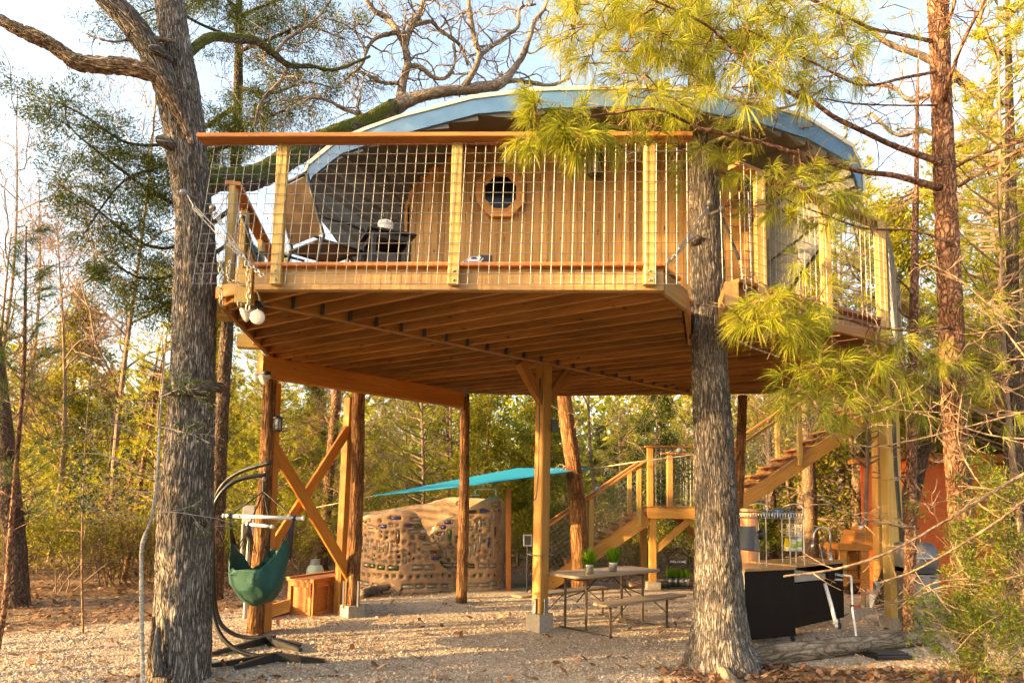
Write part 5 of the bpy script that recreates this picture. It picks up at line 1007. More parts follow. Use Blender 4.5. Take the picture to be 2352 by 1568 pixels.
tag(pm.build('cushion', flat('teal_patterned_cloth', (.12, .25, .22), .9, 0, .5, scale=14), None, True), 'round teal patterned cushion on the half hidden chair', 'cushion')
stq = P(885, 600, 6.45); st_ = thing('side_table', 'small black square side table on the deck', 'side table', (stq.x, 6.5, ZD)); Ms = Matrix.Translation((stq.x, 6.5, ZD)) @ Matrix.Rotation(R(25), 4, 'Z')
m = MB(); m.cham(.46, .46, .025, .006, Ms @ Matrix.Translation((-.23, 0, .50))); m.build('table_top', black_m, st_); m = MB(); m.cham(.36, .36, .02, .004, Ms @ Matrix.Translation((-.18, 0, .18))); m.build('shelf', black_m, st_)
for sx in (-.17, .17):
    for sy in (-.17, .17): m = MB(); m.cham(.49, .045, .045, .004, Ms @ Matrix.Translation((sx, sy, 0)) @ Matrix.Rotation(R(-90), 4, 'Y')); m.build('leg', black_m, st_)
for r2 in (0, 90, 180, 270): m = MB(); m.cham(.34, .02, .06, .003, Ms @ Matrix.Rotation(R(r2), 4, 'Z') @ Matrix.Translation((-.17, .18, .455))); m.build('apron', black_m, st_)
q = Vector((stq.x - .02, 6.5, ZD + .513)); t = thing('succulent_pot', 'white patterned pot with a succulent on the black side table', 'plant', q)
MB().lathe([(.045, 0), (.06, .015), (.075, .07), (.078, .13), (.072, .155), (.062, .155), (.06, .13)], 18, Matrix.Translation(q)).build('pot', white_g, t, True); V, F = tuft(q + Vector((0, 0, .14)), 46, .13, .8, .011, 5); kind(link('succulent', npmesh('succulent', V, F, leaf('grey_green_succulent', [(0, (.10, .13, .09)), (1, (.22, .20, .15))], .15)), t), 'stuff')
q = P(1100, 597, 6.9); t = thing('deck_box', 'white and blue patterned board leaning on a dark box at the wall foot', 'box', q); m = MB(); a = [P(1058, 603, 6.9), P(1102, 603, 6.9), P(1117, 586, 6.95), P(1080, 590, 6.95)]; m.add(a + [p + Vector((0, .02, 0)) for p in a], [(0, 1, 2, 3), (7, 6, 5, 4), (0, 4, 5, 1), (1, 5, 6, 2), (2, 6, 7, 3), (3, 7, 4, 0)]); m.build('board', white_p, t)
ce = (a[0] + a[1] + a[2] + a[3]) / 4; m = MB(); navy = flat('navy_print', (.02, .03, .22), .5); ux, uz = (a[1] - a[0]).normalized(), (a[3] - a[0]).normalized()
for s_ in (.85, ): m.add([ce + (p - ce) * s_ + Vector((0, -.004, 0)) for p in a], [(0, 1, 2, 3)])
m.build('printed_border', navy, t); m = MB(); m.add([ce + (p - ce) * .66 + Vector((0, -.007, 0)) for p in a], [(0, 1, 2, 3)]); m.build('printed_ground', white_p, t); m = MB(); m.add([ce + Vector((math.cos(k) * .035, -.010, math.sin(k) * .022)) for k in np.linspace(0, 6.283, 12, endpoint=False)], [tuple(range(12))]); m.build('printed_motif', navy, t)
m = MB(); a = P(1103, 603, 6.93); b_ = P(1131, 586, 6.93); m.box((a.x, 6.93, a.z - .3), (b_.x, 7.2, b_.z)); m.build('box', dark_metal, t)
# ---------------------------------------------------------------- logs on the ground
weath = bark('weathered_edging_log', (0.34, 0.27, 0.20), (0.12, 0.085, 0.06), (5, 1.0), strength=0.7)
def glog(lab, pts, rads, seed):
    t = log('log', [p for p in pts], rads, None, weath, 16, seed, 0.10); return tag(t, lab, 'log')
glog('long weathered edging log lying right of the oak base', [G(1700, 1532) + Vector((0, 0, .1)), G(1850, 1515) + Vector((0, 0, .1)), G(2130, 1480) + Vector((0, 0, .1))], [.11, .105, .09], 1)
glog('short pale log running towards the camera by the oak base', [G(1632, 1525) + Vector((0, 0, .05)), G(1668, 1560) + Vector((0, 0, .05)), G(1700, 1600) + Vector((0, 0, .05))], [.05, .055, .05], 2)
glog('thin fallen log in front of the bottle wall', [G(830, 1372) + Vector((0, 0, .07)), G(870, 1362) + Vector((0, 0, .07)), G(930, 1352) + Vector((0, 0, .06))], [.07, .075, .05], 3)
glog('dark log lying under the stairs behind the table', [G(1440, 1352) + Vector((0, 0, .1)), G(1520, 1350) + Vector((0, 0, .1)), G(1640, 1345) + Vector((0, 0, .1))], [.1, .09, .09], 4)
glog('upright weathered stump post beside the hammock stand', [G(583, 1452), G(583, 1452) + Vector((.01, 0, .2)), G(583, 1452) + Vector((.02, .02, .42))], [.085, .08, .075], 5)
glog('reddish rotting log at the chest foot', [G(600, 1424) + Vector((0, 0, .07)), G(630, 1415) + Vector((0, 0, .07)), G(662, 1407) + Vector((0, 0, .07))], [.07, .08, .07], 6)
glog('log pile stem at the lower right edge', [G(2210, 1440) + Vector((0, 0, .15)), G(2290, 1420) + Vector((0, 0, .18)), G(2400, 1400) + Vector((0, 0, .2))], [.13, .13, .12], 7)
m = MB(); q = G(2040, 1512); m.cham(.42, .26, .05, .01, Matrix.Translation((q.x - .2, q.y, .03)) @ Matrix.Rotation(.15, 4, 'Z')); t = tag(m.build('black_tray', black_m), 'flat black plastic tray on the leaves by the edging log', 'tray'); m = MB(); m.cham(.36, .2, .02, .004, Matrix.Translation((q.x - .17, q.y, .066)) @ Matrix.Rotation(.15, 4, 'Z')); m.build('inner_floor', dark_metal, t)
# ---------------------------------------------------------------- vegetation tools
def unit(a): return a / np.maximum(1e-9, np.linalg.norm(a, axis=-1, keepdims=True))
def needles(C_, D, n_, L, spread, droop, wd, r_, seg2=True):
    """tufts of n_ needles at centres C_ (k,3) pointing about D (k,3)"""
    k = len(C_); d = unit(D[:, None, :] + r_.normal(0, spread, (k, n_, 3))); LL = L * r_.uniform(.65, 1.1, (k, n_, 1))
    b0 = C_[:, None, :] + d * 0.01; side = unit(np.cross(d, r_.normal(size=(k, n_, 3)))) * wd
    mid = b0 + d * LL * .5; tip = b0 + d * LL; tip[..., 2] -= (LL * droop)[..., 0]; mid[..., 2] -= (LL * droop * .22)[..., 0]
    if seg2:
        V = np.stack([b0 - side * .6, b0 + side * .6, mid + side, mid - side, tip], 2).reshape(-1, 3); K = (np.arange(k * n_) * 5)[:, None, None]
        return V, (np.array([(0, 1, 2), (0, 2, 3), (3, 2, 4)])[None] + K).reshape(-1, 3)
    V = np.stack([b0 - side, b0 + side, tip], 2).reshape(-1, 3); return V, np.arange(k * n_ * 3).reshape(-1, 3)
def leafcloud(C_, n_, rad, L, wd, r_, D=None, flat_=1.0):
    """n_ small two-sided leaflets scattered round every centre; D leans them outwards"""
    k = len(C_); o = r_.normal(0, rad, (k, n_, 3)); o[..., 2] *= flat_; p = (C_[:, None, :] + o).reshape(-1, 3)
    d = r_.normal(size=(k, n_, 3)); d = d if D is None else d * .55 + D[:, None, :]
    d = unit(d).reshape(-1, 3); s_ = unit(np.cross(d, r_.normal(size=d.shape))) * wd; LL = L * r_.uniform(.6, 1.2, (len(p), 1))
    V = np.stack([p, p + d * LL * .5 + s_, p + d * LL, p + d * LL * .45 - s_], 1).reshape(-1, 3); K = (np.arange(len(p)) * 4)[:, None, None]
    return V, (np.array([(0, 1, 2), (0, 2, 3)])[None] + K).reshape(-1, 3)
def joinVF(parts):
    V, F, k = [], [], 0
    for v, f in parts: V.append(v); F.append(f + k); k += len(v)
    return np.concatenate(V), np.concatenate(F)
def grow(out, tips, p, d, L, r, lvl, rg, wig=.25, up=.05, nch=4, ratio=.62, ang=.8, lo=.25):
    n_ = max(3, min(9, int(L / .12) + 2)); pts = [Vector(p)]; d = Vector(d).normalized(); st = L / n_
    for i in range(n_):
        d = (d + Vector((rg.gauss(0, wig), rg.gauss(0, wig), rg.gauss(0, wig) + up))).normalized(); pts.append(pts[-1] + d * st)
    rad = [max(.0022, r * (1 - .6 * i / n_)) for i in range(n_ + 1)]; out.append((pts, rad))
    if lvl <= 0: tips.append((pts[-1], d)); return
    for c in range(nch + rg.randint(-1, 1)):
        f = lo + (1 - lo) * (c + rg.random()) / (nch + .5); i = min(n_, int(f * n_)); b_ = (pts[i] - pts[max(0, i - 1)]).normalized() if i else d
        a = Vector((rg.gauss(0, 1), rg.gauss(0, 1), rg.gauss(0, 1))); a = (a - b_ * a.dot(b_)).normalized(); th = ang * rg.uniform(.6, 1.25)
        grow(out, tips, pts[i], b_ * math.cos(th) + a * math.sin(th), L * ratio * rg.uniform(.65, 1.15), rad[i] * .62, lvl - 1, rg, wig, up, nch, ratio, ang, lo)
def tubes(out, mb=None):
    mb = mb or MB()
    for pts, rad in out: mb.tube(pts, rad, 3 if rad[0] < .012 else (5 if rad[0] < .035 else 8), rad[0] > .03)
    return mb
def aV(tips): return np.array([tuple(t[0]) for t in tips]), np.array([tuple(t[1]) for t in tips])
oak_bark = bark('oak_bark', (0.315, 0.275, 0.24), (0.06, 0.05, 0.042), (21, 2.3), None, 1.0, 0.6)
oak_moss = bark('mossy_oak_bark', (0.33, 0.28, 0.225), (0.08, 0.062, 0.045), (17, 4.2), ((0.11, 0.115, 0.012), .60), 1.0, 0.5)
limb_moss = bark('thick_moss_bark', (0.25, 0.2, 0.15), (0.07, 0.055, 0.04), (14, 4.2), ((0.10, 0.105, 0.012), .40), 1.0, 0.4)
dead_bark = bark('dead_limb_bark', (0.46, 0.33, 0.23), (0.12, 0.08, 0.05), (12, 1.2), None, 0.9, 0.4)
pine_bark = bark('pine_bark', (0.36, 0.20, 0.125), (0.11, 0.045, 0.026), (8, 3.6), None, 1.0, 0.0)
twig_bark = bark('grey_twig_bark', (0.30, 0.245, 0.20), (0.14, 0.11, 0.085), (10, 4), None, 0.4, 0.5)
tan_bark = bark('tan_twig_bark', (0.36, 0.25, 0.155), (0.16, 0.10, 0.06), (10, 4), None, 0.4)  # tan is the twigs' own colour
dark_bark = bark('dark_trunk_bark', (0.17, 0.12, 0.085), (0.05, 0.035, 0.025), (9, 3), None, 0.8)
grey_twig = flat('grey_yaupon_twig', (0.24, 0.20, 0.155), 0.9)
white_bark = bark('pale_sapling_bark', (0.50, 0.47, 0.40), (0.28, 0.25, 0.20), (6, 14), None, 0.3, 0.5)
hero_needle = leaf('long_pine_needle', [(0, (0.15, 0.20, 0.022)), (0.5, (0.30, 0.34, 0.032)), (0.85, (0.44, 0.42, 0.05)), (1, (0.40, 0.25, 0.08))], 0.45, 0.4)
far_bark = flat('far_trunk_bark', (0.19, 0.125, 0.08), 0.9, 0.0, 0.35, scale=6)
far_needle = leaf('background_pine_needle', [(0, (0.12, 0.16, 0.018)), (0.45, (0.30, 0.31, 0.028)), (1, (0.52, 0.45, 0.045))], 0.5, 0.5)  # background leaf colour raised to stand in for sun the neighbours block
cedar_leaf = leaf('cedar_scale_leaf', [(0, (0.035, 0.065, 0.018)), (0.6, (0.085, 0.115, 0.022)), (1, (0.17, 0.165, 0.025))], 0.35, 0.6)
cedar_sunlit = leaf('sunlit_cedar_leaf', [(0, (0.12, 0.14, 0.016)), (0.6, (0.26, 0.25, 0.024)), (1, (0.42, 0.35, 0.035))], 0.5, 0.6)  # lit copy of the cedar leaf, golden sunlight put into the colour
shrub_leaf = leaf('understorey_leaf', [(0, (0.11, 0.13, 0.022)), (0.5, (0.24, 0.22, 0.035)), (1, (0.30, 0.20, 0.06))], 0.5, 0.6)
holly_leaf = leaf('dark_holly_leaf', [(0, (0.03, 0.06, 0.018)), (0.7, (0.06, 0.095, 0.022)), (1, (0.16, 0.16, 0.03))], 0.25, 0.35)
dead_leaf = leaf('dead_hanging_leaf', [(0, (0.20, 0.11, 0.05)), (1, (0.36, 0.22, 0.11))], 0.4, 0.7)
def furrow(amp, kx, kz, seed):
    def fn(i, an, r, acc, p):
        c_, s_ = math.cos(an) * r * kx, math.sin(an) * r * kx; w1 = noise.noise((c_ * .4 + seed, s_ * .4, acc * kz * .6))
        a = noise.noise((c_ + w1 * .8, s_ + seed, acc * kz)); b_ = noise.noise((c_ * 2.1, s_ * 2.1 + seed, acc * kz * 2.2))
        return r + amp * (min(1, abs(a) * 3.2) - .6) + amp * .5 * b_ + r * .06 * noise.noise((math.cos(an), math.sin(an) + seed, acc * .8))
    return fn
def outline_trunk(name, rows, Y, mat, parent, n_=96, amp=.012, kx=30, kz=7, seed=0, sub=26):
    pts = spline([tuple(P((a + b_) / 2, y, Y if not hasattr(Y, '__call__') else Y(y))) + ((b_ - a) / 2 / FPX * (Y if not hasattr(Y, '__call__') else Y(y)) * .97,) for y, a, b_ in rows], sub)
    return MB().tube([p[:3] for p in pts], [p[3] for p in pts], n_, fn=furrow(amp, kx, kz, seed), ref=(0, -1, 0)).build(name, mat, parent, True)
def limb(name, pp, mat, parent, n_=28, amp=.008, kx=30, kz=7, seed=0, sub=10):   # pp: (x, y, depth, width in px)
    pts = spline([tuple(P(x, y, Y)) + (w_ / 2 / FPX * Y,) for x, y, Y, w_ in pp], sub)
    return MB().tube([p[:3] for p in pts], [max(.002, p[3]) for p in pts], n_, fn=furrow(amp, kx, kz, seed) if amp else None).build(name, mat, parent, True), [(Vector(p[:3]), p[3]) for p in pts]
def twigs_along(path, n_, rg, L, r, lvl=2, lo=.2, **kw):
    out, tips = [], []
    for k in range(n_):
        i = int((lo + (1 - lo) * (k + rg.random()) / n_) * (len(path) - 1)); p, pr_ = path[i]; d = Vector((rg.gauss(0, 1), rg.gauss(0, .8), rg.gauss(.25, .8)))
        grow(out, tips, p, d, L * rg.uniform(.5, 1.2), min(r, pr_ * .6), lvl, rg, **kw)
    return out, tips
# ---------------------------------------------------------------- left oak
rg = random.Random(21)
oakL = thing('oak_tree', 'large grey oak at the left with a broken dead limb and mossy branch', 'tree', G(415, 1540))
outline_trunk('trunk', [(1568, 335, 484), (1545, 342, 481), (1500, 353, 481), (1400, 359, 482), (1200, 366, 486), (1000, 383, 490), (880, 392, 493), (800, 398, 494), (600, 403, 495), (500, 404, 488), (400, 391, 477), (300, 376, 470), (220, 371, 460), (150, 372, 447), (80, 366, 434), (0, 354, 424), (-120, 338, 402)], 6.5, oak_bark, oakL, 110, .014, 30, 7, 1, 24)
_, pA = limb('limb', [(415, 330, 6.45, 60), (395, 240, 6.4, 64), (372, 170, 6.32, 58), (335, 100, 6.25, 60), (290, 40, 6.2, 58), (240, -10, 6.15, 54), (170, -80, 6.1, 50)], oak_bark, oakL, 60, .011, 30, 7, 2)
_, pD = limb('dead_limb', [(440, 330, 6.33, 6), (415, 270, 6.32, 24), (385, 215, 6.28, 34), (360, 178, 6.25, 33), (300, 155, 6.2, 37), (230, 150, 6.15, 36), (175, 142, 6.1, 36), (130, 112, 6.05, 30), (80, 85, 6.0, 31), (40, 68, 5.97, 26), (-30, 30, 5.9, 24)], dead_bark, oakL, 48, .022, 42, 12, 5, 20)
_, pM = limb('mossy_limb', [(440, 425, 6.6, 52), (500, 412, 6.95, 52), (560, 412, 7.4, 54), (610, 398, 7.9, 54), (660, 365, 8.3, 50), (720, 332, 8.8, 46), (790, 302, 9.2, 44), (850, 280, 9.6, 42), (905, 248, 10, 40)], limb_moss, oakL, 48, .018, 24, 7, 3)
for cx_, cy_, r_, Y, nm in ((368, 322, .055, 6.25, 'branch_stub'), (352, 112, .045, 6.15, 'branch_stub'), (408, 890, .06, 6.22, 'burl'), (470, 884, .05, 6.24, 'burl'), (385, 896, .05, 6.24, 'burl'), (440, 890, .07, 6.2, 'burl')):
    c_ = P(cx_, cy_, Y); m = MB(); m.tube([c_ + Vector((.09, .15, 0)), c_ + Vector((.02, .02, 0)), c_ + Vector((-.02, -.01, -.005)), c_ + Vector((-.035, -.02, -.01))], [r_ * 1.1, r_, r_ * .8, r_ * .3], 16, fn=furrow(.012, 40, 20, cx_)); m.build(nm, oak_moss if nm == 'burl' else oak_bark, oakL, True)
# gnarled bare branches carried by the mossy limb, over the roof
BR = [[(905, 248, 10, 38), (950, 226, 10, 30), (1010, 212, 10, 25), (1060, 207, 10.1, 24), (1110, 200, 10.2, 26), (1150, 192, 10.3, 24), (1175, 165, 10.4, 18), (1200, 130, 10.5, 14), (1215, 90, 10.5, 13), (1228, 50, 10.6, 11), (1250, 20, 10.6, 8), (1262, -20, 10.6, 6)],
      [(920, 240, 10, 26), (925, 190, 10, 20), (936, 150, 9.9, 18), (930, 110, 9.9, 17), (915, 75, 9.8, 16), (885, 40, 9.8, 14), (860, 25, 9.7, 11), (835, -10, 9.6, 9)],
      [(930, 110, 9.9, 14), (945, 60, 9.9, 15), (965, 30, 10, 14), (975, -10, 10, 12)],
      [(1060, 207, 10.1, 16), (1085, 170, 10.0, 14), (1100, 130, 10, 13), (1090, 90, 10, 12), (1080, 40, 10, 12), (1075, -10, 10, 10)],
      [(1100, 130, 10, 11), (1125, 110, 10.1, 10), (1160, 85, 10.2, 9), (1190, 60, 10.3, 8), (1195, 20, 10.3, 7), (1230, 10, 10.4, 5)],
      [(1150, 192, 10.3, 12), (1180, 185, 10.4, 10), (1220, 190, 10.6, 10), (1265, 196, 10.8, 8), (1310, 180, 11, 5)],
      [(936, 150, 9.9, 12), (965, 155, 10, 11), (1000, 180, 10.1, 9), (1030, 175, 10.1, 7), (1045, 140, 10.2, 6), (1040, 100, 10.2, 5)],
      [(945, 60, 9.9, 11), (990, 50, 10, 10), (1010, 70, 10.1, 9), (1040, 90, 10.1, 8), (1060, 110, 10.2, 7), (1075, 150, 10.2, 5)],
      [(915, 75, 9.8, 11), (870, 85, 9.7, 9), (845, 110, 9.7, 8), (830, 150, 9.7, 7), (800, 175, 9.6, 5)],
      [(850, 280, 9.6, 14), (830, 265, 9.5, 12), (790, 250, 9.4, 9), (750, 230, 9.3, 7), (700, 225, 9.2, 5), (640, 240, 9.1, 4)],
      [(925, 190, 10, 10), (880, 190, 9.9, 8), (850, 175, 9.8, 8), (815, 165, 9.8, 6), (790, 190, 9.7, 5)],
      [(425, 130, 6.55, 22), (480, 88, 7.0, 22), (540, 88, 7.4, 22), (590, 95, 7.7, 19), (630, 125, 8, 16), (665, 150, 8.3, 13), (710, 152, 8.6, 10), (770, 160, 8.8, 8), (850, 130, 9, 5)],
      [(665, 150, 8.3, 9), (640, 190, 8.3, 8), (600, 235, 8.2, 7), (585, 290, 8.2, 5)], [(630, 125, 8, 9), (660, 90, 8.1, 7), (720, 50, 8.2, 6), (760, 0, 8.3, 5)],
      [(395, 95, 6.3, 9), (345, 88, 6.2, 9), (300, 92, 6.2, 7), (250, 95, 6.1, 5), (190, 75, 6.1, 3)]]
for k, b_ in enumerate(BR):
    ob, path = limb('branch', b_, limb_moss if k == 11 else twig_bark, oakL, 12, .012, 26, 9, 40 + k, 8)
    small = b_[0][2] < 7
    out, _t = twigs_along(path, 9 if not small else 5, random.Random(100 + k), .75 if not small else .35, .016, 2 if not small else 1, .12, wig=.38, up=.04, nch=3, ratio=.62, ang=.95)
    tubes(out).build('twigs', twig_bark, oakL)['kind'] = 'stuff'
# ---------------------------------------------------------------- right oak
oakR = thing('oak_tree', 'straight grey oak trunk in front of the deck, right of centre', 'tree', G(1650, 1500))
outline_trunk('trunk', [(1540, 1568, 1752), (1515, 1572, 1742), (1490, 1580, 1730), (1450, 1589, 1718), (1400, 1594, 1711), (1300, 1597, 1702), (1200, 1597, 1695), (1000, 1592, 1683), (800, 1587, 1669), (600, 1583, 1662), (400, 1581, 1655), (200, 1579, 1645), (0, 1577, 1632), (-150, 1578, 1625)], 7.25, oak_bark, oakR, 100, .014, 30, 7, 9, 24)
for cx_, cy_, r_ in ((1600, 548, .045), (1655, 770, .06), (1598, 768, .035), (1680, 1110, .04)):
    c_ = P(cx_, cy_, 7.08); m = MB(); m.tube([c_ + Vector((0, .1, 0)), c_, c_ + Vector((0, -.02, 0)), c_ + Vector((0, -.03, -.01))], [r_ * 1.3, r_, r_ * .75, r_ * .3], 14, fn=furrow(.012, 40, 20, cx_)); m.build('knot', oak_bark, oakR, True)
_, path = limb('thin_branch', [(1640, 755, 7.0, 5), (1680, 775, 6.8, 5), (1720, 795, 6.6, 5), (1790, 820, 6.4, 3)], twig_bark, oakR, 6, 0)
rr_ = random.Random(5)
for k, b_ in enumerate(([(1600, 30, 7.3, 20), (1540, -20, 7, 14), (1480, -60, 6.8, 10)], [(1625, 330, 7.1, 10), (1700, 300, 6.9, 9), (1760, 260, 6.8, 8), (1840, 235, 6.7, 6), (1900, 200, 6.6, 4)], [(1640, 310, 7.1, 8), (1720, 330, 7, 7), (1800, 300, 6.9, 6), (1870, 290, 6.8, 4)], [(1590, 340, 7.1, 7), (1540, 350, 6.8, 6), (1480, 345, 6.6, 5), (1430, 360, 6.5, 3)])):
    ob, path = limb('branch', b_, twig_bark, oakR, 8, 0); out, _t = twigs_along(path, 8, random.Random(k + 60), .5, .008, 2, .1, wig=.35, nch=3, ang=.9); tubes(out).build('twigs', tan_bark, oakR)['kind'] = 'stuff'
# ---------------------------------------------------------------- long-needled pine at the right
pine = thing('pine_tree', 'flaky red-brown pine at the right with long drooping needles', 'tree', G(2238, 1570))
outline_trunk('trunk', [(1640, 2215, 2270), (1580, 2217, 2262), (1400, 2196, 2246), (1200, 2183, 2234), (1000, 2169, 2221), (760, 2159, 2211), (600, 2153, 2203), (400, 2146, 2192), (200, 2140, 2183), (0, 2131, 2178), (-150, 2126, 2168)], 6.2, pine_bark, pine, 72, .012, 34, 12, 4, 26)
NB = [[(2160, 372, 6.15, 17), (2058, 337, 5.9, 13), (1988, 304, 5.7, 12), (1917, 270, 5.5, 11), (1868, 235, 5.4, 10), (1823, 218, 5.35, 9), (1756, 183, 5.3, 9), (1717, 155, 5.25, 8), (1679, 109, 5.2, 7), (1619, 56, 5.1, 6), (1531, 14, 5.0, 5), (1450, -20, 4.9, 4)],
      [(2160, 432, 6.15, 18), (2058, 404, 5.9, 13), (1981, 394, 5.7, 12), (1889, 369, 5.5, 11), (1823, 351, 5.4, 10), (1742, 327, 5.3, 9), (1672, 309, 5.2, 9), (1619, 299, 5.1, 8), (1573, 278, 5.1, 7), (1500, 250, 5.0, 6), (1400, 262, 4.95, 5), (1300, 270, 4.9, 4), (1230, 262, 4.9, 3)],
      [(2140, 95, 6.15, 10), (2058, 77, 5.9, 8), (2005, 67, 5.8, 8), (1946, 39, 5.6, 7), (1868, 0, 5.4, 6), (1800, -40, 5.3, 5)],
      [(2171, 228, 6.1, 11), (2185, 169, 5.9, 9), (2216, 88, 5.7, 8), (2262, 0, 5.5, 7)], [(2163, 81, 6.1, 10), (2188, 21, 5.9, 9), (2195, -30, 5.8, 8)],
      [(2195, 383, 6.1, 9), (2251, 355, 6, 8), (2350, 323, 5.8, 7), (2450, 300, 5.7, 6)], [(2200, 429, 6.1, 10), (2269, 386, 5.9, 9), (2350, 344, 5.7, 8), (2450, 320, 5.6, 6)],
      [(2150, 242, 6.15, 5), (2058, 242, 6, 4), (1960, 238, 5.9, 4), (1880, 225, 5.8, 3)],
      [(2180, 752, 6.1, 8), (2107, 760, 5.9, 7), (1998, 749, 5.7, 7), (1953, 735, 5.6, 6), (1889, 724, 5.5, 6), (1826, 707, 5.4, 5), (1798, 694, 5.4, 4), (1745, 690, 5.3, 3)],
      [(2185, 860, 6.1, 8), (2100, 835, 5.9, 7), (2040, 850, 5.7, 6), (1950, 850, 5.5, 5), (1860, 870, 5.3, 4)],
      [(2190, 560, 6.1, 6), (2100, 530, 5.9, 5), (1990, 525, 5.8, 5), (1900, 495, 5.6, 4), (1830, 470, 5.5, 3), (1780, 440, 5.4, 3)],
      [(2150, 165, 6.1, 8), (2080, 178, 5.8, 7), (1980, 196, 5.5, 6), (1880, 150, 5.3, 5), (1800, 110, 5.2, 4), (1700, 60, 5.1, 4)],
      [(2210, 700, 6.1, 5), (2280, 690, 6, 4), (2360, 660, 5.9, 4)], [(2200, 880, 6.1, 5), (2270, 870, 5.9, 4), (2360, 850, 5.8, 4)]]
paths = []
for k, b_ in enumerate(NB): ob, path = limb('branch', b_, pine_bark, pine, 10, .002, 60, 20, k, 7); paths.append(path)
r_ = np.random.default_rng(5)
def cluster(spots, per, jitter, L=.19, nn=64, droop=.42, spread=.62, wd=.0016):   # spots: (x, y, depth)
    C_, D, tw = [], [], []
    for x, y, Y in spots:
        base = np.array(P(x, y, Y))
        for _ in range(per):
            c_ = base + r_.normal(0, jitter, 3) * np.array([1, .8, .8]); C_.append(c_); v = (c_ - base) / jitter * .5 + np.array([-.25, -.2, -.1]) + r_.normal(0, .35, 3); D.append(v)
            tw.append(([Vector(base), Vector((base + c_) / 2 + r_.normal(0, .02, 3)), Vector(c_)], [.006, .005, .0035]))
    return needles(np.array(C_), unit(np.array(D)), nn, L, spread, droop, wd, r_), tw
groups = []
groups.append((cluster([(1238, 232, 5.0), (1215, 300, 4.95), (1290, 262, 4.95), (1335, 295, 4.95), (1262, 315, 4.9), (1310, 330, 4.9), (1240, 275, 4.9), (1360, 320, 5.0), (1285, 300, 4.85)], 5, .075, .19, 80, .38, .62, .002), 1))
sp = []
for _ in range(185):
    x, y = r_.uniform(1290, 1960), r_.uniform(-30, 240)
    if y < 240 - abs(x - 1560) * .12 and not (x > 1800 and y > 200) and not (x < 1400 and y > 60 + (x - 1290) * 1.1): sp.append((x, y, r_.uniform(4.9, 6.4)))
groups.append((cluster(sp, 3, .10, .2, 54, .4, .62, .0019), 0))
groups.append((cluster([(x, y, Y) for x, y, Y in ((1440, 310, 5.2), (1490, 335, 5.2), (1540, 330, 5.2), (1560, 385, 5.3), (1640, 380, 5.3), (1625, 345, 5.3), (1500, 290, 5.1), (1420, 290, 5.1), (1690, 250, 5.3), (1740, 225, 5.3), (1600, 260, 5.2), (1700, 300, 5.3))], 3, .08, .17, 44), 1))
groups.append((cluster([(1800, 425, 5.4), (1840, 445, 5.4), (1775, 470, 5.4), (1880, 440, 5.5), (1860, 400, 5.5), (1840, 375, 5.5), (1920, 430, 5.5), (1825, 505, 5.45), (1865, 500, 5.45), (1900, 470, 5.5), (1940, 385, 5.6), (1830, 590, 5.5), (1960, 440, 5.6), (1910, 520, 5.6), (1950, 500, 5.7), (1780, 400, 5.4), (1700, 380, 5.3)], 3, .08, .18, 54, .45, .6, .0019), 10))
groups.append((cluster([(1745, 690, 5.3), (1790, 672, 5.35), (1850, 685, 5.4), (1725, 755, 5.3), (1790, 735, 5.3), (1840, 755, 5.35), (1882, 742, 5.4), (1765, 720, 5.3), (1820, 720, 5.35), (1870, 700, 5.4)], 4, .075, .19, 60, .45, .6, .002), 8))
groups.append((cluster([(1870, 845, 5.3), (1925, 825, 5.4), (1985, 845, 5.5), (2045, 790, 5.6), (1840, 890, 5.2), (1905, 890, 5.3), (2095, 865, 5.7), (1960, 880, 5.4), (2030, 860, 5.5), (2120, 800, 5.8), (2070, 900, 5.6), (1940, 930, 5.4), (1990, 800, 5.5), (1900, 850, 5.3), (2150, 850, 5.8), (2000, 900, 5.5), (1870, 920, 5.2)], 4, .10, .21, 56, .4, .6, .0019), 9))
groups.append((cluster([(2210, 870, 5.9), (2260, 850, 5.8), (2310, 880, 5.8), (2340, 330, 5.7), (2320, 400, 5.7), (2350, 440, 5.8), (2240, 700, 6), (2300, 660, 5.9), (2250, 60, 5.6), (2300, 120, 5.7), (2330, 30, 5.6), (2230, 930, 5.9), (2290, 960, 5.8)], 3, .10, .19, 40), 5))
groups.append((cluster([(2000, 90, 5.9), (2060, 140, 6), (1960, 150, 5.8), (2090, 30, 6), (2020, 20, 5.9), (2060, 300, 6), (1990, 240, 5.9)], 2, .10, .17, 34), 2))
for (vf, tw), bi in groups:
    kind(link('needles', npmesh('needles', *vf, hero_needle), pine), 'stuff'); tubes(tw).build('twigs', pine_bark, pine)['kind'] = 'stuff'
for k, path in enumerate(paths):
    out, _t = twigs_along(path, 8, random.Random(300 + k), .45, .006, 1, .1, wig=.25, up=-.02, nch=3, ang=.8); tubes(out).build('twigs', tan_bark if k > 6 else pine_bark, pine)['kind'] = 'stuff'
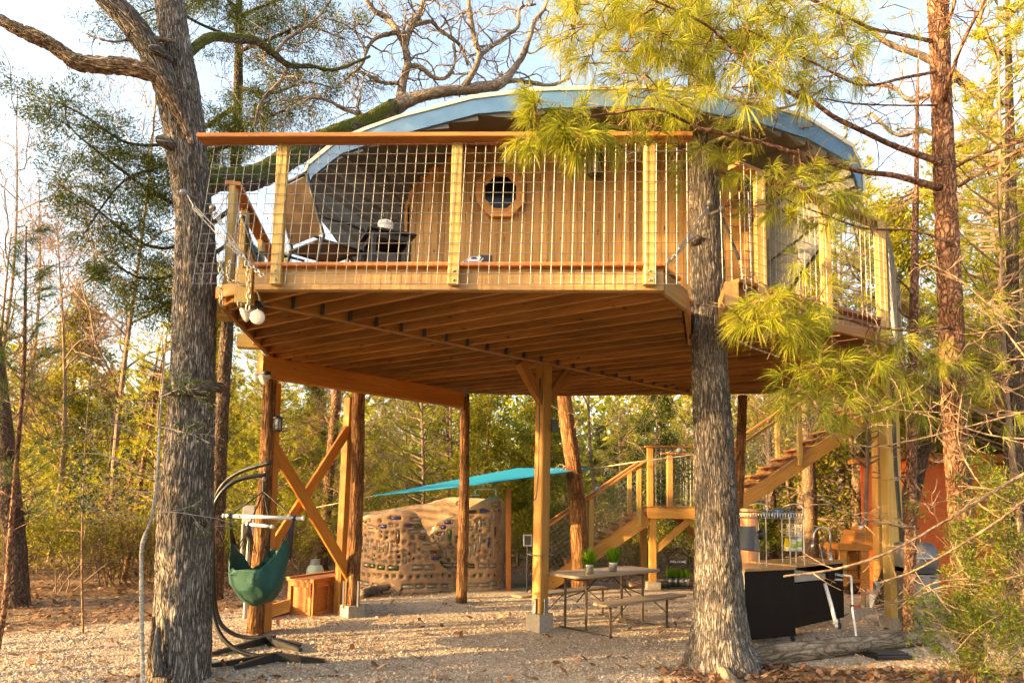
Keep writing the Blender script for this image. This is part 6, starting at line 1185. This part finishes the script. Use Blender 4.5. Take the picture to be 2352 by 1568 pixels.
# ---------------------------------------------------------------- tall cedar behind the left oak
ced = thing('cedar_tree', 'tall dark cedar with feathery sprays behind the left oak', 'tree', G(492, 1362))
outline_trunk('trunk', [(1375, 468, 512), (1200, 480, 516), (1000, 492, 522), (740, 508, 537), (500, 522, 549), (330, 532, 554), (150, 538, 558), (0, 541, 557), (-200, 545, 556)], 10.5, dark_bark, ced, 32, .012, 22, 3, 3, 14)
CB = [[(535, 250, 10.5, 12), (420, 320, 9.8, 9), (300, 330, 9.4, 7), (200, 270, 9, 5), (110, 222, 8.8, 3)], [(530, 420, 10.5, 12), (430, 470, 9.8, 10), (350, 440, 9.4, 9), (240, 360, 9, 6), (160, 290, 8.8, 4), (150, 230, 8.8, 3)], [(530, 480, 10.4, 11), (420, 560, 9.6, 9), (330, 560, 9.2, 7), (220, 480, 8.9, 5), (130, 420, 8.7, 3)],
      [(525, 560, 10.4, 11), (430, 620, 9.8, 8), (330, 640, 9.4, 6), (240, 590, 9.2, 4)], [(520, 600, 10.4, 9), (440, 690, 9.8, 6), (360, 690, 9.5, 4), (300, 660, 9.3, 3)], [(545, 120, 10.5, 10), (620, 90, 10, 8), (700, 60, 9.8, 6), (790, 90, 9.6, 4)], [(545, 40, 10.5, 9), (640, 0, 10.2, 7), (740, -30, 10, 5)],
      [(545, 200, 10.5, 10), (620, 215, 10.2, 7), (700, 190, 10, 5), (760, 200, 9.9, 3)], [(540, 300, 10.5, 9), (600, 275, 10.2, 7), (660, 250, 10, 5)], [(545, 90, 10.5, 9), (470, 60, 9.9, 7), (380, 20, 9.6, 5), (300, 40, 9.4, 3)], [(540, 330, 10.5, 9), (480, 350, 10, 7), (560, 300, 9.8, 4)], [(548, 20, 10.5, 8), (470, -40, 10, 6), (420, -60, 10, 5)], [(530, 330, 10.4, 9), (380, 380, 9.4, 7), (280, 420, 9.1, 5), (190, 540, 8.9, 3)]]
parts = []; allout = []
for k, b_ in enumerate(CB):
    ob, path = limb('branch', b_, dark_bark, ced, 7, 0, sub=8); rg = random.Random(500 + k); out, tips = [], []
    for j in range(22):
        i = int((.2 + .8 * (j + rg.random()) / 22) * (len(path) - 1)); p = path[i][0]; d = Vector((rg.gauss(-.1, .8), rg.gauss(0, .7), rg.gauss(-.1, .5))); grow(out, tips, p, d, .55 * rg.uniform(.5, 1.2), .006, 1, rg, wig=.2, up=-.03, nch=4, ratio=.6, ang=.6)
    allout += out; C_, D = aV(tips); parts.append(leafcloud(C_, 78, .075, .06, .0065, r_, D, .8))
V, F = joinVF(parts); kind(link('crown', npmesh('crown', V, F, cedar_leaf), ced), 'stuff'); tubes(allout).build('twigs', dark_bark, ced)['kind'] = 'stuff'
# ---------------------------------------------------------------- background wood: a few trees built once, then copied
def proto_pine(seed, H, lo, nb, nt, nn):
    rg = random.Random(seed); q = np.random.default_rng(seed); out, C_, D = [], [], []
    tr = [Vector((.12 * math.sin(z * .5 + seed), .1 * math.cos(z * .6 + seed), z)) for z in np.linspace(0, H, 12)]; out.append((tr, [max(.010, .055 * (1 - .88 * i / 11)) for i in range(12)]))
    for k in range(nb):
        f = (k + rg.random()) / nb; z = H * (lo + (1 - lo) * f); a = rg.random() * 6.283; L = (1 - f) * 1.7 + .35; L *= rg.uniform(.7, 1.15); i = min(10, int(z / H * 11)); b_ = tr[i].lerp(tr[i + 1], z / H * 11 - i)
        d = Vector((math.cos(a), math.sin(a), .35)); pts = [b_, b_ + d * L * .5 + Vector((0, 0, rg.uniform(-.1, .05))), b_ + d * L * .9 + Vector((0, 0, .12 * L))]; out.append((pts, [.02, .012, .006]))
        for j in range(nt):
            t = .3 + .7 * (j + rg.random()) / nt; p = pts[0].lerp(pts[1], t * 2) if t < .5 else pts[1].lerp(pts[2], t * 2 - 1); p = p + Vector((rg.gauss(0, .13), rg.gauss(0, .13), rg.gauss(.05, .1))) * min(1, L); C_.append(tuple(p)); D.append((d.x * .6, d.y * .6, .55))
    V, F = needles(np.array(C_), unit(np.array(D)), nn, .24, .55, .12, .0055, q, False); return tubes(out).mesh('trunk', far_bark), npmesh('crown', V, F, far_needle)
def proto_cedar(seed, H, mat, nb=46, per=30, wide=1.5):
    rg = random.Random(seed); q = np.random.default_rng(seed); out, tips = [], []
    tr = [Vector((.1 * math.sin(z * .4 + seed), .1 * math.cos(z * .5), z)) for z in np.linspace(0, H, 10)]; out.append((tr, [max(.012, .10 * (1 - .9 * i / 9)) for i in range(10)]))
    for k in range(nb):
        f = (k + rg.random()) / nb; z = H * (.12 + .88 * f); a = rg.random() * 6.283; L = wide * (1 - f * .8) * rg.uniform(.6, 1.1); i = min(8, int(z / H * 9)); grow(out, tips, tr[i].lerp(tr[i + 1], z / H * 9 - i), (math.cos(a), math.sin(a), rg.uniform(-.1, .5)), L, .016, 2, rg, wig=.12, up=.02, nch=4, ratio=.5, ang=.6, lo=.3)
    C_, D = aV(tips); V, F = leafcloud(C_, per, .11, .09, .016, q, D, .9); return tubes(out).mesh('trunk', far_bark), npmesh('crown', V, F, mat)
def proto_bare(seed, H, mat, lvl=3, leaves=0):
    rg = random.Random(seed); q = np.random.default_rng(seed); out, tips = [], []
    tr = [Vector((.25 * math.sin(z * .35 + seed), .2 * math.cos(z * .45 + seed * 2), z)) for z in np.linspace(0, H, 12)]; out.append((tr, [max(.012, .07 * (1 - .86 * i / 11)) for i in range(12)]))
    for k in range(15):
        f = .22 + .78 * (k + rg.random()) / 15; i = min(10, int(f * 11)); a = rg.random() * 6.283; grow(out, tips, tr[i].lerp(tr[i + 1], f * 11 - i), (math.cos(a), math.sin(a), .7), H * .27 * (1.15 - f * .6), .032 * (1.1 - .7 * f), lvl, rg, wig=.22, up=.06, nch=5, ratio=.58, ang=.75)
    C_, D = aV(tips); pick = q.choice(len(C_), max(1, int(len(C_) * leaves)), replace=False); V, F = leafcloud(C_[pick], 3, .06, .07, .02, q); return tubes(out).mesh('trunk', mat), npmesh('crown', V, F, dead_leaf)
def proto_shrub(seed, H, mat, n_=7, per=14, lf=(.05, .016)):
    rg = random.Random(seed); q = np.random.default_rng(seed); out, tips = [], []
    for k in range(n_): a = rg.random() * 6.283; grow(out, tips, (rg.gauss(0, .12), rg.gauss(0, .12), 0), (math.cos(a) * .45, math.sin(a) * .45, 1), H * rg.uniform(.6, 1), .012, 2, rg, wig=.18, up=.06, nch=5, ratio=.5, ang=.75)
    C_, D = aV(tips); V, F = leafcloud(C_, per, .10, lf[0], lf[1], q); return tubes(out).mesh('stem', far_bark), npmesh('foliage', V, F, mat)
PINES = [proto_pine(s, H, lo, nb, 6, 20) for s, H, lo, nb in ((1, 7.5, .08, 84), (2, 9.5, .14, 96), (3, 5.5, .06, 66), (4, 3.0, .05, 36), (5, 9.5, .3, 70))]
CEDS = [proto_cedar(11, 6.5, cedar_leaf), proto_cedar(12, 8.5, cedar_leaf, 54), proto_cedar(13, 6.0, cedar_sunlit)]
BARES = [proto_bare(21, 10, far_bark, 3, .10), proto_bare(22, 12.5, far_bark, 3, .05), proto_bare(23, 7.0, far_bark, 3, .25)]
SHR = [proto_shrub(31, 1.5, shrub_leaf), proto_shrub(32, 1.1, shrub_leaf, 8, 10), proto_shrub(33, 1.9, far_needle, 6, 16, (.09, .012)), proto_shrub(34, 1.3, dead_leaf, 9, 3)]
def plant(pair, name, label, cat, group, x, y, s_=1.0, rz=0.0, parts=('trunk', 'crown'), tilt=0.0):
    M = Matrix.Translation((x, y, 0)) @ Matrix.Rotation(rz, 4, 'Z') @ Matrix.Rotation(tilt, 4, 'X') @ Matrix.Scale(s_, 4)
    t = link(name, None, None, M); t.empty_display_size = .2; tag(t, label, cat, group)
    link(parts[0], pair[0], t, M); o = link(parts[1], pair[1], t, M); o['kind'] = 'stuff'; return t
wr_ = random.Random(77); spots = []
def free(x, y, d): return all((x - a) ** 2 + (y - b_) ** 2 > d * d for a, b_ in spots)
def blocked(x, y): return (-.2 < x < 10 and y < 15.6) or (-4 < x < 0.2 and y < 15.4)
def where(x, y):
    u = x / max(y, .1); dist = 'close behind' if y < 18.5 else 'deep behind'
    if y < 10 and x < -5: return 'among unseen shade trees added left of the yard'
    if u < -.55: return ('at the far left edge of the yard' if y < 18.5 else 'deep in the wood at the far left')
    if u < -.3: return dist + ' the left oak'
    if u < -.1: return dist + ' the log posts and hammock'
    if u < .08: return dist + ' the bottle wall'
    if u < .3: return dist + ' the stairs'
    if u < .52: return dist + ' the kitchen cart'
    return dist + ' the orange shed'
KIND = {'pine': 'young yellow-green pine', 'cedar': 'dark feathery cedar', 'gold': 'cedar with golden light in its leaf colour', 'bare': 'bare tan-twigged tree', 'shrub': 'thin leafy shrub', 'dry': 'dry brown-leaved shrub'}
def put(kind_, x, y, s_=1.0):
    spots.append((x, y)); rz = wr_.random() * 6.283
    if kind_ == 'pine': plant(wr_.choice(PINES[:4]), 'pine_tree', KIND['pine'] + ' ' + where(x, y), 'tree', 'young pines ' + where(x, y), x, y, s_, rz)
    elif kind_ == 'cedar': plant(wr_.choice(CEDS[:2]), 'cedar_tree', KIND['cedar'] + ' ' + where(x, y), 'tree', 'dark cedars ' + where(x, y), x, y, s_, rz)
    elif kind_ == 'gold': plant(CEDS[2], 'cedar_tree', KIND['gold'] + ' ' + where(x, y), 'tree', 'cedars with golden light in their leaf colour ' + where(x, y), x, y, s_, rz)
    elif kind_ == 'bare': plant(wr_.choice(BARES), 'bare_tree', KIND['bare'] + ' ' + where(x, y), 'tree', 'bare trees ' + where(x, y), x, y, s_, rz)
    elif kind_ == 'dry': plant(SHR[3], 'shrub', KIND['dry'] + ' ' + where(x, y), 'shrub', 'dry shrubs ' + where(x, y), x, y, s_, rz, ('stem', 'foliage'))
    else: plant(wr_.choice(SHR[:3]), 'shrub', KIND['shrub'] + ' ' + where(x, y), 'shrub', 'shrubs ' + where(x, y), x, y, s_, rz, ('stem', 'foliage'))
for x, y, k, s_ in ((-3.4, 15.0, 'pine', .8), (-2.2, 16.5, 'pine', .95), (-4.9, 14.2, 'pine', .75), (-.6, 17.2, 'gold', .95), (.6, 17.0, 'gold', .8), (-1.6, 18.5, 'pine', 1), (-5.8, 16.5, 'pine', 1.0), (-6.8, 13.2, 'pine', .8), (2.2, 17.8, 'bare', .75), (3.6, 17.2, 'cedar', .7), (5.2, 17.5, 'bare', .7), (-8.6, 15.2, 'bare', 1.0), (-10.2, 17.8, 'bare', 1.1), (-9.4, 13.4, 'pine', .7), (7.4, 18.0, 'bare', .8), (9.5, 17.5, 'cedar', .8),
                    (11.6, 15.5, 'cedar', .9), (12.8, 18, 'pine', 1.0), (10.8, 13.6, 'bare', .8), (-12.6, 16.5, 'bare', 1.15), (1.0, 19.5, 'cedar', .8), (-7.6, 18.5, 'pine', 1.1), (12.2, 12.4, 'gold', .95), (9.4, 20.5, 'pine', 1.1), (6.6, 20.0, 'pine', .9), (-3.2, 19.5, 'bare', .8), (10.2, 11.2, 'pine', .8), (-7.4, 11.6, 'shrub', 1.1), (-8.6, 12.2, 'shrub', 1.3), (-6.2, 12.6, 'shrub', 1.2), (-9.8, 11.6, 'dry', 1.2)): put(k, x, y, s_)
for x, y, s_ in ((9.3, 15.4, 1.5), (11.3, 14.9, 1.45), (13.2, 17.4, 1.6), (7.7, 17.8, 1.45), (12.2, 12.9, 1.3)):
    spots.append((x, y)); plant(CEDS[2], 'cedar_tree', 'tall cedar with golden light in its leaf colour rising behind the orange shed and platform', 'tree', 'tall cedars with golden light in their leaf colour at the right', x, y, s_, x)
for x, y, p_, s_ in ((6.9, 9.3, 4, .95), (8.4, 9.1, 4, 1.05), (7.8, 10.7, 4, .9), (9.6, 10.2, 4, 1.0), (6.0, 11.6, 4, .8), (8.9, 12.0, 4, .9), (7.1, 16.2, 4, 1.0), (8.3, 16.6, 1, 1.15), (10.3, 15.8, 1, 1.1), (11.9, 17, 1, 1.2), (9.6, 18.6, 1, 1.2), (13.0, 15.4, 1, 1.1), (11.2, 13.2, 1, .95)):
    spots.append((x, y)); plant(PINES[p_], 'pine_tree', KIND['pine'] + ' with a high crown by the right-hand walkway', 'tree', 'high-crowned pines by the walkway', x, y, s_, x * 3)
for _ in range(1400):
    if len(spots) > 150: break
    y = wr_.uniform(16, 34); x = wr_.uniform(-1, 1) * (y * .80 + 2.5); u = x / y
    if blocked(x, y) or not free(x, y, 1.15 + (y - 16) * .03): continue
    w_ = wr_.random(); k = ('bare' if w_ < .22 else 'pine' if w_ < .78 else 'gold') if u < -.3 else ('pine' if w_ < .55 else 'gold' if w_ < .72 else 'cedar' if w_ < .88 else 'bare') if u < .12 else ('pine' if w_ < .35 else 'bare' if w_ < .65 else 'cedar' if w_ < .88 else 'gold')
    put(k, x, y, wr_.uniform(.7, 1.0) if abs(u) < .35 else wr_.uniform(.85, 1.2))
ns = 0
for _ in range(900):
    if ns > 130: break
    y = wr_.uniform(12.6, 23); x = wr_.uniform(-1, 1) * (y * .8 + 1)
    if blocked(x, y) or not free(x, y, .6) or (.95 * y - 12.5 - .75 * x < .6 and y < 15.2): continue
    put('dry' if wr_.random() < .3 else 'shrub', x, y, wr_.uniform(.7, 1.3)); ns += 1
# unseen trees added left of the yard and behind the camera as shade casters
for x, y, k, s_ in ((-7.6, 4.2, 'cedar', .42), (-8.8, 3.3, 'cedar', .5), (-7.2, 2.7, 'cedar', .48), (-9.9, 2.2, 'cedar', .55), (-8.6, 1.6, 'cedar', .55), (-9.6, 9.9, 'cedar', .6), (-11.2, 9.2, 'cedar', .7), (-7.4, .6, 'cedar', .55), (-9.0, -.8, 'cedar', .62), (-8.2, -2.2, 'cedar', .6), (-10.4, .6, 'cedar', .7), (-11.5, -1.6, 'cedar', .75), (-10.2, -3.4, 'cedar', .7), (-13, -.2, 'cedar', .8), (-13.4, -3.4, 'cedar', .85), (-6.6, -1.6, 'cedar', .5), (-6.0, -4.2, 'cedar', .6), (-9.4, -5.6, 'cedar', .75), (-15.5, -5, 'cedar', .9), (-3.6, -5.6, 'cedar', .6), (-16, -1.2, 'cedar', .9)): put(k, x, y, s_)
for x, y, p_, s_ in ((-8.6, 4.5, 4, 1.0), (-9.8, 5.8, 4, 1.1), (-10.8, 4.2, 4, 1.15), (-12.4, 5.2, 4, 1.25), (-11.4, 7.0, 4, 1.15), (-14, 6.2, 4, 1.3), (-9.6, 3.1, 4, 1.0), (-12.2, 2.6, 4, 1.2)):
    spots.append((x, y)); plant(PINES[p_], 'pine_tree', KIND['pine'] + ' ' + where(x, y), 'tree', 'young pines ' + where(x, y), x, y, s_, x * 3)
# far wood that reads as one mass
q = np.random.default_rng(99); n_ = 4200; yy = q.uniform(30, 50, n_); xx = q.uniform(-1, 1, n_) * (yy * .86 + 4); hh = 6.5 + 4.5 * np.array([noise.noise((x * .12, 7.7, 0)) for x in xx]) + 2.2 * (np.abs(xx) / 30); zz = q.random(n_) ** 1.15 * hh
V, F = leafcloud(np.stack([xx, yy, zz], 1), 16, .6, .5, .11, q); fw = kind(link('far_wood', npmesh('far_wood', V, F, far_needle)), 'stuff'); tag(fw, 'distant mass of pines and undergrowth closing the view', 'wood')
# countable trunks between the near and far trees
trunkspots = [((1295, 900, 13.2), (1335, 1340, 13.2), 36, 'leaning sunlit cedar trunk beyond the centre post', cedarlog), ((18, 1080, 10.2), (40, 1400, 10.2), 46, 'dark leaning oak trunk at the left edge of the yard', dark_bark), ((1030, 930, 19), (1032, 1320, 19), 12, 'thin dark trunk behind the middle log post', dark_bark), ((1845, 900, 15.6), (1862, 1330, 15.6), 30, 'rough trunk behind the faucet and stairs', tan_bark), ((2110, 1060, 11.6), (2020, 1330, 11.6), 40, 'dark trunk leaning across the orange shed', dark_bark), ((2098, 780, 8.6), (2085, 1470, 8.6), 22, 'slender dark pine trunk between post and grill', pine_bark),
              ((775, 880, 15.5), (738, 1330, 15.5), 22, 'reddish pine trunk behind the crossed braces', pine_bark), ((1770, 1150, 16), (1775, 1330, 16), 26, 'dark trunk behind the blue mugs', dark_bark), ((330, 1060, 13.5), (268, 1392, 13.5), 11, 'thin leaning pine stem, right of the leaning pair', pine_bark), ((305, 1080, 13.8), (236, 1395, 13.8), 11, 'thin leaning pine stem, left of the leaning pair', pine_bark), ((1975, 900, 16.5), (1960, 1300, 16.5), 22, 'pale trunk between the stairs and yellow post', tan_bark), ((1925, 880, 18), (1935, 1290, 18), 18, 'grey trunk under the upper stair flight', twig_bark), ((2325, 640, 9.5), (2340, 1480, 9.5), 30, 'dark trunk at the right edge behind the cedar bush', dark_bark)]
for a, b_, w_, lab, mt in trunkspots:
    p, g0 = P(*a), P(*b_); g0.z = min(g0.z, 0) - .05; d = (p - g0); top = p + d * 1.1; r0 = w_ / 2 / FPX * a[2]; t = thing('tree_trunk', lab, 'tree', (g0.x, g0.y, 0)); rg = random.Random(int(a[0])); mid = g0.lerp(p, .5) + Vector((rg.gauss(0, .05), 0, 0))
    pts = spline([tuple(g0) + (r0 * 1.2,), tuple(mid) + (r0,), tuple(p) + (r0 * .9,), tuple(top) + (r0 * .12,)], 12); MB().tube([x[:3] for x in pts], [x[3] for x in pts], 20, fn=furrow(.008, 30, 6, a[0])).build('trunk', mt, t, True)
    path = [(Vector(x[:3]), x[3]) for x in pts]; out, _t = twigs_along(path, 12, rg, 1.0 * a[2] / 13, .018, 2, .35, wig=.22, nch=3, ang=.8); tubes(out).build('branches', mt if mt is not cedarlog else tan_bark, t)['kind'] = 'stuff'
# ---------------------------------------------------------------- left foreground saplings
t = thing('pine_sapling', 'slim dark pine sapling at the left edge with needle tufts', 'sapling', G(-6, 1495)); rg = random.Random(8); r_ = np.random.default_rng(8)
_, path = limb('stem', [(-8, 1500, 7, 13), (12, 1380, 7, 12), (28, 1180, 7, 11), (42, 1010, 7, 10), (54, 860, 7, 9), (58, 690, 7, 6), (60, 520, 7, 3)], pine_bark, t, 10, .003)
C_, D, out = [], [], []
for k in range(46):
    i = int((.30 + .7 * (k + rg.random()) / 46) * (len(path) - 1)); p = path[i][0]; a = rg.random() * 6.283; L = .50 * (1.25 - i / len(path)); d = Vector((math.cos(a), math.sin(a), .55)); e = p + d * L; out.append(([p, p + d * L * .5 + Vector((0, 0, -.03)), e], [.006, .005, .003]))
    for f in (.45, .7, 1.0): C_.append(tuple(p.lerp(e, f))); D.append((d.x, d.y, d.z))
kind(link('needles', npmesh('needles', *needles(np.array(C_), unit(np.array(D)), 40, .15, .5, .1, .0016, r_), leaf('dark_pine_needle', [(0, (.05, .085, .03)), (1, (.11, .15, .045))], .4)), t), 'stuff'); tubes(out).build('twigs', pine_bark, t)['kind'] = 'stuff'  # dark green is the sapling's own needle colour
t = thing('thin_sapling', 'bare pencil-thin sapling standing in the left leaf litter', 'sapling', G(191, 1453)); _, path = limb('stem', [(191, 1455, 8.4, 5), (188, 1300, 8.4, 4.5), (192, 1100, 8.4, 4), (205, 900, 8.4, 3), (215, 780, 8.4, 2)], tan_bark, t, 7, 0); out, _t = twigs_along(path, 14, random.Random(2), .4, .005, 1, .3, wig=.2, nch=3); tubes(out).build('twigs', tan_bark, t)['kind'] = 'stuff'
t = thing('yaupon_sapling', 'pale crooked sapling with tiny dark leaves before the left oak', 'sapling', G(330, 1590)); _, path = limb('stem', [(329, 1590, 5.8, 10), (326, 1450, 5.8, 9), (325, 1330, 5.8, 9), (327, 1250, 5.8, 9), (348, 1190, 5.8, 8), (360, 1110, 5.8, 8), (366, 1000, 5.8, 6), (372, 900, 5.8, 4), (380, 830, 5.8, 2)], white_bark, t, 10, .002, 40, 10)
out, tips = [], []; rg = random.Random(14)
for x0, y0, dx, dz, L in ((362, 1090, -1, .25, .75), (352, 1180, 1, .35, .7), (362, 1100, -1, -.05, .6), (368, 980, 1, .2, .55), (366, 1010, -1, .3, .6), (345, 1195, -1, .25, .55), (370, 930, -1, .2, .4), (372, 910, 1, .3, .4), (360, 1130, -1, .1, .5)): grow(out, tips, P(x0, y0, 5.8), (dx, rg.uniform(-.5, .3), dz), L, .006, 2, rg, wig=.16, up=.0, nch=4, ratio=.5, ang=.7)
tubes(out).build('twigs', grey_twig, t)['kind'] = 'stuff'; C_, D = aV(tips); kind(link('foliage', npmesh('foliage', *leafcloud(C_, 11, .035, .026, .010, r_), holly_leaf), t), 'stuff')
t = thing('split_stump', 'dark splintered stump wood against the left oak base', 'stump', G(350, 1530)); log('wood', [P(352, 1548, 6.2), P(353, 1480, 6.2), P(354, 1415, 6.22)], [.05, .03, .012], t, dark_bark, 12, 3, .3); log('splinter', [P(362, 1552, 6.15), P(360, 1500, 6.15), P(363, 1440, 6.2)], [.05, .04, .02], t, oak_bark, 12, 6, .3)
# ---------------------------------------------------------------- right foreground: cedar bush and bare twigs
t = thing('cedar_bush', 'bright green cedar bush at the lower right edge', 'bush', G(2330, 1600)); rg = random.Random(31); out, tips = [], []
for x0, y0, Y in ((2300, 1180, 5.2), (2340, 1100, 5.3), (2330, 1250, 5.1), (2290, 1130, 5.3), (2345, 1320, 5.0), (2250, 1230, 5.4), (2300, 1450, 5.0), (2330, 1520, 4.9), (2230, 1480, 5.2), (2270, 1540, 5.0), (2200, 1440, 5.4), (2340, 1420, 5), (2270, 1300, 5.3), (2180, 1550, 5.2)):
    for k in range(3): grow(out, tips, P(x0 + 40, y0 + 20, Y), (rg.gauss(-.7, .5), rg.gauss(-.2, .4), rg.gauss(.3, .4)), .42, .005, 2, rg, wig=.12, up=.03, nch=4, ratio=.55, ang=.55)
a = P(2360, 1560, 5.0); out.append(([Vector((a.x, a.y, 0)), P(2350, 1350, 5.1), P(2335, 1100, 5.2)], [.03, .02, .01])); tubes(out).build('trunk', tan_bark, t); C_, D = aV(tips); kind(link('foliage', npmesh('foliage', *leafcloud(C_, 22, .024, .036, .0042, r_, D), leaf('fresh_cedar_spray', [(0, (.10, .15, .02)), (.6, (.22, .27, .03)), (1, (.36, .35, .045))], .45)), t), 'stuff')
t = thing('bare_bush', 'tangle of bare tan twigs reaching in from the right', 'bush', G(2420, 1560)); rg = random.Random(44); TW = [[(2400, 1060, 4.7, 8), (2280, 1130, 4.6, 7.5), (2190, 1185, 4.5, 7), (2090, 1243, 4.45, 6.5), (2000, 1284, 4.4, 6), (1900, 1310, 4.4, 5.5), (1800, 1323, 4.4, 5)], [(2110, 1213, 5.5, 5), (2050, 1205, 5.4, 5), (1960, 1183, 5.4, 4.5), (1887, 1145, 5.3, 4)], [(2400, 1110, 4.9, 6), (2300, 1190, 4.8, 6), (2200, 1255, 4.8, 5.5), (2100, 1310, 4.8, 5), (2020, 1338, 4.8, 5)], [(2420, 1300, 5, 6), (2300, 1330, 5, 5), (2200, 1330, 5, 4.5), (2130, 1345, 5, 4), (2060, 1400, 5, 3)], [(2420, 1350, 5.1, 5), (2280, 1365, 5.1, 4.5), (2180, 1345, 5.1, 4), (2090, 1375, 5.1, 3), (2010, 1390, 5.1, 2)], [(2420, 930, 5.2, 5), (2300, 960, 5.1, 4.5), (2200, 985, 5.1, 4), (2100, 1010, 5.1, 4), (1990, 1025, 5.1, 3), (1900, 990, 5.1, 2.5)],
                                                                                                                            [(2400, 1010, 5, 4), (2280, 1000, 5, 4), (2150, 960, 5, 3.5), (2050, 940, 5, 3), (1960, 960, 5, 2)], [(2400, 760, 5.4, 4), (2300, 720, 5.4, 3.5), (2200, 640, 5.4, 3), (2120, 600, 5.4, 2.5)], [(2400, 880, 5.3, 5), (2340, 800, 5.3, 4), (2290, 740, 5.3, 3), (2220, 700, 5.3, 2)], [(2400, 1420, 4.9, 5), (2330, 1400, 4.9, 4), (2250, 1440, 4.9, 3), (2190, 1500, 4.9, 2)], [(2300, 1170, 5, 3.5), (2230, 1080, 5, 3.5), (2200, 1000, 5, 3), (2210, 900, 5, 2.5)]]
for k, b_ in enumerate(TW):
    ob, path = limb('branch', b_, tan_bark, t, 8, .0015, 60, 30, k, 6); out, _t = twigs_along(path, 9, random.Random(k + 900), .3, .004, 1, .05, wig=.2, nch=3, ang=.7); tubes(out).build('twigs', tan_bark, t)['kind'] = 'stuff'
a = G(2420, 1560); out = [([a, P(2420, 1250, 5), P(2400, 1000, 5), P(2400, 760, 5.3)], [.03, .025, .018, .008])]; tubes(out).build('stem', tan_bark, t)
# gnarled oak crown far right
t = thing('oak_tree', 'gnarled yellow-lit oak crown at the upper right behind the pine', 'tree', (10.5, 12, 0)); GB = [[(2330, 900, 12, 40), (2330, 600, 12, 36), (2310, 400, 12, 30), (2270, 250, 12, 26), (2200, 180, 12, 20), (2120, 130, 12, 16), (2040, 100, 12, 12), (1960, 40, 12, 8)], [(2310, 400, 12, 22), (2240, 330, 12, 18), (2190, 330, 12, 15), (2120, 300, 12, 12), (2060, 310, 12, 8), (2000, 260, 12, 6)], [(2270, 250, 12, 16), (2290, 130, 12, 14), (2250, 60, 12, 11), (2270, -20, 12, 9)], [(2200, 180, 12, 12), (2100, 230, 12, 10), (2050, 200, 12, 8), (1990, 190, 12, 6), (1940, 130, 12, 4)], [(2320, 500, 12, 16), (2240, 480, 12, 12), (2150, 420, 12, 9), (2080, 440, 12, 6)]]
a = P(2335, 1300, 12)
for k, b_ in enumerate(GB):
    ob, path = limb('limb', b_, twig_bark, t, 10, .02, 16, 6, k, 7); out, _t = twigs_along(path, 11, random.Random(k + 700), .8, .018, 2, .1, wig=.36, nch=4, ang=.9); tubes(out).build('twigs', tan_bark, t)['kind'] = 'stuff'
q0 = P(2330, 900, 12); MB().tube([(q0.x, 12, 0), tuple(q0)], [.2, .16], 12).build('trunk', dark_bark, t, True)
# small leafy shrubs by the stairs and under the deck
for px_, py_, s_, lab in ((1270, 1345, .7, 'leafy yellow-green shrub between the centre post and stairs'), (1300, 1338, .55, 'low leafy shrub at the foot of the leaning cedar'), (1480, 1325, .5, 'pale shrub under the stair landing')):
    q = G(px_, py_); plant(SHR[0], 'shrub', lab, 'shrub', None, q.x, q.y, s_, px_ * .1, ('stem', 'foliage'))
for px_, py_, s_, lab in ((690, 1330, .42, 'small bright pine seedling behind the cross brace'), (1190, 1300, .55, 'small young pine beside the red post')):
    q = G(px_, py_); plant(PINES[3], 'pine_seedling', lab, 'sapling', None, q.x, q.y, s_ * 1.3, 1.0)
